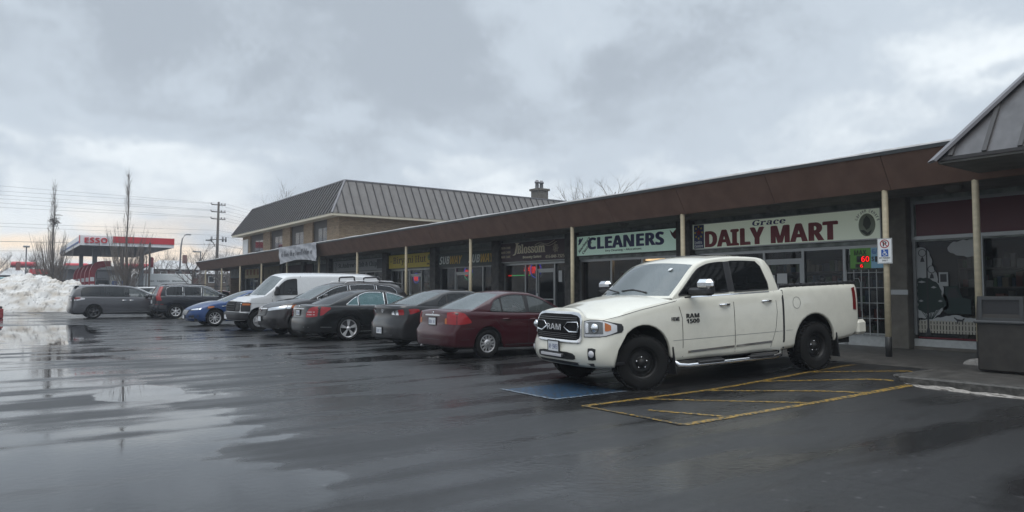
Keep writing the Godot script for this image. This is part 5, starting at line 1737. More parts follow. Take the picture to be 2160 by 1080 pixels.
# ---------- the row of shops ----------
func wput(called: String, mesh, m: Material, parent: Node3D) -> MeshInstance3D:
	# a part whose mesh is given in world coordinates
	var o := put(called, mesh, m, parent)
	o.position = -parent.position if parent.get_parent() == self else Vector3.ZERO
	return o

# the canopy drops a little towards the far end of the row
func tilt(m: MeshInstance3D) -> void:
	var p := Vector3(0, 3.4, -28.0)
	var b := Basis(Vector3.RIGHT, -0.0042)
	m.transform = m.transform * Transform3D(b, p - b * p)

func build_mall() -> void:
	var B := thing("strip_mall", "long low row of shops with brown fascia canopy on slim cream posts", "building", Vector3(16.6, 0, -30))
	var E := 65.7
	tilt(wput("roof", bxm(14.37, 30.0, 3.52, 3.90, -6.0, E), M.dark_wall, B))
	tilt(wput("roof", bxm(14.0, 14.6, 3.905, 3.955, -6.0, E), M.dark_wall, B))
	# folded metal fascia panels, leaning in towards the foot
	var ft := -6.0
	while ft < E - 0.1:
		var fe := minf(ft + 2.585, E)
		var fs := flat()
		var c := []
		for e in [[13.85, 3.96], [14.24, 3.33], [14.32, 3.33], [13.93, 3.96]]:
			c.append([Vector3(e[0], e[1], -ft - 0.006), Vector3(e[0], e[1], -fe + 0.006)])
		for k in 4:
			var q: Array = c[(k + 1) % 4]
			quad(fs, c[k][0], c[k][1], q[1], q[0])
		quad(fs, c[0][0], c[1][0], c[2][0], c[3][0])
		quad(fs, c[0][1], c[3][1], c[2][1], c[1][1])
		tilt(wput("fascia_panel", fs, M.fascia, B))
		ft += 2.585
	tilt(wput("fascia_end", bxm(14.2, 30.0, 3.33, 3.96, E + 0.003, E + 0.06), M.fascia, B))
	tilt(wput("fascia_backing", bxm(14.33, 14.36, 3.34, 3.90, -6.0, E), M.dark_wall, B))
	tilt(wput("flashing", bxm(13.82, 13.99, 3.962, 4.03, -6.0, E + 0.03), M.flashing, B))
	# a thin rim of wet snow along the roof edge
	var sn := smooth()
	var rows := []
	for i in 180:
		var t := -6.0 + i * (E + 6.0) / 179.0
		var h := 0.045 + 0.02 * sin(t * 1.7) * sin(t * 0.53) + rng.randf() * 0.012
		rows.append([Vector3(13.812, 4.03, -t), Vector3(13.818, 4.03 + h * 0.7, -t), Vector3(14.3, 4.035 + h * 0.7, -t), Vector3(15.6, 4.0, -t)])
	grid(sn, rows)
	tilt(wput("snow_rim", sn, M.snow, B))
	tilt(wput("soffit", bxm(14.31, 16.62, 3.44, 3.5, -6.0, E - 0.06), M.soffit, B))
	wput("wall", bxm(16.66, 16.9, 2.52, 3.6, -6.0, E - 0.3), M.bulkhead, B)
	for e in [[21.5, 21.7, -6.0, E - 0.3, 0.0, 3.5]]: wput("wall", bxm(e[0], e[1], e[4], e[5], e[2], e[3]), M.room, B)
	wput("wall", bxm(16.66, 29.9, 0.0, 3.5, E - 0.3, E - 0.1), M.brick, B)
	wput("wall", bxm(29.7, 29.95, 0.0, 3.5, -6.0, E - 0.31), M.brick, B)
	wput("shop_floor", bxm(17.21, 21.49, 0.0, 0.14, -5.8, E - 0.31), M.room, B)
	wput("shop_ceiling", bxm(16.91, 21.49, 2.95, 3.0, -5.8, E - 0.31), M.room, B)
	for t in [5.45, 7.07, 12.24, 16.59, 22.39, 27.56, 32.71, 37.85, 43.14, 48.32, 53.48, 58.72, 64.07]:
		var s := smooth()
		tube(s, [Vector3(14.29, 0.5 if t < 8 else 0.13, -t), Vector3(14.29, 3.56, -t)], 0.058, 14)
		var p := wput("canopy_post", s, M.cream, B)
		if t < 8:
			var b := smooth()
			tube(b, [Vector3(14.29, 0.13, -t), Vector3(14.29, 0.52, -t)], 0.0595, 14)
			put("black_foot", b, M.post_black, p)
	# soffit lamps, unlit
	for t in [6.3, 10.4, 13.2, 15.6, 18.4, 20.9, 24.9, 30.1, 35.2, 40.4]:
		var s := smooth()
		lathe(s, Vector3(15.5, 3.44, -t), Vector3.DOWN, [[0.17, 0.0], [0.17, 0.035], [0.14, 0.09], [0.07, 0.13], [0.0, 0.14]], 18)
		tilt(wput("soffit_lamp", s, M.soffit, B))
	# piers between the units
	var pier_t := [7.93, 14.08, 19.24, 23.9, 29.05, 34.15, 42.1, 46.6, 51.0, 55.9, 61.2]
	for k in pier_t.size():
		var t: float = pier_t[k]
		var w := 0.26 if k > 0 else 0.25
		var p := wput("pier", bxm(16.42, 17.0, 0.13, 3.6, t - w, t + w, 0.012), M.concrete if k == 0 else M.dark_wall, B)
		if k == 0: put("pier_band", bxm(16.405, 16.43, 1.34, 1.45, t - w - 0.012, t + w + 0.012), M.alu, p)
		wput("partition", bxm(17.01, 21.49, 0.14, 2.95, t - 0.08, t + 0.08), M.room_dark, B)
	# shop fronts: [from, to, door centre, mullions, kick height]
	var units := [
		[8.2, 13.8, 10.95, [9.28, 10.38, 11.52, 12.7], 0.38], [14.36, 18.96, 15.45, [14.95, 15.98, 17.4], 0.4], [19.52, 23.62, 20.95, [20.4, 21.5, 22.2], 0.55], [24.18, 28.77, 26.9, [25.2, 26.3, 27.45], 0.5],
		[29.33, 33.87, 31.2, [30.6, 31.8, 32.6], 0.5], [34.43, 41.82, 36.5, [35.9, 37.1, 39.0], 0.5], [42.38, 46.32, 44, [43.4, 44.6], 0.5], [46.88, 50.72, 48.5, [47.9, 49.1], 0.5], [51.28, 55.62, 53, [52.4, 53.6], 0.5], [56.18, 60.92, 58, [57.4, 58.6], 0.5]]
	for u in units: shop_front(B, u[0], u[1], u[2], u[3], u[4])
	# the red fronted shop right of the pier: a painted winter scene stands in its window
	wput("shop_window_frame", bxm(16.62, 16.72, 2.56, 2.64, -6.0, 7.66), M.alu, B)
	wput("shop_window_frame", bxm(16.62, 16.72, 3.36, 3.43, -6.0, 7.66), M.alu, B)
	for t in [7.63, 6.28, 4.6, 2.9, 1.0]:
		wput("shop_window_frame", bxm(16.65, 16.77, 0.45, 2.56, t - 0.03, t + 0.03), M.alu, B)
	wput("shop_window_frame", bxm(16.62, 16.70, 2.64, 3.36, 7.6, 7.66), M.alu, B)
	wput("kick_panel", bxm(16.64, 16.80, 0.20, 0.36, -6.0, 7.66), M.alu_light, B)
	wput("kick_panel", bxm(16.60, 16.84, 0.13, 0.198, -6.0, 7.66), M.concrete, B)
	for e in [[6.31, 7.6], [4.63, 6.25], [2.93, 4.57], [1.03, 2.87]]: wput("shop_window", bxm(16.73, 16.738, 0.36, 2.56, e[0], e[1]), M.shop_glass, B)
	# things for sale, dim behind the glass: shelving units with goods
	shop_goods(B)

func shop_front(B: Node3D, t0: float, t1: float, door: float, mull: Array, kick: float) -> void:
	wput("shop_window_frame", bxm(16.70, 16.82, 2.44, 2.519, t0, t1), M.alu, B)
	var cuts := [t0]
	cuts.append_array(mull)
	cuts.append(t1)
	for k in cuts.size():
		var t: float = cuts[k]
		wput("shop_window_frame", bxm(16.70, 16.82, 0.13, 2.44, t - 0.035, t + 0.035), M.alu, B)
	for k in cuts.size() - 1:
		var a: float = cuts[k] + 0.036
		var b: float = cuts[k + 1] - 0.036
		if door > a and door < b:
			var d := wput("door", bxm(16.74, 16.79, 0.16, 0.40, a, b), M.alu, B)
			for e in [[a, a + 0.08, 0.401, 2.12], [b - 0.08, b, 0.401, 2.12]]: put("door_stile", bxm(16.74, 16.79, e[2], e[3], e[0], e[1]), M.alu, d)
			put("door_stile", bxm(16.74, 16.79, 2.121, 2.2, a, b), M.alu, d)
			put("door_pane", bxm(16.762, 16.768, 0.401, 2.12, a + 0.081, b - 0.081), M.shop_glass, d)
			put("push_bar", bxm(16.70, 16.73, 1.08, 1.13, a + 0.04, b - 0.04, 0.01), M.alu_light, d)
			var hs := smooth()
			tube(hs, [Vector3(16.72, 1.0, -(b - 0.04)), Vector3(16.68, 1.02, -(b - 0.04)), Vector3(16.68, 1.35, -(b - 0.04)), Vector3(16.72, 1.37, -(b - 0.04))], 0.014, 6)
			put("handle", hs, M.chrome, d)
			wput("shop_window_frame", bxm(16.71, 16.81, 2.2, 2.26, a, b), M.alu, B)
			wput("shop_window", bxm(16.756, 16.764, 2.26, 2.44, a, b), M.shop_glass, B)
		else:
			wput("kick_panel", bxm(16.73, 16.80, 0.13, kick, a, b), M.alu_light if t0 < 9 else M.dark_wall, B)
			wput("shop_window_frame", bxm(16.71, 16.81, kick + 0.001, kick + 0.05, a, b), M.alu, B)
			wput("shop_window", bxm(16.756, 16.764, kick + 0.051, 2.44, a, b), M.shop_glass, B)

func shop_goods(B: Node3D) -> void:
	var cols := [mat(lin(0.30, 0.26, 0.18)), mat(lin(0.28, 0.08, 0.06)), mat(lin(0.10, 0.16, 0.22)), mat(lin(0.32, 0.32, 0.30)), mat(lin(0.12, 0.20, 0.10)), mat(lin(0.06, 0.06, 0.07))]
	var r := RandomNumberGenerator.new()
	r.seed = 21
	for e in [[17.9, 9.0, 13.2], [18.9, 8.6, 13.4], [17.6, 4.9, 7.0], [18.3, 1.6, 6.9], [18.6, 16.8, 18.7], [18.6, 24.6, 26.0], [18.4, 32.0, 33.6]]:
		var f := thing("shelf_unit", "", "shelving", Vector3(e[0], 0.14, -(e[1] + e[2]) / 2), 0.0, "shelving inside the shops")
		var w: float = e[2] - e[1]
		for lv in 5: put("shelf", _boxat(Vector3(0, 0.1 + lv * 0.42, 0), Vector3(0.4, 0.03, w)), M.shelf, f)
		for sg in [-1, 1]: put("shelf_end", _boxat(Vector3(0, 1.0, sg * (w / 2 + 0.02)), Vector3(0.42, 2.0, 0.03)), M.shelf, f)
		f.set_meta("label", ["shelves of goods seen dimly inside the shop, near the door", "rear shelves of goods deep inside the shop", "low shelves behind the painted winter window", "dark shelves at the back of the red fronted shop", "garment shelves inside the cleaners", "counter shelves inside the sandwich shop", "kitchen shelves inside the yellow signed shop"][used["shelf_unit"]])
		var groups := [flat(), flat(), flat(), flat(), flat(), flat()]
		for lv in 5:
			var z := -w / 2 + 0.05
			while z < w / 2 - 0.1:
				var ww := r.randf_range(0.06, 0.2)
				var hh := r.randf_range(0.12, 0.34)
				if r.randf() < 0.85: box(groups[r.randi() % 6], Vector3(-0.1, 0.116 + lv * 0.42 + hh / 2, z + ww / 2), Vector3(0.16, hh, ww * 0.9))
				z += ww + 0.01
		for k in 6: put("goods", groups[k], cols[k], f).set_meta("kind", "stuff")

# the standing seam roof over the right hand entrance
func build_entrance_roof() -> void:
	var g := thing("entrance_roof", "grey standing seam metal roof over the entrance at the right edge", "roof", Vector3(12.6, 3.6, -3.0))
	var e := 12.6
	var y0 := 3.62
	var tc := 5.35
	var s := 1.36
	var up := 2.6
	var off := -g.position
	# front slope with a hip at its left end, left slope, soffit
	var hipk := 1.0
	var f := flat()
	var P := func(d: float, t: float) -> Vector3: return Vector3(e + d, y0 + s * d, -t) + off
	quad(f, P.call(0, tc), P.call(0, -6.0), P.call(up, -6.0), P.call(up, tc - up * hipk))
	put("metal_sheet", f, M.roof_near, g)
	var l := flat()
	tri(l, P.call(0, tc), P.call(up, tc - up * hipk), Vector3(e + up, y0, -tc) + off)
	quad(l, Vector3(e + up, y0, -tc) + off, P.call(up, tc - up * hipk), Vector3(e + up + 4, y0 + s * up, -(tc - up * hipk)) + off, Vector3(e + up + 4, y0, -tc) + off)
	put("metal_sheet", l, M.roof_near, g)
	put("soffit", _boxat(Vector3(e + 0.9, y0 - 0.06, -(tc - 6.0) / 2) + off, Vector3(1.8, 0.06, tc + 6.0)), M.soffit, g)
	put("eave_trim", _boxat(Vector3(e - 0.01, y0 - 0.025, -(tc - 6.0) / 2) + off, Vector3(0.05, 0.055, tc + 6.0)), M.roof_seam, g)
	var h := flat()
	var a: Vector3 = P.call(-0.05, tc + 0.05)
	var b: Vector3 = P.call(up, tc - up * hipk)
	var n := Vector3(-1, 0.9, -1).normalized()
	var side := (b - a).cross(n).normalized()
	box(h, (a + b) / 2 + n * 0.03, Vector3((b - a).length(), 0.05, 0.24), Basis((b - a).normalized(), n, side))
	put("hip_cap", h, M.roof_trim, g)
	var t := tc - 0.2
	while t > -5.5:
		var dmax := minf(up, (tc - t) / hipk)
		var p0: Vector3 = P.call(0.0, t)
		var p1: Vector3 = P.call(dmax, t)
		var d := (p1 - p0).normalized()
		var nn := Vector3(-s, 1, 0).normalized()
		var m := flat()
		box(m, (p0 + p1) / 2 + nn * 0.02, Vector3((p1 - p0).length(), 0.045, 0.065), Basis(d, nn, Vector3(0, 0, 1)))
		put("roof_seam", m, M.roof_seam, g)
		t -= 0.49

# ---------- the two storey block behind ----------
func build_two_storey() -> void:
	build_entrance_roof()
	var B := thing("two_storey_block", "brown brick two storey block with steep metal mansard roof", "building", Vector3(28, 0, -52))
	var e0 := 16.3
	var ta := 41.1
	var tb := 63.8
	var x1 := 46.0
	var y0 := 6.02
	var y1 := 8.42
	var ins := 1.35
	# walls: the front split into brick piers between recessed window bays
	var bays := [[43.7, 46.3], [48.0, 50.8], [52.5, 55.4], [57.2, 60.8]]
	var t := 41.8
	for b in bays:
		wput("wall", bxm(17.0, 17.3, 3.4, y0, t, b[0]), M.brick, B)
		t = b[1]
	wput("wall", bxm(17.0, 17.3, 3.4, y0, t, 63.0), M.brick, B)
	wput("wall", bxm(17.301, x1, 3.4, y0, 41.8, 42.1), M.brick, B)
	wput("wall", bxm(17.301, x1, 3.4, y0, 62.7, 63.0), M.brick, B)
	wput("wall", bxm(x1 - 0.3, x1, 0.0, y0, 42.101, 62.69), M.brick, B)
	wput("end_panel", bxm(16.94, 16.99, 3.9, 5.75, 61.3, 62.7), M.sign_white, B)
	for b in bays:
		wput("bay_panel", bxm(17.12, 17.2, 3.4, y0, b[0], b[1]), M.brown_frame, B)
		var wa: float = b[0] + 0.12
		var wb: float = lerpf(b[0], b[1], 0.64)
		var w := wput("window", bxm(17.08, 17.12, 3.5, 5.55, wa, wb), M.brown_frame, B)
		var mid := (wa + wb) / 2
		for c in [[wa + 0.06, mid - 0.03], [mid + 0.03, wb - 0.06]]:
			put("blind", bxm(17.07, 17.079, 4.62, 5.28, c[0], c[1]), M.blind, w)
			put("pane", bxm(17.055, 17.062, 4.55, 5.48, c[0], c[1]), M.win_glass, w)
			put("pane", bxm(17.055, 17.062, 3.55, 4.46, c[0], c[1]), M.win_glass, w)
		put("window_bar", bxm(17.045, 17.07, 4.465, 4.545, wa, wb), M.brown_frame, w)
		put("window_bar", bxm(17.044, 17.07, 3.5, 5.55, mid - 0.028, mid + 0.028), M.brown_frame, w)
		put("window_bar", bxm(17.046, 17.07, 5.482, 5.55, wa, wb), M.brown_frame, w)
	# eaves and the steep slopes
	wput("eave_trim", bxm(e0, e0 + 0.06, y0 - 0.02, y0 + 0.14, ta, tb), M.eave_cream, B)
	wput("eave_trim", bxm(e0 + 0.061, x1, y0 - 0.02, y0 + 0.14, ta, ta + 0.06), M.eave_cream, B)
	wput("eave_soffit", bxm(e0 + 0.061, x1, y0, y0 + 0.05, ta + 0.061, tb), M.eave_cream, B)
	var c := [Vector3(e0 - 0.03, y0 + 0.14, -(ta - 0.03)), Vector3(e0 - 0.03, y0 + 0.14, -tb), Vector3(e0 + ins, y1, -(tb - ins)), Vector3(e0 + ins, y1, -(ta + ins)), Vector3(x1, y0 + 0.14, -(ta - 0.03)), Vector3(x1, y1, -(ta + ins)), Vector3(x1, y0 + 0.14, -tb), Vector3(x1, y1, -(tb - ins))]
	var f := flat()
	quad(f, c[0], c[1], c[2], c[3])
	wput("metal_slope", f, M.roof_metal, B)
	f = flat()
	quad(f, c[0], c[3], c[5], c[4])
	wput("metal_slope", f, M.roof_metal, B)
	f = flat()
	quad(f, c[1], c[6], c[7], c[2])
	quad(f, c[2], c[7], c[5], c[3])
	wput("roof", f, M.roof_metal, B)
	var cap := flat()
	for e in [[c[0], c[3]], [c[3], c[5]], [c[2], c[3]], [c[1], c[2]]]:
		var d: Vector3 = (e[1] - e[0])
		var fr := frame_at(d)
		box(cap, (e[0] + e[1]) / 2, Vector3(d.length(), 0.09, 0.12), Basis(d.normalized(), fr[0].cross(d.normalized()), fr[0]))
	wput("ridge_cap", cap, M.roof_trim, B)
	var st := 0.52
	var k := ta + 0.4
	while k < tb - 0.3:
		var u := minf(1.0, minf((k - ta) / ins, (tb - k) / ins))
		var p0 := Vector3(e0 - 0.03, y0 + 0.15, -k)
		var p1 := p0.lerp(Vector3(e0 + ins, y1, -k), u)
		seam(B, p0, p1, Vector3(-(y1 - y0), ins, 0).normalized(), Vector3(0, 0, 1))
		k += st
	k = e0 + 0.4
	while k < x1:
		var u := minf(1.0, (k - e0) / ins)
		var p0 := Vector3(k, y0 + 0.15, -(ta - 0.03))
		var p1 := p0.lerp(Vector3(k, y1, -(ta + ins)), u)
		seam(B, p0, p1, Vector3(0, ins, y1 - y0).normalized(), Vector3(1, 0, 0))
		k += 0.56
	# chimney with two pots
	var ch := wput("chimney", bxm(42.55, 43.75, 8.0, 11.25, 54.4, 55.6), M.concrete, B)
	put("chimney_cap", bxm(42.4, 43.9, 11.25, 11.45, 54.3, 55.7), M.concrete, ch)
	for x in [42.83, 43.38]:
		var p := smooth()
		lathe(p, Vector3(x, 11.45, -55), Vector3.UP, [[0.2, 0.0], [0.17, 0.55], [0.24, 0.56], [0.24, 0.72], [0.15, 0.74], [0.15, 0.85], [0.0, 0.86]], 14)
		put("chimney_pot", p, M.grey_metal, ch)

func seam(B: Node3D, p0: Vector3, p1: Vector3, n: Vector3, across: Vector3) -> void:
	var d := (p1 - p0)
	if d.length() < 0.1: return
	var m := flat()
	box(m, (p0 + p1) / 2 + n * 0.02, Vector3(d.length(), 0.06, 0.055), Basis(d.normalized(), n, across))
	wput("roof_seam", m, M.roof_seam, B)

# ---------- the filling station across the road ----------
func build_gas_station() -> void:
	var B := thing("filling_station_canopy", "red and white filling station canopy on columns beyond the lot", "canopy", Vector3(10.5, 0, -94))
	var x0 := 6.35
	var x1 := 14.7
	var t0 := 80.0
	var t1 := 107.0
	wput("canopy_deck", bxm(x0 + 0.1, x1 - 0.1, 5.86, 6.6, t0 + 0.1, t1 - 0.1), M.esso_under, B)
	wput("white_fascia", bxm(x0, x1, 5.84, 6.78, t0, t0 + 0.09), M.esso_white, B)
	wput("white_fascia", bxm(x0, x0 + 0.09, 5.84, 6.78, t0 + 0.091, t1), M.esso_white, B)
	wput("white_fascia", bxm(x1 - 0.09, x1, 5.84, 6.78, t0 + 0.091, t1), M.esso_white, B)
	wput("red_panel", bxm(9.15, x1 + 0.03, 6.16, 6.80, t0 - 0.06, t0 - 0.003), M.esso_red, B)
	wput("red_panel", bxm(x0 - 0.05, x0 - 0.003, 6.05, 6.80, t0 - 0.05, t0 + 0.5), M.esso_red, B)
	wput("red_panel", bxm(x0 - 0.045, x0 - 0.003, 6.10, 6.28, t0 + 0.51, t1), M.vinyl_blue, B)
	for e in [[8.2, 86.0], [12.6, 86.0], [8.2, 101.0], [12.6, 101.0]]: wput("canopy_column", bxm(e[0] - 0.2, e[0] + 0.2, 0, 5.86, e[1] - 0.3, e[1] + 0.3), M.esso_under, B)
	text("canopy_lettering", "ESSO", "Droid Sans", true, 1.95, 0.52, Vector3(6.72, 6.08, -t0 + 0.003) - B.position, Basis.IDENTITY, M.esso_red, B, 0.12)
	var sh := thing("station_shop", "dim grey station shop behind the pump islands", "shop", Vector3(10.2, 0, -112.0))
	put("wall", _boxat(Vector3(0, 2.1, 0), Vector3(9.0, 4.2, 6.0)), M.grey_metal, sh)
	put("roof_band", _boxat(Vector3(0, 4.45, 0.1), Vector3(9.3, 0.5, 6.4)), M.esso_under, sh)
	for k in 4: put("window", _boxat(Vector3(-3.2 + k * 2.1, 1.7, 3.02), Vector3(1.8, 2.2, 0.05)), M.glass_dark, sh)
	# pump islands, each under a red arch
	var lab := ["nearest red arched pump island with blue drinks display", "second red arched pump island from the front", "third red arched pump island from the front", "fourth red arched pump island from the front", "rearmost red arched pump island"]
	for k in 5:
		var t := 84.0 + k * 4.6
		var p := thing("pump_island", lab[k], "fuel pump", Vector3(8.3, 0, -t), 0.0, "pump islands under the canopy")
		put("island_base", _boxat(Vector3(0.5, 0.1, 0), Vector3(2.6, 0.2, 1.0), 0.04), M.concrete, p)
		var s := flat()
		var o := [Vector2(-0.75, 0.2), Vector2(-0.75, 3.0)]
		for i in 9: o.append(Vector2(0.25 - cos(PI / 2 * i / 8.0) * 1.0, 3.0 + sin(PI / 2 * i / 8.0) * 1.45))
		o.append_array([Vector2(1.15, 4.5), Vector2(1.15, 3.95), Vector2(0.45, 3.9)])
		for i in 7: o.append(Vector2(0.35 - sin(PI / 2 * i / 6.0) * 0.6, 2.95 + cos(PI / 2 * i / 6.0) * 0.9))
		o.append(Vector2(-0.25, 0.2))
		plate(s, o, Vector3(0, 0, -0.35), Basis.IDENTITY, 0.7)
		put("red_arch", s, mat(lin(0.27, 0.02, 0.03), 0.45), p)
		for y in [1.2, 1.9, 2.6]: put("notice", _boxat(Vector3(-0.5, y, 0.356), Vector3(0.36, 0.42, 0.01)), M.esso_white, p)
		var d := put("dispenser", _boxat(Vector3(0.35, 1.3, 0.0), Vector3(0.95, 2.2, 0.6), 0.05), M.trim, p)
		put("dispenser_top", _boxat(Vector3(0.35, 3.05, 0.0), Vector3(0.9, 0.75, 0.5), 0.03), M.grey_metal, d)
		put("dispenser_screen", _boxat(Vector3(0.35, 1.95, 0.306), Vector3(0.5, 0.3, 0.012)), M.esso_white, d)
		put("dispenser_panel", _boxat(Vector3(0.35, 1.3, 0.305), Vector3(0.75, 0.7, 0.01)), M.vinyl_blue, d)
		if k == 0:
			var c := put("drinks_cabinet", _boxat(Vector3(1.75, 1.55, 0.2), Vector3(1.25, 2.9, 0.8), 0.03), M.alu_light, p)
			for y in [0.75, 1.45, 2.15]:
				for i in 4: put("drinks_pack", _boxat(Vector3(1.36 + i * 0.26, y, 0.61), Vector3(0.23, 0.55, 0.05), 0.02), [M.vinyl_blue, M.vinyl_blue, M.esso_white, M.vinyl_blue][(i + int(y * 2)) % 4], c)

# ---------- trees ----------
func limb(s: SurfaceTool, r: RandomNumberGenerator, p: Vector3, d: Vector3, len_: float, rad: float, depth: int, up: float, spread: float) -> void:
	var pts := [p]
	var rs := [rad]
	var n := 4
	var q := p
	for i in n:
		d = (d + Vector3(r.randfn(0, 0.09), up * 0.12, r.randfn(0, 0.09))).normalized()
		q += d * len_ / n
		pts.append(q)
		rs.append(lerpf(rad, rad * 0.45, float(i + 1) / n))
	tube(s, pts, rs, 4 if depth < 2 else 5, false)
	if depth <= 0: return
	var kids := 3 + r.randi() % 3
	for k in kids:
		var u := 0.35 + 0.65 * (k + r.randf()) / kids
		var at: Vector3 = pts[clampi(int(u * n), 0, n)]
		var side := Vector3(r.randfn(0, 1), r.randfn(0.1, 0.5), r.randfn(0, 1)).normalized()
		limb(s, r, at, (d * (1.0 - spread) + side * spread).normalized(), len_ * r.randf_range(0.45, 0.75), rad * 0.42, depth - 1, up, spread)

func bare_tree(called: String, label: String, X: float, t: float, h: float, spread: float, seed_: int, group := "") -> Node3D:
	var o := thing(called, label, "tree", Vector3(X, 0, -t), 0.0, group)
	var r := RandomNumberGenerator.new()
	r.seed = seed_
	var tr := smooth()
	var th := h * 0.3
	tube(tr, [Vector3(0, -0.1, 0), Vector3(0.03, th * 0.5, 0), Vector3(0, th, 0.02), Vector3(0.02, h * 0.55, 0)], [h * 0.024, h * 0.018, h * 0.015, h * 0.007], 9, false)
	put("trunk", tr, M.bark, o)
	var c := smooth()
	for k in 9:
		var a := k * 2.4 + r.randf()
		var d := Vector3(cos(a) * spread, 1.0 - spread * 0.6, sin(a) * spread).normalized()
		limb(c, r, Vector3(0.01, th * (0.8 + 0.1 * k), 0), d, h * r.randf_range(0.3, 0.42), h * 0.008, 3, 0.5, 0.42)
	put("crown", c, M.twig, o)
	return o

func poplar(label: String, X: float, t: float, h: float, seed_: int) -> void:
	# upright tree: a thin leader, a wide skirt of steep branches below
	var o := thing("poplar_tree", label, "tree", Vector3(X, 0, -t), 0.0, "tall bare poplars before the filling station")
	var r := RandomNumberGenerator.new()
	r.seed = seed_
	var tr := smooth()
	tube(tr, [Vector3(0, -0.1, 0), Vector3(0.05, h * 0.25, 0), Vector3(-0.04, h * 0.5, 0.03), Vector3(0.05, h * 0.75, 0), Vector3(0, h, 0)], [0.19, 0.11, 0.06, 0.03, 0.008], 10, false)
	put("trunk", tr, M.bark, o)
	var c := smooth()
	for k in 140:
		var skirt := k < 76
		var y := r.randf_range(0.4, 2.6) if skirt else 1.5 + (h - 2.0) * pow(r.randf(), 0.9)
		var u := y / h
		var a := r.randf() * TAU
		var len_: float = r.randf_range(2.6, 4.6) if skirt else lerpf(2.6, 0.6, u) * r.randf_range(0.5, 1.2)
		var out: float = r.randf_range(0.2, 0.72) if skirt else r.randf_range(0.12, 0.5) * (1.15 - u)
		var d := Vector3(cos(a) * out, 1.0, sin(a) * out).normalized()
		var p := Vector3(0, y, 0)
		var q := p + d * len_ * 0.4 + Vector3(cos(a), 0, sin(a)) * len_ * 0.05
		var e := q + (d + Vector3(0, 0.9, 0)).normalized() * len_ * 0.6
		var rad := 0.026 if skirt else 0.009
		tube(c, [p, q, e], [rad, rad * 0.65, 0.005], 4, false)
		for j in (10 if skirt else 3):
			var s0 := p.lerp(q, 0.4 + 0.6 * r.randf()).lerp(e, r.randf() * 0.85)
			var b := a + r.randfn(0, 1.1)
			tube(c, [s0, s0 + Vector3(cos(b) * 0.22, r.randf_range(0.3, 0.8), sin(b) * 0.22) * r.randf_range(0.5, 1.3)], [0.008, 0.003], 3, false)
	put("crown", c, M.twig, o)

func evergreen(label: String, X: float, t: float, h: float, w: float, seed_: int) -> void:
	var o := thing("evergreen_tree", label, "tree", Vector3(X, 0, -t))
	var r := RandomNumberGenerator.new()
	r.seed = seed_
	var tr := smooth()
	tube(tr, [Vector3(0, -0.1, 0), Vector3(0, h, 0)], [0.18, 0.02], 8, false)
	put("trunk", tr, M.bark, o)
	var c := flat()
	for k in 900:
		var u := r.randf()
		var a := r.randf() * TAU
		var rad := w * (1.0 - u) * sqrt(r.randf()) * r.randf_range(0.7, 1.1)
		var p := Vector3(cos(a) * rad, h * (0.08 + 0.92 * u), sin(a) * rad)
		var d := Vector3(cos(a), -0.25, sin(a)) * r.randf_range(0.25, 0.5)
		var s := Vector3(-sin(a), r.randfn(0, 0.3), cos(a)) * 0.12
		tri(c, p - s, p + d, p + s)
	put("crown", c, M.evergreen, o)

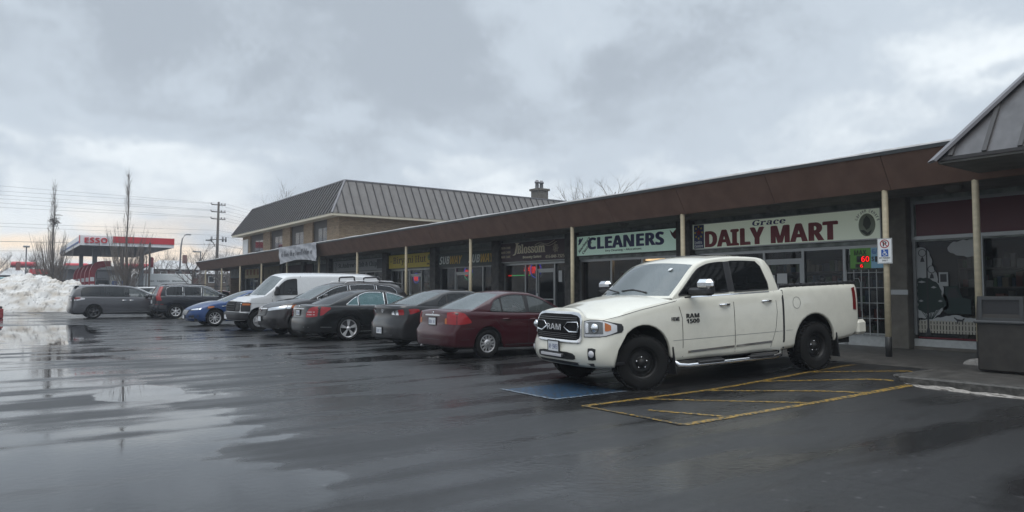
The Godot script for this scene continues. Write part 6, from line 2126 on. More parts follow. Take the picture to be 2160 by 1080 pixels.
func build_background() -> void:
	# rising ground and far woods close the horizon
	var w := smooth()
	var r := RandomNumberGenerator.new()
	r.seed = 77
	var far := thing("far_woods", "grey brown mass of bare woods along the horizon", "woods", Vector3(60, 0, -230))
	far.set_meta("kind", "stuff")
	var fs := flat()
	for k in 5200:
		var az := r.randf_range(-0.35, 1.5)
		var dist := r.randf_range(190.0, 320.0)
		var p := Vector3(sin(az) * dist, 0, -cos(az) * dist) - far.position
		var h := r.randf_range(3.5, 8.0) * (0.8 + 0.3 * sin(az * 23.0))
		var lean := Vector3(r.randfn(0, 0.6), 0, r.randfn(0, 0.6))
		var s := Vector3(cos(az), 0, sin(az)) * r.randf_range(0.35, 1.1)
		tri(fs, p - s, p + Vector3(0, h, 0) + lean, p + s)
		tri(fs, p - s * 1.8 + Vector3(0, h * 0.3, 0), p + Vector3(0, h * 0.9, 0) - lean, p + s * 1.5 + Vector3(0, h * 0.35, 0))
	put("trees", fs, M.twig, far)
	snow_pile()
	poplar("tall bare poplar left of the filling station, with an old nest", 3.45, 66.0, 10.2, 5)
	poplar("tall bare poplar standing before the red part of the canopy", 7.86, 60.5, 10.3, 8)
	var nest := smooth()
	for k in 40:
		var a := Vector3(r.randfn(0, 0.16), r.randfn(0, 0.28), r.randfn(0, 0.16))
		var d := Vector3(r.randfn(0, 1), r.randfn(0, 0.6), r.randfn(0, 1)).normalized() * 0.28
		tube(nest, [Vector3(3.5, 6.9, -66.0) + a - d, Vector3(3.5, 6.9, -66.0) + a + d], 0.02, 3, false)
	tag(put("nest", nest, M.bark), "clump of dead leaves and twigs caught in the left poplar", "nest")
	bare_tree("shrub_tree", "spreading multi-stemmed bare tree left of the shop canopy", 15.3, 74.0, 6.4, 0.75, 12)
	bare_tree("bare_tree", "bare street tree behind the utility pole", 23.5, 98.0, 7.5, 0.6, 13)
	bare_tree("bare_tree", "low bare tree left of the brick house chimney", 17.0, 100.0, 6.5, 0.65, 14)
	bare_tree("bare_tree", "small bare tree before the white kiosk", 5.0, 112.0, 6.0, 0.6, 24)
	bare_tree("bare_tree", "round crowned bare tree behind the left streetlight", 4.2, 160.0, 10.0, 0.75, 15)
	bare_tree("bare_tree", "bare tree right of the round crowned tree on the left skyline", 6.8, 165.0, 9.5, 0.75, 16)
	bare_tree("bare_tree", "bare tree at the left edge of the picture", -0.5, 130.0, 8.0, 0.7, 17)
	bare_tree("bare_tree", "slender treetop showing above the mansard roof's left slope", 23.6, 76.0, 12.2, 0.3, 18)
	bare_tree("bare_tree", "wide bare treetop showing above the canopy near the chimney", 69.5, 76.0, 18.6, 0.5, 19)
	bare_tree("bare_tree", "bare tree between the canopy end and the mansard roof", 28.0, 112.0, 9.0, 0.55, 22)
	bare_tree("bare_tree", "bare tree behind the snow roofed brick house", 24.0, 135.0, 9.0, 0.6, 23)
	evergreen("dark evergreen under the far end of the canopy", 23.2, 88.0, 3.6, 2.0, 3)
	# houses
	house("snow_roof_house", "red brick house with a snow covered hip roof", 19.4, 26.2, 120.0, 130.0, 4.75, 6.3, M.red_brick)
	house("snow_roof_house", "brown house with snowy roof seen between the canopy posts", 25.6, 31.5, 116.0, 126.0, 4.0, 5.2, M.house_brown)
	house("snow_roof_house", "low house with snow on its roof at the far left", 0.6, 3.2, 128.0, 138.0, 3.7, 4.9, M.house_brown)
	# a second station's red canopies far off
	for e in [["far red canopy left of the first poplar", 1.75, 5.6, 150.0], ["far red canopy seen under the near station canopy", 9.6, 13.6, 152.0], ["far red canopy with rounded end right of the second poplar", 18.3, 24.7, 148.0]]:
		var c := thing("far_canopy", e[0], "canopy", Vector3((e[1] + e[2]) / 2, 0, -e[3]), 0.0, "far red canopies")
		var l: float = e[2] - e[1]
		var s := smooth()
		tube(s, [Vector3(-l / 2, 6.05, 0), Vector3(-l / 2 + 0.3, 6.05, 0), Vector3(l / 2 - 0.3, 6.05, 0), Vector3(l / 2, 6.05, 0)], [0.2, 0.42, 0.42, 0.2], 10)
		put("red_edge", s, M.esso_red, c)
		put("canopy_deck", _boxat(Vector3(0, 5.75, -3.0), Vector3(l, 0.35, 5.5)), M.grey_metal, c)
		for x in [-0.3, 0.3]: put("canopy_column", _boxat(Vector3(l * x, 2.8, -3.0), Vector3(0.35, 5.6, 0.35)), M.esso_white, c)
	var kb := thing("kiosk", "small white kiosk with red band at the left, behind the snow pile", "kiosk", Vector3(6.6, 0, -131.0))
	put("wall", _boxat(Vector3(0, 1.95, 0), Vector3(4.2, 3.9, 4.0)), M.esso_white, kb)
	put("red_band", _boxat(Vector3(-0.2, 4.3, 0), Vector3(5.0, 0.75, 4.4)), M.esso_red, kb)
	put("door", _boxat(Vector3(0.9, 1.6, 2.01), Vector3(1.0, 3.0, 0.04)), M.grey_metal, kb)
	var teal := thing("bus_shelter", "pale teal roof of a shelter behind the snow pile, far left", "shelter", Vector3(1.4, 0, -100.0))
	put("shelter_roof", _boxat(Vector3(0, 2.85, 0), Vector3(2.4, 0.22, 1.6), 0.05), mat(lin(0.35, 0.52, 0.55), 0.5), teal)
	for x in [-1.1, 1.1]: put("shelter_post", _boxat(Vector3(x, 1.4, 0.6), Vector3(0.1, 2.7, 0.1)), M.grey_metal, teal)
	put("shelter_back", _boxat(Vector3(0, 1.5, -0.7), Vector3(2.2, 2.4, 0.04)), M.trim, teal)
	# the white trailer
	var tr := thing("trailer", "white freight trailer with dark lettering behind the fence", "trailer", Vector3(15.2, 0, -88.0))
	var bx_ := put("trailer_body", _boxat(Vector3(0, 2.3, 0), Vector3(5.4, 2.0, 2.4), 0.04), M.white_box, tr)
	put("trailer_skirt", _boxat(Vector3(0, 1.22, 0), Vector3(5.4, 0.14, 2.3)), M.alu, bx_)
	text("trailer_lettering", "ian   Logistics   Warehouse", "Droid Sans", true, 3.9, 0.26, Vector3(-1.6, 2.35, 1.203), Basis.IDENTITY, M.lettering_dark, bx_, 0.01)
	for x in [-1.9, -1.0, 1.9]:
		for z in [-1.0, 1.0]:
			var wl := smooth()
			lathe(wl, Vector3(x, 0.5, z - 0.13), Vector3(0, 0, 1), [[0.0, 0.0], [0.5, 0.0], [0.5, 0.26], [0.0, 0.26]], 20)
			put("wheel", wl, M.rubber, tr)
	# fence along the lot's far side
	var fe := thing("pipe_fence", "low dark rail fence along the far side of the lot", "fence", Vector3(12.0, 0, -71.0))
	for k in 9: put("fence_post", _boxat(Vector3(-7.0 + k * 1.75, 0.95, 0), Vector3(0.07, 1.9, 0.07)), M.trim, fe)
	for y in [1.0, 1.85]: put("fence_rail", _boxat(Vector3(0, y, 0.06), Vector3(14.2, 0.06, 0.05)), M.trim, fe)
	var dp := thing("sign_post", "tall dark steel post in front of the filling station canopy", "post", Vector3(10.9, 0, -70.0))
	put("post", _boxat(Vector3(0, 2.85, 0), Vector3(0.14, 5.7, 0.14)), M.wood_pole, dp)
	put("post_brace", _boxat(Vector3(-0.24, 2.25, 0), Vector3(0.07, 4.5, 0.07)), M.wood_pole, dp)
	var pp := thing("vent_pipe", "red topped white pipe standing beside the white trailer", "pipe", Vector3(14.4, 0, -91.0))
	var ps := smooth()
	tube(ps, [Vector3(0, 0, 0), Vector3(0, 4.1, 0)], 0.2, 12)
	put("pipe", ps, M.esso_white, pp)
	var pt := smooth()
	tube(pt, [Vector3(0, 4.1, 0), Vector3(0, 5.2, 0), Vector3(0, 5.3, 0)], [0.2, 0.2, 0.1], 12)
	put("pipe_top", pt, mat(lin(0.28, 0.04, 0.045), 0.5), pp)

func house(called: String, label: String, x0: float, x1: float, t0: float, t1: float, eave: float, ridge: float, m: Material) -> void:
	var o := thing(called, label, "house", Vector3((x0 + x1) / 2, 0, -(t0 + t1) / 2))
	var w := (x1 - x0) / 2
	var d := (t1 - t0) / 2
	put("wall", _boxat(Vector3(0, eave / 2, 0), Vector3(w * 2, eave, d * 2)), m, o)
	var s := flat()
	var a := [Vector3(-w - 0.4, eave, d + 0.4), Vector3(w + 0.4, eave, d + 0.4), Vector3(w + 0.4, eave, -d - 0.4), Vector3(-w - 0.4, eave, -d - 0.4)]
	var r0 := Vector3(-w * 0.55, ridge, 0)
	var r1 := Vector3(w * 0.55, ridge, 0)
	quad(s, a[0], r0, r1, a[1])
	tri(s, a[1], r1, a[2])
	quad(s, a[2], r1, r0, a[3])
	tri(s, a[3], r0, a[0])
	quad(s, a[0], a[1], a[2], a[3])
	var rf := put("roof", s, M.snow, o)
	put("chimney", _boxat(Vector3(w * 0.45, ridge + 0.1, d * 0.3), Vector3(0.6, 1.5, 0.6)), M.red_brick, rf)
	put("eave_board", _boxat(Vector3(0, eave - 0.1, d + 0.37), Vector3(w * 2 + 0.8, 0.2, 0.06)), M.trim, o)
	for k in 3:
		var x := -w * 0.62 + k * w * 0.62
		var f := put("window", _boxat(Vector3(x, eave - 0.85, d + 0.02), Vector3(w * 0.3, 1.0, 0.06)), M.esso_white, o)
		put("pane", _boxat(Vector3(x, eave - 0.85, d + 0.055), Vector3(w * 0.24, 0.8, 0.02)), M.glass_dark, f)

func snow_pile() -> void:
	var n := FastNoiseLite.new()
	n.seed = 4
	n.frequency = 0.7
	n.fractal_octaves = 6
	var n2 := FastNoiseLite.new()
	n2.seed = 6
	n2.noise_type = FastNoiseLite.TYPE_CELLULAR
	n2.frequency = 1.7
	var s := flat()
	var rows := []
	var tints := []
	var r3 := RandomNumberGenerator.new()
	r3.seed = 14
	var NX := 260
	var NT := 70
	for i in NX + 1:
		var X := -13.0 + 19.2 * i / NX
		var row := []
		var tr := []
		for j in NT + 1:
			var u := pow(float(j) / NT, 1.7)
			var t := 56.8 + 7.0 * u
			var prof := pow(maxf(sin(PI * clampf(u * 1.0, 0.0, 1.0)), 0.0), 0.8)
			var ends := smoothstep(6.2, 4.3, X) * smoothstep(-13.0, -10.5, X)
			var top := 2.1 + 0.18 * sin(X * 1.1) + 0.25 * n.get_noise_2d(X * 0.6, 3.0)
			var h := top * prof * ends
			var l := n.get_noise_2d(X, t * 1.3)
			var q := n2.get_noise_2d(X, t * 1.2)
			h += (l * 0.42 - q * 0.30) * minf(1.0, h)
			row.append(Vector3(X + l * 0.12, maxf(h, -0.02), -t + q * 0.12 * ends))
			var dirt := clampf(0.5 + 1.4 * n.get_noise_2d(X * 0.9 + 50.0, t * 0.9 + h * 1.5), 0.0, 1.0)
			var c := Vector3(0.60, 0.59, 0.575).lerp(Vector3(0.42, 0.37, 0.31), dirt * dirt * 0.8)
			if q > -0.35 and l > 0.0: c = c.lerp(Vector3(0.16, 0.14, 0.12), 0.65)
			if r3.randf() < 0.05: c *= 0.45
			tr.append(Color(c.x, c.y, c.z))
		rows.append(row)
		tints.append(tr)
	for i in NX:
		for j in NT:
			for e in [[i, j], [i + 1, j + 1], [i + 1, j], [i, j], [i, j + 1], [i + 1, j + 1]]:
				s.set_color(tints[e[0]][e[1]])
				s.add_vertex(rows[e[0]][e[1]])
	var m := mat(Color.WHITE, 0.8)
	m.vertex_color_use_as_albedo = true
	tag(put("snow_pile", s, m), "long dirty white heap of ploughed snow at the lot's far left", "snow pile")

# ---------- poles, lights, wires ----------
func build_street_things() -> void:
	var P := thing("utility_pole", "tall wooden utility pole with cross-arms left of the mansard roof", "utility pole", Vector3(24.8, 0, -105.0))
	var s := smooth()
	tube(s, [Vector3(0, 0, 0), Vector3(0.15, 13.9, 0)], [0.24, 0.14], 10)
	put("pole", s, M.wood_pole, P)
	for y in [13.5, 12.5, 11.5]:
		var a := put("cross_arm", _boxat(Vector3(0.15, y, 0), Vector3(1.9, 0.12, 0.14)), M.wood_pole, P)
		for x in [-0.85, 0.55, 1.0]:
			var q := smooth()
			lathe(q, Vector3(x, y + 0.05, 0), Vector3.UP, [[0.05, 0.0], [0.08, 0.1], [0.05, 0.2], [0.0, 0.24]], 8)
			put("insulator", q, M.grey_metal, a)
	for x in [-0.7, 0.8, 1.2]:
		var q := smooth()
		tube(q, [Vector3(x, 8.3, 0), Vector3(x, 9.0, 0)], 0.12, 8)
		put("switch", q, M.grey_metal, P)
	put("switch_arm", _boxat(Vector3(0.2, 8.6, 0), Vector3(2.2, 0.1, 0.1)), M.wood_pole, P)
	# wires sweep left to a nearer pole outside the picture, and right behind the roof
	var lines := [[13.72, 13.8, "topmost wire"], [13.62, 13.2, "wire just under the topmost"], [12.72, 12.75, "upper wire of the second pair"], [12.62, 12.3, "lower wire of the second pair"], [11.72, 11.8, "upper wire of the third pair"], [11.62, 11.3, "lower wire of the third pair"], [9.9, 9.45, "upper slack cable"], [9.2, 9.05, "lower slack cable"], [7.9, 7.3, "thick low cable"], [7.0, 6.2, "lowest cable"]]
	for k in lines.size():
		var a := Vector3(24.9 + (-0.85 if k % 2 else 0.95) * (1.0 if k < 6 else 0.1), lines[k][0], -105.0)
		var b := Vector3(-29.3, lines[k][0] + (lines[k][1] - lines[k][0]) * 2.2, -99.0)
		var c := Vector3(75.0, lines[k][0] - 1.0, -150.0)
		var q := smooth()
		for seg in [[a, b, 0.12], [a, c, 0.6]]:
			var pts := []
			for i in 25:
				var u := i / 24.0
				pts.append(seg[0].lerp(seg[1], u) - Vector3(0, 4.0 * seg[2] * u * (1 - u), 0))
			tube(q, pts, 0.013 if k != 8 else 0.026, 4, false)
		tag(put("overhead_wire", q, M.wire), lines[k][2] + " running left from the utility pole", "wire", "overhead wires")
	# street lamps
	var L := thing("street_lamp", "grey curved arm street lamp before the snow roofed brick house", "street lamp", Vector3(17.1, 0, -90.0))
	s = smooth()
	tube(s, [Vector3(0, 0, 0), Vector3(0.2, 6.6, 0), Vector3(0.33, 7.5, 0), Vector3(0.6, 7.95, 0), Vector3(0.85, 8.05, 0)], [0.11, 0.09, 0.07, 0.06, 0.05], 8)
	put("pole", s, M.grey_metal, L)
	put("lamp_head", _boxat(Vector3(1.0, 8.03, 0), Vector3(0.55, 0.16, 0.3), 0.05), M.alu, L)
	L = thing("street_lamp", "street lamp head reaching left from the utility pole", "street lamp", Vector3(24.7, 0, -105.4))
	s = smooth()
	tube(s, [Vector3(0, 7.6, 0), Vector3(-0.3, 8.2, 0), Vector3(-0.7, 8.5, 0)], 0.06, 8)
	put("arm", s, M.grey_metal, L)
	put("lamp_head", _boxat(Vector3(-0.95, 8.5, 0), Vector3(0.7, 0.22, 0.35), 0.07), M.alu, L)
	L = thing("street_lamp", "flat headed lot lamp on a square post left of the utility pole", "street lamp", Vector3(22.9, 0, -106.0))
	put("pole", _boxat(Vector3(0, 3.4, 0), Vector3(0.14, 6.8, 0.14)), M.grey_metal, L)
	put("lamp_head", _boxat(Vector3(-0.45, 6.85, 0), Vector3(1.1, 0.16, 0.4), 0.04), M.alu, L)
	L = thing("street_lamp", "thin lot lamp with flat head rising behind the snow pile", "street lamp", Vector3(2.5, 0, -95.0))
	put("pole", _boxat(Vector3(0, 3.1, 0), Vector3(0.13, 6.2, 0.13)), M.grey_metal, L)
	put("lamp_head", _boxat(Vector3(0, 6.3, 0), Vector3(0.62, 0.2, 0.4), 0.04), M.alu, L)
	# red box at the left edge
	var rb := thing("grit_box", "red box cut off by the picture's left edge before the snow pile", "box", Vector3(-0.15, 0, -45.6))
	put("box_body", _boxat(Vector3(0, 0.25, 0), Vector3(0.9, 0.5, 0.6), 0.03), M.red_paint, rb)
	put("box_lid", _boxat(Vector3(0, 0.56, 0), Vector3(0.8, 0.12, 0.55), 0.03), M.trim, rb)

# ---------- signs on the shop fronts: x of a sign runs to the viewer's right, z towards the lot ----------
func sign_board(label: String, t0: float, t1: float, y0: float, y1: float, face: Material, frame: Material, called := "shop_sign", X := 16.6) -> Node3D:
	var o := thing(called, label, "sign", Vector3(X, y0, -(t0 + t1) / 2), -PI / 2, "signs over the shop fronts")
	var w := absf(t1 - t0)
	var h := y1 - y0
	put("sign_face", _boxat(Vector3(0, h / 2, 0), Vector3(w - 0.06, h - 0.06, 0.07)), face, o)
	for e in [[0.0, 0.015, w, 0.03], [0.0, h - 0.015, w, 0.03]]: put("sign_frame", _boxat(Vector3(e[0], e[1], 0), Vector3(e[2], e[3], 0.1)), frame, o)
	for sg in [-1, 1]: put("sign_frame", _boxat(Vector3(sg * (w / 2 - 0.015), h / 2, 0), Vector3(0.03, h - 0.061, 0.1)), frame, o)
	return o

func wr(o: Node3D, words: String, font: String, bold: bool, x: float, y: float, w: float, h: float, m: Material, slant := 0.0, fat := 0.0, called := "lettering") -> void:
	text(called, words, font, bold, w, h, Vector3(x, y, 0.034), Basis.IDENTITY, m, o, 0.012, slant, fat)

func build_signs() -> void:
	var I := Basis.IDENTITY
	var sans := "Droid Sans"
	var serif := "Droid Serif"
	# grocery: back lit pale green white face
	var face := glow(lin(0.68, 0.78, 0.62), 0.12)
	face.albedo_color = lin(0.66, 0.72, 0.62)
	var red := mat(lin(0.20, 0.02, 0.025), 0.5)
	var navy := mat(lin(0.03, 0.035, 0.13), 0.5)
	var o := sign_board("pale lit grocery sign with big dark red lettering behind the pickup", 8.29, 13.83, 2.62, 3.38, face, M.alu)
	wr(o, "DAILY MART", sans, true, -2.28, 0.06, 3.98, 0.455, red, 0.0, 0.022)
	wr(o, "Grace", serif, true, -0.72, 0.56, 1.0, 0.15, navy, 0.25)
	var pn := put("lotto_panel", _boxat(Vector3(-2.52, 0.38, 0.04), Vector3(0.36, 0.68, 0.02)), mat(lin(0.035, 0.04, 0.12), 0.5), o)
	text("panel_lettering", "Lotto", sans, true, 0.26, 0.09, Vector3(-2.66, 0.17, 0.05), I, M.sign_white, pn, 0.008)
	text("panel_lettering", "Centre", sans, true, 0.3, 0.08, Vector3(-2.67, 0.07, 0.05), I, M.sign_white, pn, 0.008)
	var star := flat()
	var sp := []
	for k in 10:
		var a := PI / 2 + TAU * k / 10
		var rr := 0.11 if k % 2 == 0 else 0.045
		sp.append(Vector2(cos(a) * rr, sin(a) * rr))
	plate(star, sp, Vector3(-2.52, 0.5, 0.05), I, 0.008)
	put("panel_star", star, red, pn)
	for k in 8:
		var d := flat()
		plate(d, ellipse2(cos(TAU * k / 8) * 0.13, sin(TAU * k / 8) * 0.17, 0.025, 0.03, 10), Vector3(-2.52, 0.5, 0.05), I, 0.008)
		put("panel_dot", d, mat(lin(0.5, 0.36, 0.04), 0.5), pn)
	var em := flat()
	plate(em, ellipse2(2.43, 0.36, 0.2, 0.27), Vector3(0, 0, 0.034), I, 0.006)
	var e1 := put("emblem", em, mat(lin(0.26, 0.30, 0.22), 0.5), o)
	em = flat()
	plate(em, [Vector2(2.42, 0.24), Vector2(2.34, 0.36), Vector2(2.36, 0.5), Vector2(2.43, 0.58), Vector2(2.5, 0.5), Vector2(2.53, 0.38), Vector2(2.49, 0.28)], Vector3(0, 0, 0.041), I, 0.006)
	plate(em, [Vector2(2.26, 0.24), Vector2(2.36, 0.24), Vector2(2.45, 0.17), Vector2(2.55, 0.24), Vector2(2.5, 0.13), Vector2(2.42, 0.11)], Vector3(0, 0, 0.041), I, 0.006)
	put("emblem_leaf", em, mat(lin(0.06, 0.07, 0.05), 0.5), e1)
	var arc := "Garden Centre"
	for k in arc.length():
		if arc[k] == " ": continue
		var a := deg_to_rad(158.0 - k * 11.4)
		var b := Basis(Vector3.BACK, a - PI / 2)
		text("arc_lettering", arc[k], sans, false, 0.036, 0.062, Vector3(2.43 + cos(a) * 0.25, 0.36 + sin(a) * 0.30, 0.034), b, mat(lin(0.07, 0.08, 0.06)) if k == 0 else M.lettering_dark, o, 0.006)
	# cleaners
	var face2 := glow(lin(0.52, 0.78, 0.66), 0.14)
	face2.albedo_color = lin(0.58, 0.72, 0.64)
	o = sign_board("pale mint cleaners sign with heavy navy lettering", 14.33, 19.02, 2.62, 3.35, face2, M.alu_dark)
	wr(o, "CLEANERS", sans, true, -1.72, 0.225, 3.45, 0.40, navy, 0.0, 0.02)
	wr(o, "Dry Cleaning • Alterations", sans, false, -0.85, 0.10, 1.65, 0.09, M.lettering_dark)
	for e in [["Marlene's", -2.18, 0.12, 0.75], ["Custom", -1.98, 0.06, 0.6]]:
		text("lettering", e[0], serif, true, e[3], 0.1, Vector3(e[1], e[2], 0.034), Basis(Vector3.BACK, 0.72), M.lettering_dark, o, 0.01, 0.2)
	var hat := flat()
	plate(hat, [Vector2(-2.24, 0.4), Vector2(-2.14, 0.44), Vector2(-1.98, 0.62), Vector2(-2.0, 0.66), Vector2(-2.1, 0.6), Vector2(-2.14, 0.66), Vector2(-2.22, 0.56), Vector2(-2.19, 0.52)], Vector3(0, 0, 0.034), I, 0.008)
	put("emblem", hat, navy, o)
	var bow := flat()
	plate(bow, [Vector2(1.98, 0.66), Vector2(2.1, 0.56), Vector2(2.24, 0.68), Vector2(2.26, 0.5), Vector2(2.2, 0.36), Vector2(2.12, 0.42), Vector2(2.05, 0.5)], Vector3(0, 0, 0.034), I, 0.008)
	put("emblem", bow, mat(lin(0.12, 0.05, 0.05)), o)
	# beauty salon
	var mar := mat(lin(0.045, 0.018, 0.024), 0.5)
	var cream := mat(lin(0.80, 0.73, 0.55), 0.5)
	o = sign_board("dark maroon beauty salon sign with cream script", 19.47, 23.77, 2.54, 3.35, mar, M.alu)
	wr(o, "J", serif, true, -1.22, 0.28, 0.28, 0.48, cream, 0.3)
	wr(o, "Blossom", serif, true, -0.92, 0.33, 1.75, 0.36, cream, 0.0, 0.008)
	wr(o, "Beauty Salon", sans, true, -0.55, 0.11, 1.15, 0.13, cream)
	wr(o, "416-848-7325", sans, false, 0.85, 0.10, 1.1, 0.12, cream)
	for e in [["SKIN CARE", 0.58], ["HAIR CARE", 0.40], ["NAIL CARE", 0.22]]: wr(o, e[0], sans, false, -2.0, e[1] - 0.02, 0.62, 0.085, cream)
	for k in 7:
		var fl := flat()
		var b := Basis(Vector3.BACK, TAU * k / 7)
		ring(fl, Vector3(1.45, 0.46, 0.034) + b * Vector3(0.09, 0, 0), b, 0.075, 0.035, 0.014, 0.008, 18)
		put("flower_petal", fl, cream, o)
	for e in [[0.62, 0.0], [0.56, 0.12]]:
		var sw := smooth()
		var pts := []
		for k in 17: pts.append(Vector3(0.2 + e[1] + k * 0.075, e[0] + 0.05 * sin(k * 0.45) + k * 0.006, 0.038))
		tube(sw, pts, 0.008, 5)
		put("swirl", sw, cream, o)
	# sandwich shop
	o = sign_board("dark green sandwich shop sign with its name twice in white and yellow", 24.01, 28.73, 2.49, 3.12, mat(lin(0.022, 0.04, 0.035), 0.5), M.alu_dark)
	var white_d := mat(lin(0.62, 0.64, 0.60), 0.5)
	var yel := mat(lin(0.58, 0.36, 0.05), 0.5)
	for x in [-2.25, 0.25]:
		wr(o, "SUB", sans, true, x, 0.14, 0.85, 0.36, white_d, 0.25)
		wr(o, "WAY", sans, true, x + 0.88, 0.14, 1.0, 0.36, yel, 0.25)
	put("sign_topper", _boxat(Vector3(0, 0.72, -0.02), Vector3(4.6, 0.14, 0.04)), mat(lin(0.16, 0.17, 0.15)), o)
	# biryani
	o = sign_board("yellow sign with brown lettering and small green emblem", 29.32, 33.92, 2.54, 3.28, mat(lin(0.56, 0.44, 0.05), 0.5), M.alu_dark)
	var brown := mat(lin(0.07, 0.035, 0.03), 0.5)
	wr(o, "Biryani Hut", serif, false, -1.75, 0.17, 3.45, 0.44, brown)
	put("dash", _boxat(Vector3(-2.0, 0.38, 0.04), Vector3(0.22, 0.03, 0.012)), brown, o)
	em = flat()
	plate(em, ellipse2(2.02, 0.48, 0.14, 0.13), Vector3(0, 0, 0.034), I, 0.008)
	var gm := put("emblem", em, mat(lin(0.02, 0.16, 0.09)), o)
	em = flat()
	ring(em, Vector3(2.02, 0.48, 0.043), I, 0.09, 0.08, 0.02, 0.006, 20)
	put("emblem_ring", em, yel, gm)
	wr(o, "HALAL", sans, true, 1.82, 0.13, 0.4, 0.07, brown)
	# fish and chips
	o = sign_board("grey white fish and chip shop sign with black lettering", 34.4, 41.5, 2.52, 3.22, mat(lin(0.24, 0.26, 0.27), 0.5), M.alu_dark)
	wr(o, "St.Andrew's Fish & Chip", serif, true, -2.7, 0.17, 5.3, 0.36, M.lettering_dark)
	em = flat()
	ring(em, Vector3(-3.1, 0.35, 0.034), I, 0.2, 0.24, 0.03, 0.008, 20)
	plate(em, [Vector2(-3.22, 0.2), Vector2(-3.18, 0.2), Vector2(-2.98, 0.5), Vector2(-3.02, 0.5)], Vector3(0, 0, 0.034), I, 0.008)
	put("emblem", em, M.lettering_dark, o)
	put("menu_panel", _boxat(Vector3(3.0, 0.35, 0.04), Vector3(0.75, 0.5, 0.012)), mat(lin(0.10, 0.10, 0.11)), o)
	# further units
	o = sign_board("plain small grey sign panel beside the banner", 42.4, 44.6, 2.5, 3.1, mat(lin(0.10, 0.11, 0.12)), M.alu_dark)
	o = sign_board("long dark maroon sign under the white banner", 45.0, 51.0, 2.35, 3.2, mat(lin(0.05, 0.025, 0.03)), M.alu_dark)
	for k in 9: put("sign_mark", _boxat(Vector3(-2.2 + k * 0.55, 0.32, 0.04), Vector3(0.3, 0.12, 0.01)), mat(lin(0.10, 0.06, 0.06)), o)
	o = sign_board("drab olive sign panel left of the banner", 51.3, 55.5, 2.34, 3.26, mat(lin(0.13, 0.11, 0.065)), M.alu_dark)
	for k in 3: put("sign_mark", _boxat(Vector3(-0.8 + k * 0.8, 0.5, 0.04), Vector3(0.4, 0.3, 0.01)), mat(lin(0.09, 0.075, 0.045)), o)
	o = sign_board("faded cream sign with red marks at the far end of the shops", 56.2, 60.6, 2.4, 3.2, mat(lin(0.36, 0.29, 0.16)), M.alu_dark)
	for k in 4: put("sign_mark", _boxat(Vector3(-1.4 + k * 0.95, 0.5, 0.04), Vector3(0.45, 0.42, 0.012)), mat(lin(0.24, 0.11, 0.06)), o)
	put("sign_mark", _boxat(Vector3(-1.7, 0.16, 0.04), Vector3(0.6, 0.22, 0.012)), mat(lin(0.45, 0.38, 0.25)), o)
	# the red band over the right hand shop
	var rs := thing("red_sign_band", "plain dark red sign band over the painted shop window", "sign", Vector3(16.64, 2.64, -0.9), -PI / 2)
	put("sign_face", _boxat(Vector3(0, 0.36, 0), Vector3(13.3, 0.715, 0.05)), mat(lin(0.085, 0.012, 0.018), 0.45), rs)
	# banner tied over the fascia
	var bn := thing("banner", "creased white cloth banner with grey lettering tied over the fascia", "banner", Vector3(13.84, 3.0, -40.0), -PI / 2)
	var cl := smooth()
	var rows := []
	for i in 61:
		var u := i / 60.0
		var row := []
		for j in 19:
			var v := j / 18.0
			var x := lerpf(-3.25 + 0.5 * (1 - v), 3.1 + 0.12 * (1 - v), u)
			var sag := 0.18 * sin(PI * u) * (1 - v)
			var fold := 0.014 * sin(u * 50.0 + v * 7.0 + 4.0 * sin(v * 4.0)) + 0.025 * sin(u * 15.0 + 8.0 * v * v) * (1.0 - 0.5 * v)
			row.append(Vector3(x, 1.03 * v + sag, 0.02 + 0.07 + fold))
		rows.append(row)
	grid(cl, rows)
	put("cloth", cl, mottled(lin(0.40, 0.41, 0.44), 0.15, 0.8, 1.0, 61), bn)
	# its script is too creased to read: rows of slanted pen strokes
	var ink := smooth()
	var r := RandomNumberGenerator.new()
	r.seed = 44
	var x := -2.45
	while x < 2.6:
		if r.randf() < 0.16:
			x += 0.12
			continue
		var h := 0.36 if r.randf() < 0.3 else 0.2
		var pts := []
		for k in 7:
			var u := k / 6.0
			pts.append(Vector3(x + 0.05 * sin(u * 6.0) + u * 0.07, 0.42 + h * (0.5 + 0.5 * sin(u * 5.0 - 0.6)), 0.138))
		tube(ink, pts, 0.012, 4)
		x += r.randf_range(0.09, 0.15)
	put("script_strokes", ink, mat(lin(0.13, 0.135, 0.15)), bn).set_meta("kind", "stuff")
	# accessible parking sign on its post
	var ps := thing("parking_sign", "white no parking sign with blue wheelchair square on the canopy post", "sign", Vector3(14.2, 1.97, -7.055), -PI / 2 + 0.15)
	put("sign_plate", _boxat(Vector3(0, 0.245, 0), Vector3(0.275, 0.5, 0.006), 0.002), M.sign_white, ps)
	var rg := flat()
	ring(rg, Vector3(0, 0.385, 0.004), I, 0.085, 0.085, 0.017, 0.003, 32)
	box(rg, Vector3(0, 0.385, 0.0055), Vector3(0.15, 0.016, 0.003), Basis(Vector3.BACK, -0.78))
	put("red_ring", rg, mat(lin(0.32, 0.02, 0.02)), ps)
	text("letter", "P", sans, true, 0.07, 0.1, Vector3(-0.033, 0.335, 0.003), I, M.black, ps, 0.002)
	var bq := put("blue_square", _boxat(Vector3(0, 0.205, 0.004), Vector3(0.13, 0.14, 0.003)), mat(lin(0.02, 0.09, 0.35)), ps)
	var wc := flat()
	ring(wc, Vector3(-0.004, 0.185, 0.0056), I, 0.035, 0.035, 0.009, 0.002, 20)
	plate(wc, ellipse2(-0.012, 0.26, 0.011, 0.011, 12), Vector3(0, 0, 0.0056), I, 0.002)
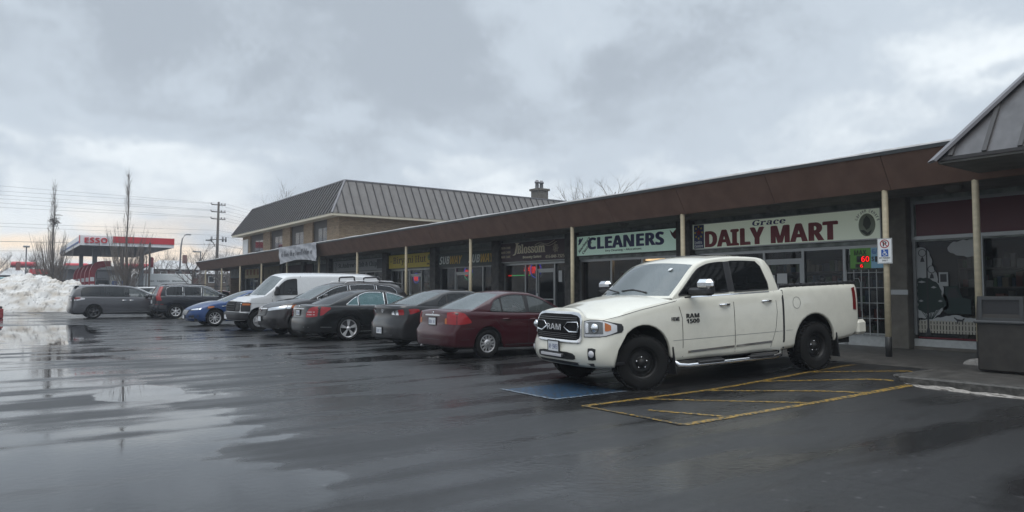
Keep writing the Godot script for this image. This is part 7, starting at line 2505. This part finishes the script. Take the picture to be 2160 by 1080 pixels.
	for e in [[Vector2(-0.012, 0.247), Vector2(-0.006, 0.20)], [Vector2(-0.008, 0.225), Vector2(0.025, 0.225)], [Vector2(-0.006, 0.20), Vector2(0.025, 0.20)], [Vector2(0.025, 0.20), Vector2(0.042, 0.162)]]:
		var d: Vector2 = e[1] - e[0]
		box(wc, Vector3((e[0].x + e[1].x) / 2, (e[0].y + e[1].y) / 2, 0.0066), Vector3(d.length() + 0.008, 0.01, 0.002), Basis(Vector3.BACK, d.angle()))
	put("wheelchair_figure", wc, M.sign_white, bq)
	text("lettering", "BY PERMIT", sans, true, 0.2, 0.032, Vector3(-0.1, 0.09, 0.003), I, M.black, ps, 0.002)
	text("lettering", "ONLY", sans, true, 0.1, 0.032, Vector3(-0.05, 0.04, 0.003), I, M.black, ps, 0.002)
	put("border", _boxat(Vector3(0, 0.487, 0.0035), Vector3(0.255, 0.006, 0.002)), M.black, ps)
	put("border", _boxat(Vector3(0, 0.008, 0.0035), Vector3(0.255, 0.006, 0.002)), M.black, ps)
	for sg in [-1, 1]: put("border", _boxat(Vector3(sg * 0.128, 0.2475, 0.0035), Vector3(0.006, 0.472, 0.002)), M.black, ps)

func neon(s: SurfaceTool, pts: Array, r := 0.012) -> void:
	tube(s, pts, r, 6)

func open_sign(label: String, t: float, y: float, k: float, ring_col: Color, X := 16.95) -> void:
	var o := thing("neon_open_sign", label, "neon sign", Vector3(X, y, -t), -PI / 2, "neon signs in the shop windows")
	put("sign_back", _boxat(Vector3(0, 0, -0.03), Vector3(0.62 * k, 0.5 * k, 0.02)), M.black, o)
	text("neon_lettering", "OPEN", "Droid Sans", true, 0.42 * k, 0.24 * k, Vector3(-0.21 * k, -0.12 * k, 0), Basis.IDENTITY, glow(Color(1.0, 0.10, 0.14), 0.8), o, 0.02)
	for h in 2:
		var s := smooth()
		var pts := []
		for i in 21:
			var a := PI * i / 20.0 + (0.0 if h == 0 else PI)
			pts.append(Vector3(cos(a) * 0.29 * k, sin(a) * 0.26 * k, 0))
		neon(s, pts, 0.014 * k)
		put("neon_ring", s, glow(Color(0.25, 0.3, 1.0) if h == 0 else ring_col, 0.55), o)

func build_small_things() -> void:
	open_sign("red neon open sign with blue ring in the salon window", 21.86, 2.24, 1.15, Color(0.2, 0.35, 0.9))
	open_sign("red neon open sign with green ring in the sandwich shop window", 26.75, 2.22, 1.15, Color(0.1, 0.7, 0.4))
	open_sign("small neon sign in the window under the yellow sign", 31.6, 2.05, 0.95, Color(0.15, 0.4, 0.9))
	# light strips round the salon window
	var f := thing("window_light_strip", "green and red light strip framing the salon window", "light strip", Vector3(16.93, 2.04, -23.0), -PI / 2)
	put("strip_red", _boxat(Vector3(-0.62, 0, 0), Vector3(0.42, 0.035, 0.03)), glow(Color(1.0, 0.08, 0.08), 1.0), f)
	put("strip_green", _boxat(Vector3(0.2, 0, 0), Vector3(1.2, 0.03, 0.03)), glow(Color(0.05, 0.75, 0.35), 0.8), f)
	for k in 7: put("strip_dot", _boxat(Vector3(-0.88, 0.06 + k * 0.055, 0), Vector3(0.06, 0.03, 0.03)), glow(Color(0.05, 0.6, 0.35), 0.5), f)
	put("strip_dot", _boxat(Vector3(-0.80, 0.42, 0), Vector3(0.07, 0.05, 0.03)), glow(Color(1.0, 0.08, 0.1), 0.8), f)
	put("strip_edge", _boxat(Vector3(0.8, 0.2, 0), Vector3(0.03, 0.36, 0.03)), glow(Color(0.9, 0.3, 0.1), 0.7), f)
	put("led_line", _boxat(Vector3(0.6, 0.27, 0), Vector3(0.28, 0.05, 0.03)), glow(Color(1.0, 0.1, 0.1), 1.2), f)
	put("led_line", _boxat(Vector3(0.58, 0.19, 0), Vector3(0.33, 0.05, 0.03)), glow(Color(1.0, 0.1, 0.1), 1.2), f)
	# tube lamps inside the cleaners
	for e in [["left row of lamp tubes inside the cleaners", 16.3, 0.9, 2.46], ["right lamp tube inside the cleaners", 15.05, 1.3, 2.49]]:
		var l := thing("tube_lamp", e[0], "lamp", Vector3(17.6, e[3], -e[1]), 0.0, "lamp tubes inside the cleaners")
		var s := smooth()
		tube(s, [Vector3(0, 0, -e[2] / 2), Vector3(0, 0, e[2] / 2)], 0.035, 8)
		put("tube", s, glow(Color(1.0, 0.86, 0.66), 1.6), l)
		put("lamp_tray", _boxat(Vector3(0.02, 0.07, 0), Vector3(0.14, 0.04, e[2] + 0.1)), M.alu, l)
		for k in 2:
			var om := OmniLight3D.new()
			om.name = "tube_light"
			om.light_color = Color(1.0, 0.86, 0.68)
			om.light_energy = 0.05
			om.light_size = 0.1
			om.omni_range = 9.0
			om.omni_attenuation = 2.0
			om.shadow_enabled = true
			l.add_child(om, true)
			om.position = Vector3(-0.09, -0.03, (k - 0.5) * e[2] * 0.5)
	# lottery board hung in the grocery window
	var lb := thing("lottery_board", "lit green and blue jackpot board hung in the grocery window", "sign", Vector3(16.68, 1.96, -8.72), -PI / 2)
	put("green_panel", _boxat(Vector3(-0.14, 0.24, 0), Vector3(0.50, 0.48, 0.03)), glow(lin(0.06, 0.17, 0.03), 0.3), lb)
	put("blue_panel", _boxat(Vector3(0.28, 0.24, 0), Vector3(0.33, 0.48, 0.03)), glow(lin(0.12, 0.25, 0.36), 0.3), lb)
	text("lettering", "MAX", "Droid Sans", true, 0.3, 0.13, Vector3(-0.29, 0.31, 0.015), Basis(Vector3.BACK, 0.0), M.black, lb, 0.005)
	put("display", _boxat(Vector3(-0.08, 0.22, 0.017), Vector3(0.3, 0.15, 0.006)), M.black, lb)
	text("led_digits", "60", "Droid Sans Mono", true, 0.18, 0.13, Vector3(-0.11, 0.155, 0.02), Basis.IDENTITY, glow(Color(1.0, 0.06, 0.06), 1.6), lb, 0.004)
	put("display", _boxat(Vector3(-0.16, 0.06, 0.017), Vector3(0.2, 0.09, 0.006)), M.black, lb)
	text("led_digits", "6", "Droid Sans Mono", true, 0.06, 0.075, Vector3(-0.14, 0.022, 0.02), Basis.IDENTITY, glow(Color(1.0, 0.06, 0.06), 1.6), lb, 0.004)
	text("lettering", "6/49", "Droid Sans", true, 0.28, 0.12, Vector3(0.14, 0.33, 0.015), Basis.IDENTITY, M.vinyl_blue, lb, 0.005)
	text("lettering", "$", "Droid Sans", true, 0.06, 0.13, Vector3(0.13, 0.15, 0.015), Basis.IDENTITY, M.black, lb, 0.005)
	put("display", _boxat(Vector3(0.31, 0.21, 0.017), Vector3(0.2, 0.13, 0.006)), M.black, lb)
	# security grille
	var gr := thing("window_grille", "pale metal security grille across the grocery's right window", "grille", Vector3(16.655, 0, -8.75), -PI / 2)
	for k in 6: put("grille_bar", _boxat(Vector3(-0.45 + k * 0.18, 1.15, 0), Vector3(0.014, 1.55, 0.014)), M.alu_light, gr)
	for k in 5: put("grille_rail", _boxat(Vector3(0, 0.42 + k * 0.36, -0.012), Vector3(0.96, 0.014, 0.012)), M.alu_light, gr)
	var loop := smooth()
	tube(loop, [Vector3(-0.30, 0.95, 0.02), Vector3(-0.30, 1.6, 0.02), Vector3(-0.25, 1.72, 0.02), Vector3(-0.15, 1.72, 0.02), Vector3(-0.10, 1.6, 0.02), Vector3(-0.10, 0.95, 0.02)], 0.01, 6)
	put("grille_loop", loop, M.alu_light, gr)
	# notices on the grocery door and window
	for e in [["white notice taped to the grocery door glass", 11.0, 1.62, 0.3, 0.26], ["second small white notice on the grocery door", 11.3, 1.64, 0.18, 0.2], ["small pale notice at the top of the grocery window", 9.05, 2.3, 0.22, 0.16], ["pale notice on the salon side window", 20.1, 1.75, 0.2, 0.42]]:
		tag(put("notice", bxm(16.728, 16.732, e[2], e[2] + e[4], e[1] - e[3] / 2, e[1] + e[3] / 2), M.blind), e[0], "notice", "notices on the shop glass")
	# winter scene on the right hand window: thin painted boards stuck on the glass
	var art := thing("window_painting", "winter scene with tree, lamp and picket fence stuck on the window", "window painting", Vector3(16.70, 0.36, -7.0), -PI / 2)
	# positions below: x to the viewer's right of t 7.0, y above 0.36
	var A := func(list: Array) -> Array:
		var r := []
		for p in list: r.append(Vector2(7.0 - p[0], p[1] - 0.36))
		return r
	var lay := func(called: String, list: Array, z: float, m: Material) -> void:
		var s := flat()
		plate(s, A.call(list), Vector3(0, 0, z), Basis.IDENTITY, 0.002)
		put(called, s, m, art)
	var frost := mat(lin(0.34, 0.35, 0.35), 0.8)
	var leaf := mat(lin(0.018, 0.032, 0.028), 0.8)
	lay.call("snowy_tree", wavy([[7.62, 2.36], [7.50, 2.40], [7.37, 2.34], [7.28, 2.14], [7.28, 2.01], [7.17, 1.74], [7.17, 1.61], [7.08, 1.55], [7.03, 1.35], [6.96, 1.19], [6.96, 1.06], [7.1, 0.98], [7.25, 0.83], [7.59, 0.82], [7.6, 1.6]], 0.02, 1), 0.0, frost)
	lay.call("tree_foliage", wavy([[7.59, 1.69], [7.40, 1.72], [7.2, 1.62], [7.12, 1.48], [7.08, 1.29], [7.0, 1.14], [7.10, 1.05], [7.38, 0.92], [7.58, 1.0], [7.59, 1.3]], 0.025, 2), 0.003, leaf)
	for k in 9: lay.call("branch", [[7.40 - k * 0.012, 0.80], [7.55 - k * 0.055, 1.02 + 0.03 * (k % 3)], [7.535 - k * 0.055, 1.02 + 0.03 * (k % 3)], [7.385 - k * 0.012, 0.80]], 0.006, leaf)
	for e in [[7.5, 1.62, 0.09], [7.25, 1.5, 0.06], [7.52, 1.2, 0.05], [7.12, 1.2, 0.05]]: lay.call("snow_tuft", wavy([[e[0] + e[2], e[1]], [e[0], e[1] + 0.03], [e[0] - e[2], e[1]], [e[0], e[1] - 0.02]], 0.012, 3), 0.006, frost)
	lay.call("cloud", wavy([[6.95, 2.36], [6.88, 2.45], [6.7, 2.5], [6.36, 2.52], [6.36, 2.2], [6.5, 2.15], [6.7, 2.18], [6.9, 2.25]], 0.02, 4), 0.0, frost)
	lay.call("snow_bank", wavy([[7.59, 0.76], [7.4, 0.8], [7.25, 0.82], [7.07, 0.86], [6.83, 0.91], [6.6, 0.85], [6.35, 0.84], [6.35, 0.76]], 0.012, 5), 0.003, frost)
	lay.call("red_border", [[7.59, 0.41], [6.33, 0.41], [6.33, 0.37], [7.59, 0.37]], 0.003, mat(lin(0.11, 0.015, 0.02)))
	var paint_w := mat(lin(0.34, 0.32, 0.27), 0.8)
	for k in 20:
		var t := 7.57 - k * 0.063
		lay.call("picket", [[t, 0.50], [t, 0.76], [t - 0.0235, 0.79], [t - 0.047, 0.76], [t - 0.047, 0.50]], 0.006, paint_w)
	lay.call("fence_rail", [[7.59, 0.70], [6.33, 0.70], [6.33, 0.67], [7.59, 0.67]], 0.003, paint_w)
	lay.call("fence_rail", [[7.59, 0.58], [6.33, 0.58], [6.33, 0.55], [7.59, 0.55]], 0.003, paint_w)
	lay.call("lamp_post", [[7.45, 0.43], [7.40, 0.62], [7.39, 2.36], [7.365, 2.36], [7.36, 0.62], [7.32, 0.43]], 0.009, M.black)
	for e in [[7.47, 2.27], [7.28, 1.9]]:
		var s := flat()
		ring(s, Vector3(7.0 - e[0], e[1] - 0.36, 0.009), Basis.IDENTITY, 0.085, 0.085, 0.014, 0.002, 20)
		plate(s, A.call([[e[0] + 0.03, e[1] - 0.13], [e[0] + 0.045, e[1] - 0.2], [e[0] - 0.045, e[1] - 0.2], [e[0] - 0.03, e[1] - 0.13], [e[0], e[1] - 0.08]]), Vector3(0, 0, 0.009), Basis.IDENTITY, 0.002)
		put("lamp_curl", s, M.black, art)
	lay.call("picture_sheet", [[7.14, 1.83], [6.95, 1.83], [6.95, 1.53], [7.14, 1.53]], 0.003, frost)
	lay.call("picture", [[7.11, 1.79], [6.98, 1.79], [6.98, 1.62], [7.11, 1.62]], 0.006, M.black)
	lay.call("cat", [[6.86, 0.84], [6.80, 0.78], [6.80, 0.72], [6.785, 0.72], [6.775, 0.77], [6.70, 0.77], [6.695, 0.72], [6.68, 0.72], [6.675, 0.79], [6.65, 0.82], [6.655, 0.85], [6.68, 0.83], [6.70, 0.81], [6.79, 0.82], [6.85, 0.86]], 0.009, M.black)
	lay.call("painted_van", [[7.08, 1.0], [7.08, 1.32], [7.0, 1.52], [6.78, 1.54], [6.68, 1.28], [6.52, 1.24], [6.52, 0.93], [7.0, 0.93]], 0.0, mat(lin(0.02, 0.035, 0.033)))
	lay.call("painted_van_window", [[6.98, 1.28], [6.94, 1.48], [6.80, 1.49], [6.72, 1.28]], 0.003, M.black)
	# the waste bin at the right edge
	var wb := thing("waste_bin", "big dark square waste bin at the right edge of the pavement", "waste bin", Vector3(13.15, 0.13, -4.5), -PI / 2)
	put("bin_body", _boxat(Vector3(0, 0.41, 0), Vector3(0.86, 0.78, 0.72), 0.03), M.bin, wb)
	put("bin_shoulder", _boxat(Vector3(0, 0.80, 0.0), Vector3(0.93, 0.05, 0.78), 0.015), M.bin_trim, wb)
	var hd := flat()
	plate(hd, [Vector2(-0.37, 0.825), Vector2(0.37, 0.825), Vector2(0.30, 1.21), Vector2(-0.36, 1.21)], Vector3(-0.43, 0, 0), Basis(Vector3(0, 0, 1), Vector3.UP, Vector3(1, 0, 0)), 0.86)
	var hood := put("bin_hood", hd, M.bin, wb)
	put("flap_panel", _boxat(Vector3(-0.08, 1.01, 0.345), Vector3(0.52, 0.30, 0.012), 0.0), M.black, hood)
	for e in [[-0.08, 1.18, 0.62, 0.05], [-0.08, 0.845, 0.62, 0.05]]: put("flap_frame", _boxat(Vector3(e[0], e[1], 0.35), Vector3(e[2], e[3], 0.04)), M.bin_trim, hood)
	for x in [-0.365, 0.205]: put("flap_frame", _boxat(Vector3(x, 1.01, 0.35), Vector3(0.05, 0.29, 0.04)), M.bin_trim, hood)

func wavy(p: Array, amp: float, seed_: int) -> Array:
	# an outline roughened like cut-out foliage
	var r := RandomNumberGenerator.new()
	r.seed = seed_
	var o := []
	for k in p.size():
		var a: Array = p[k]
		var b: Array = p[(k + 1) % p.size()]
		o.append(a)
		var l := Vector2(a[0] - b[0], a[1] - b[1]).length()
		var n := int(l / 0.06)
		for i in range(1, n):
			var u := float(i) / n
			var nn := Vector2(b[1] - a[1], a[0] - b[0]).normalized() * amp * (1.0 if i % 2 else -0.3) * r.randf_range(0.4, 1.0)
			var q := [clampf(lerpf(a[0], b[0], u) + nn.x, 6.34, 7.6), lerpf(a[1], b[1], u) + nn.y]
			o.append(q)
	return o
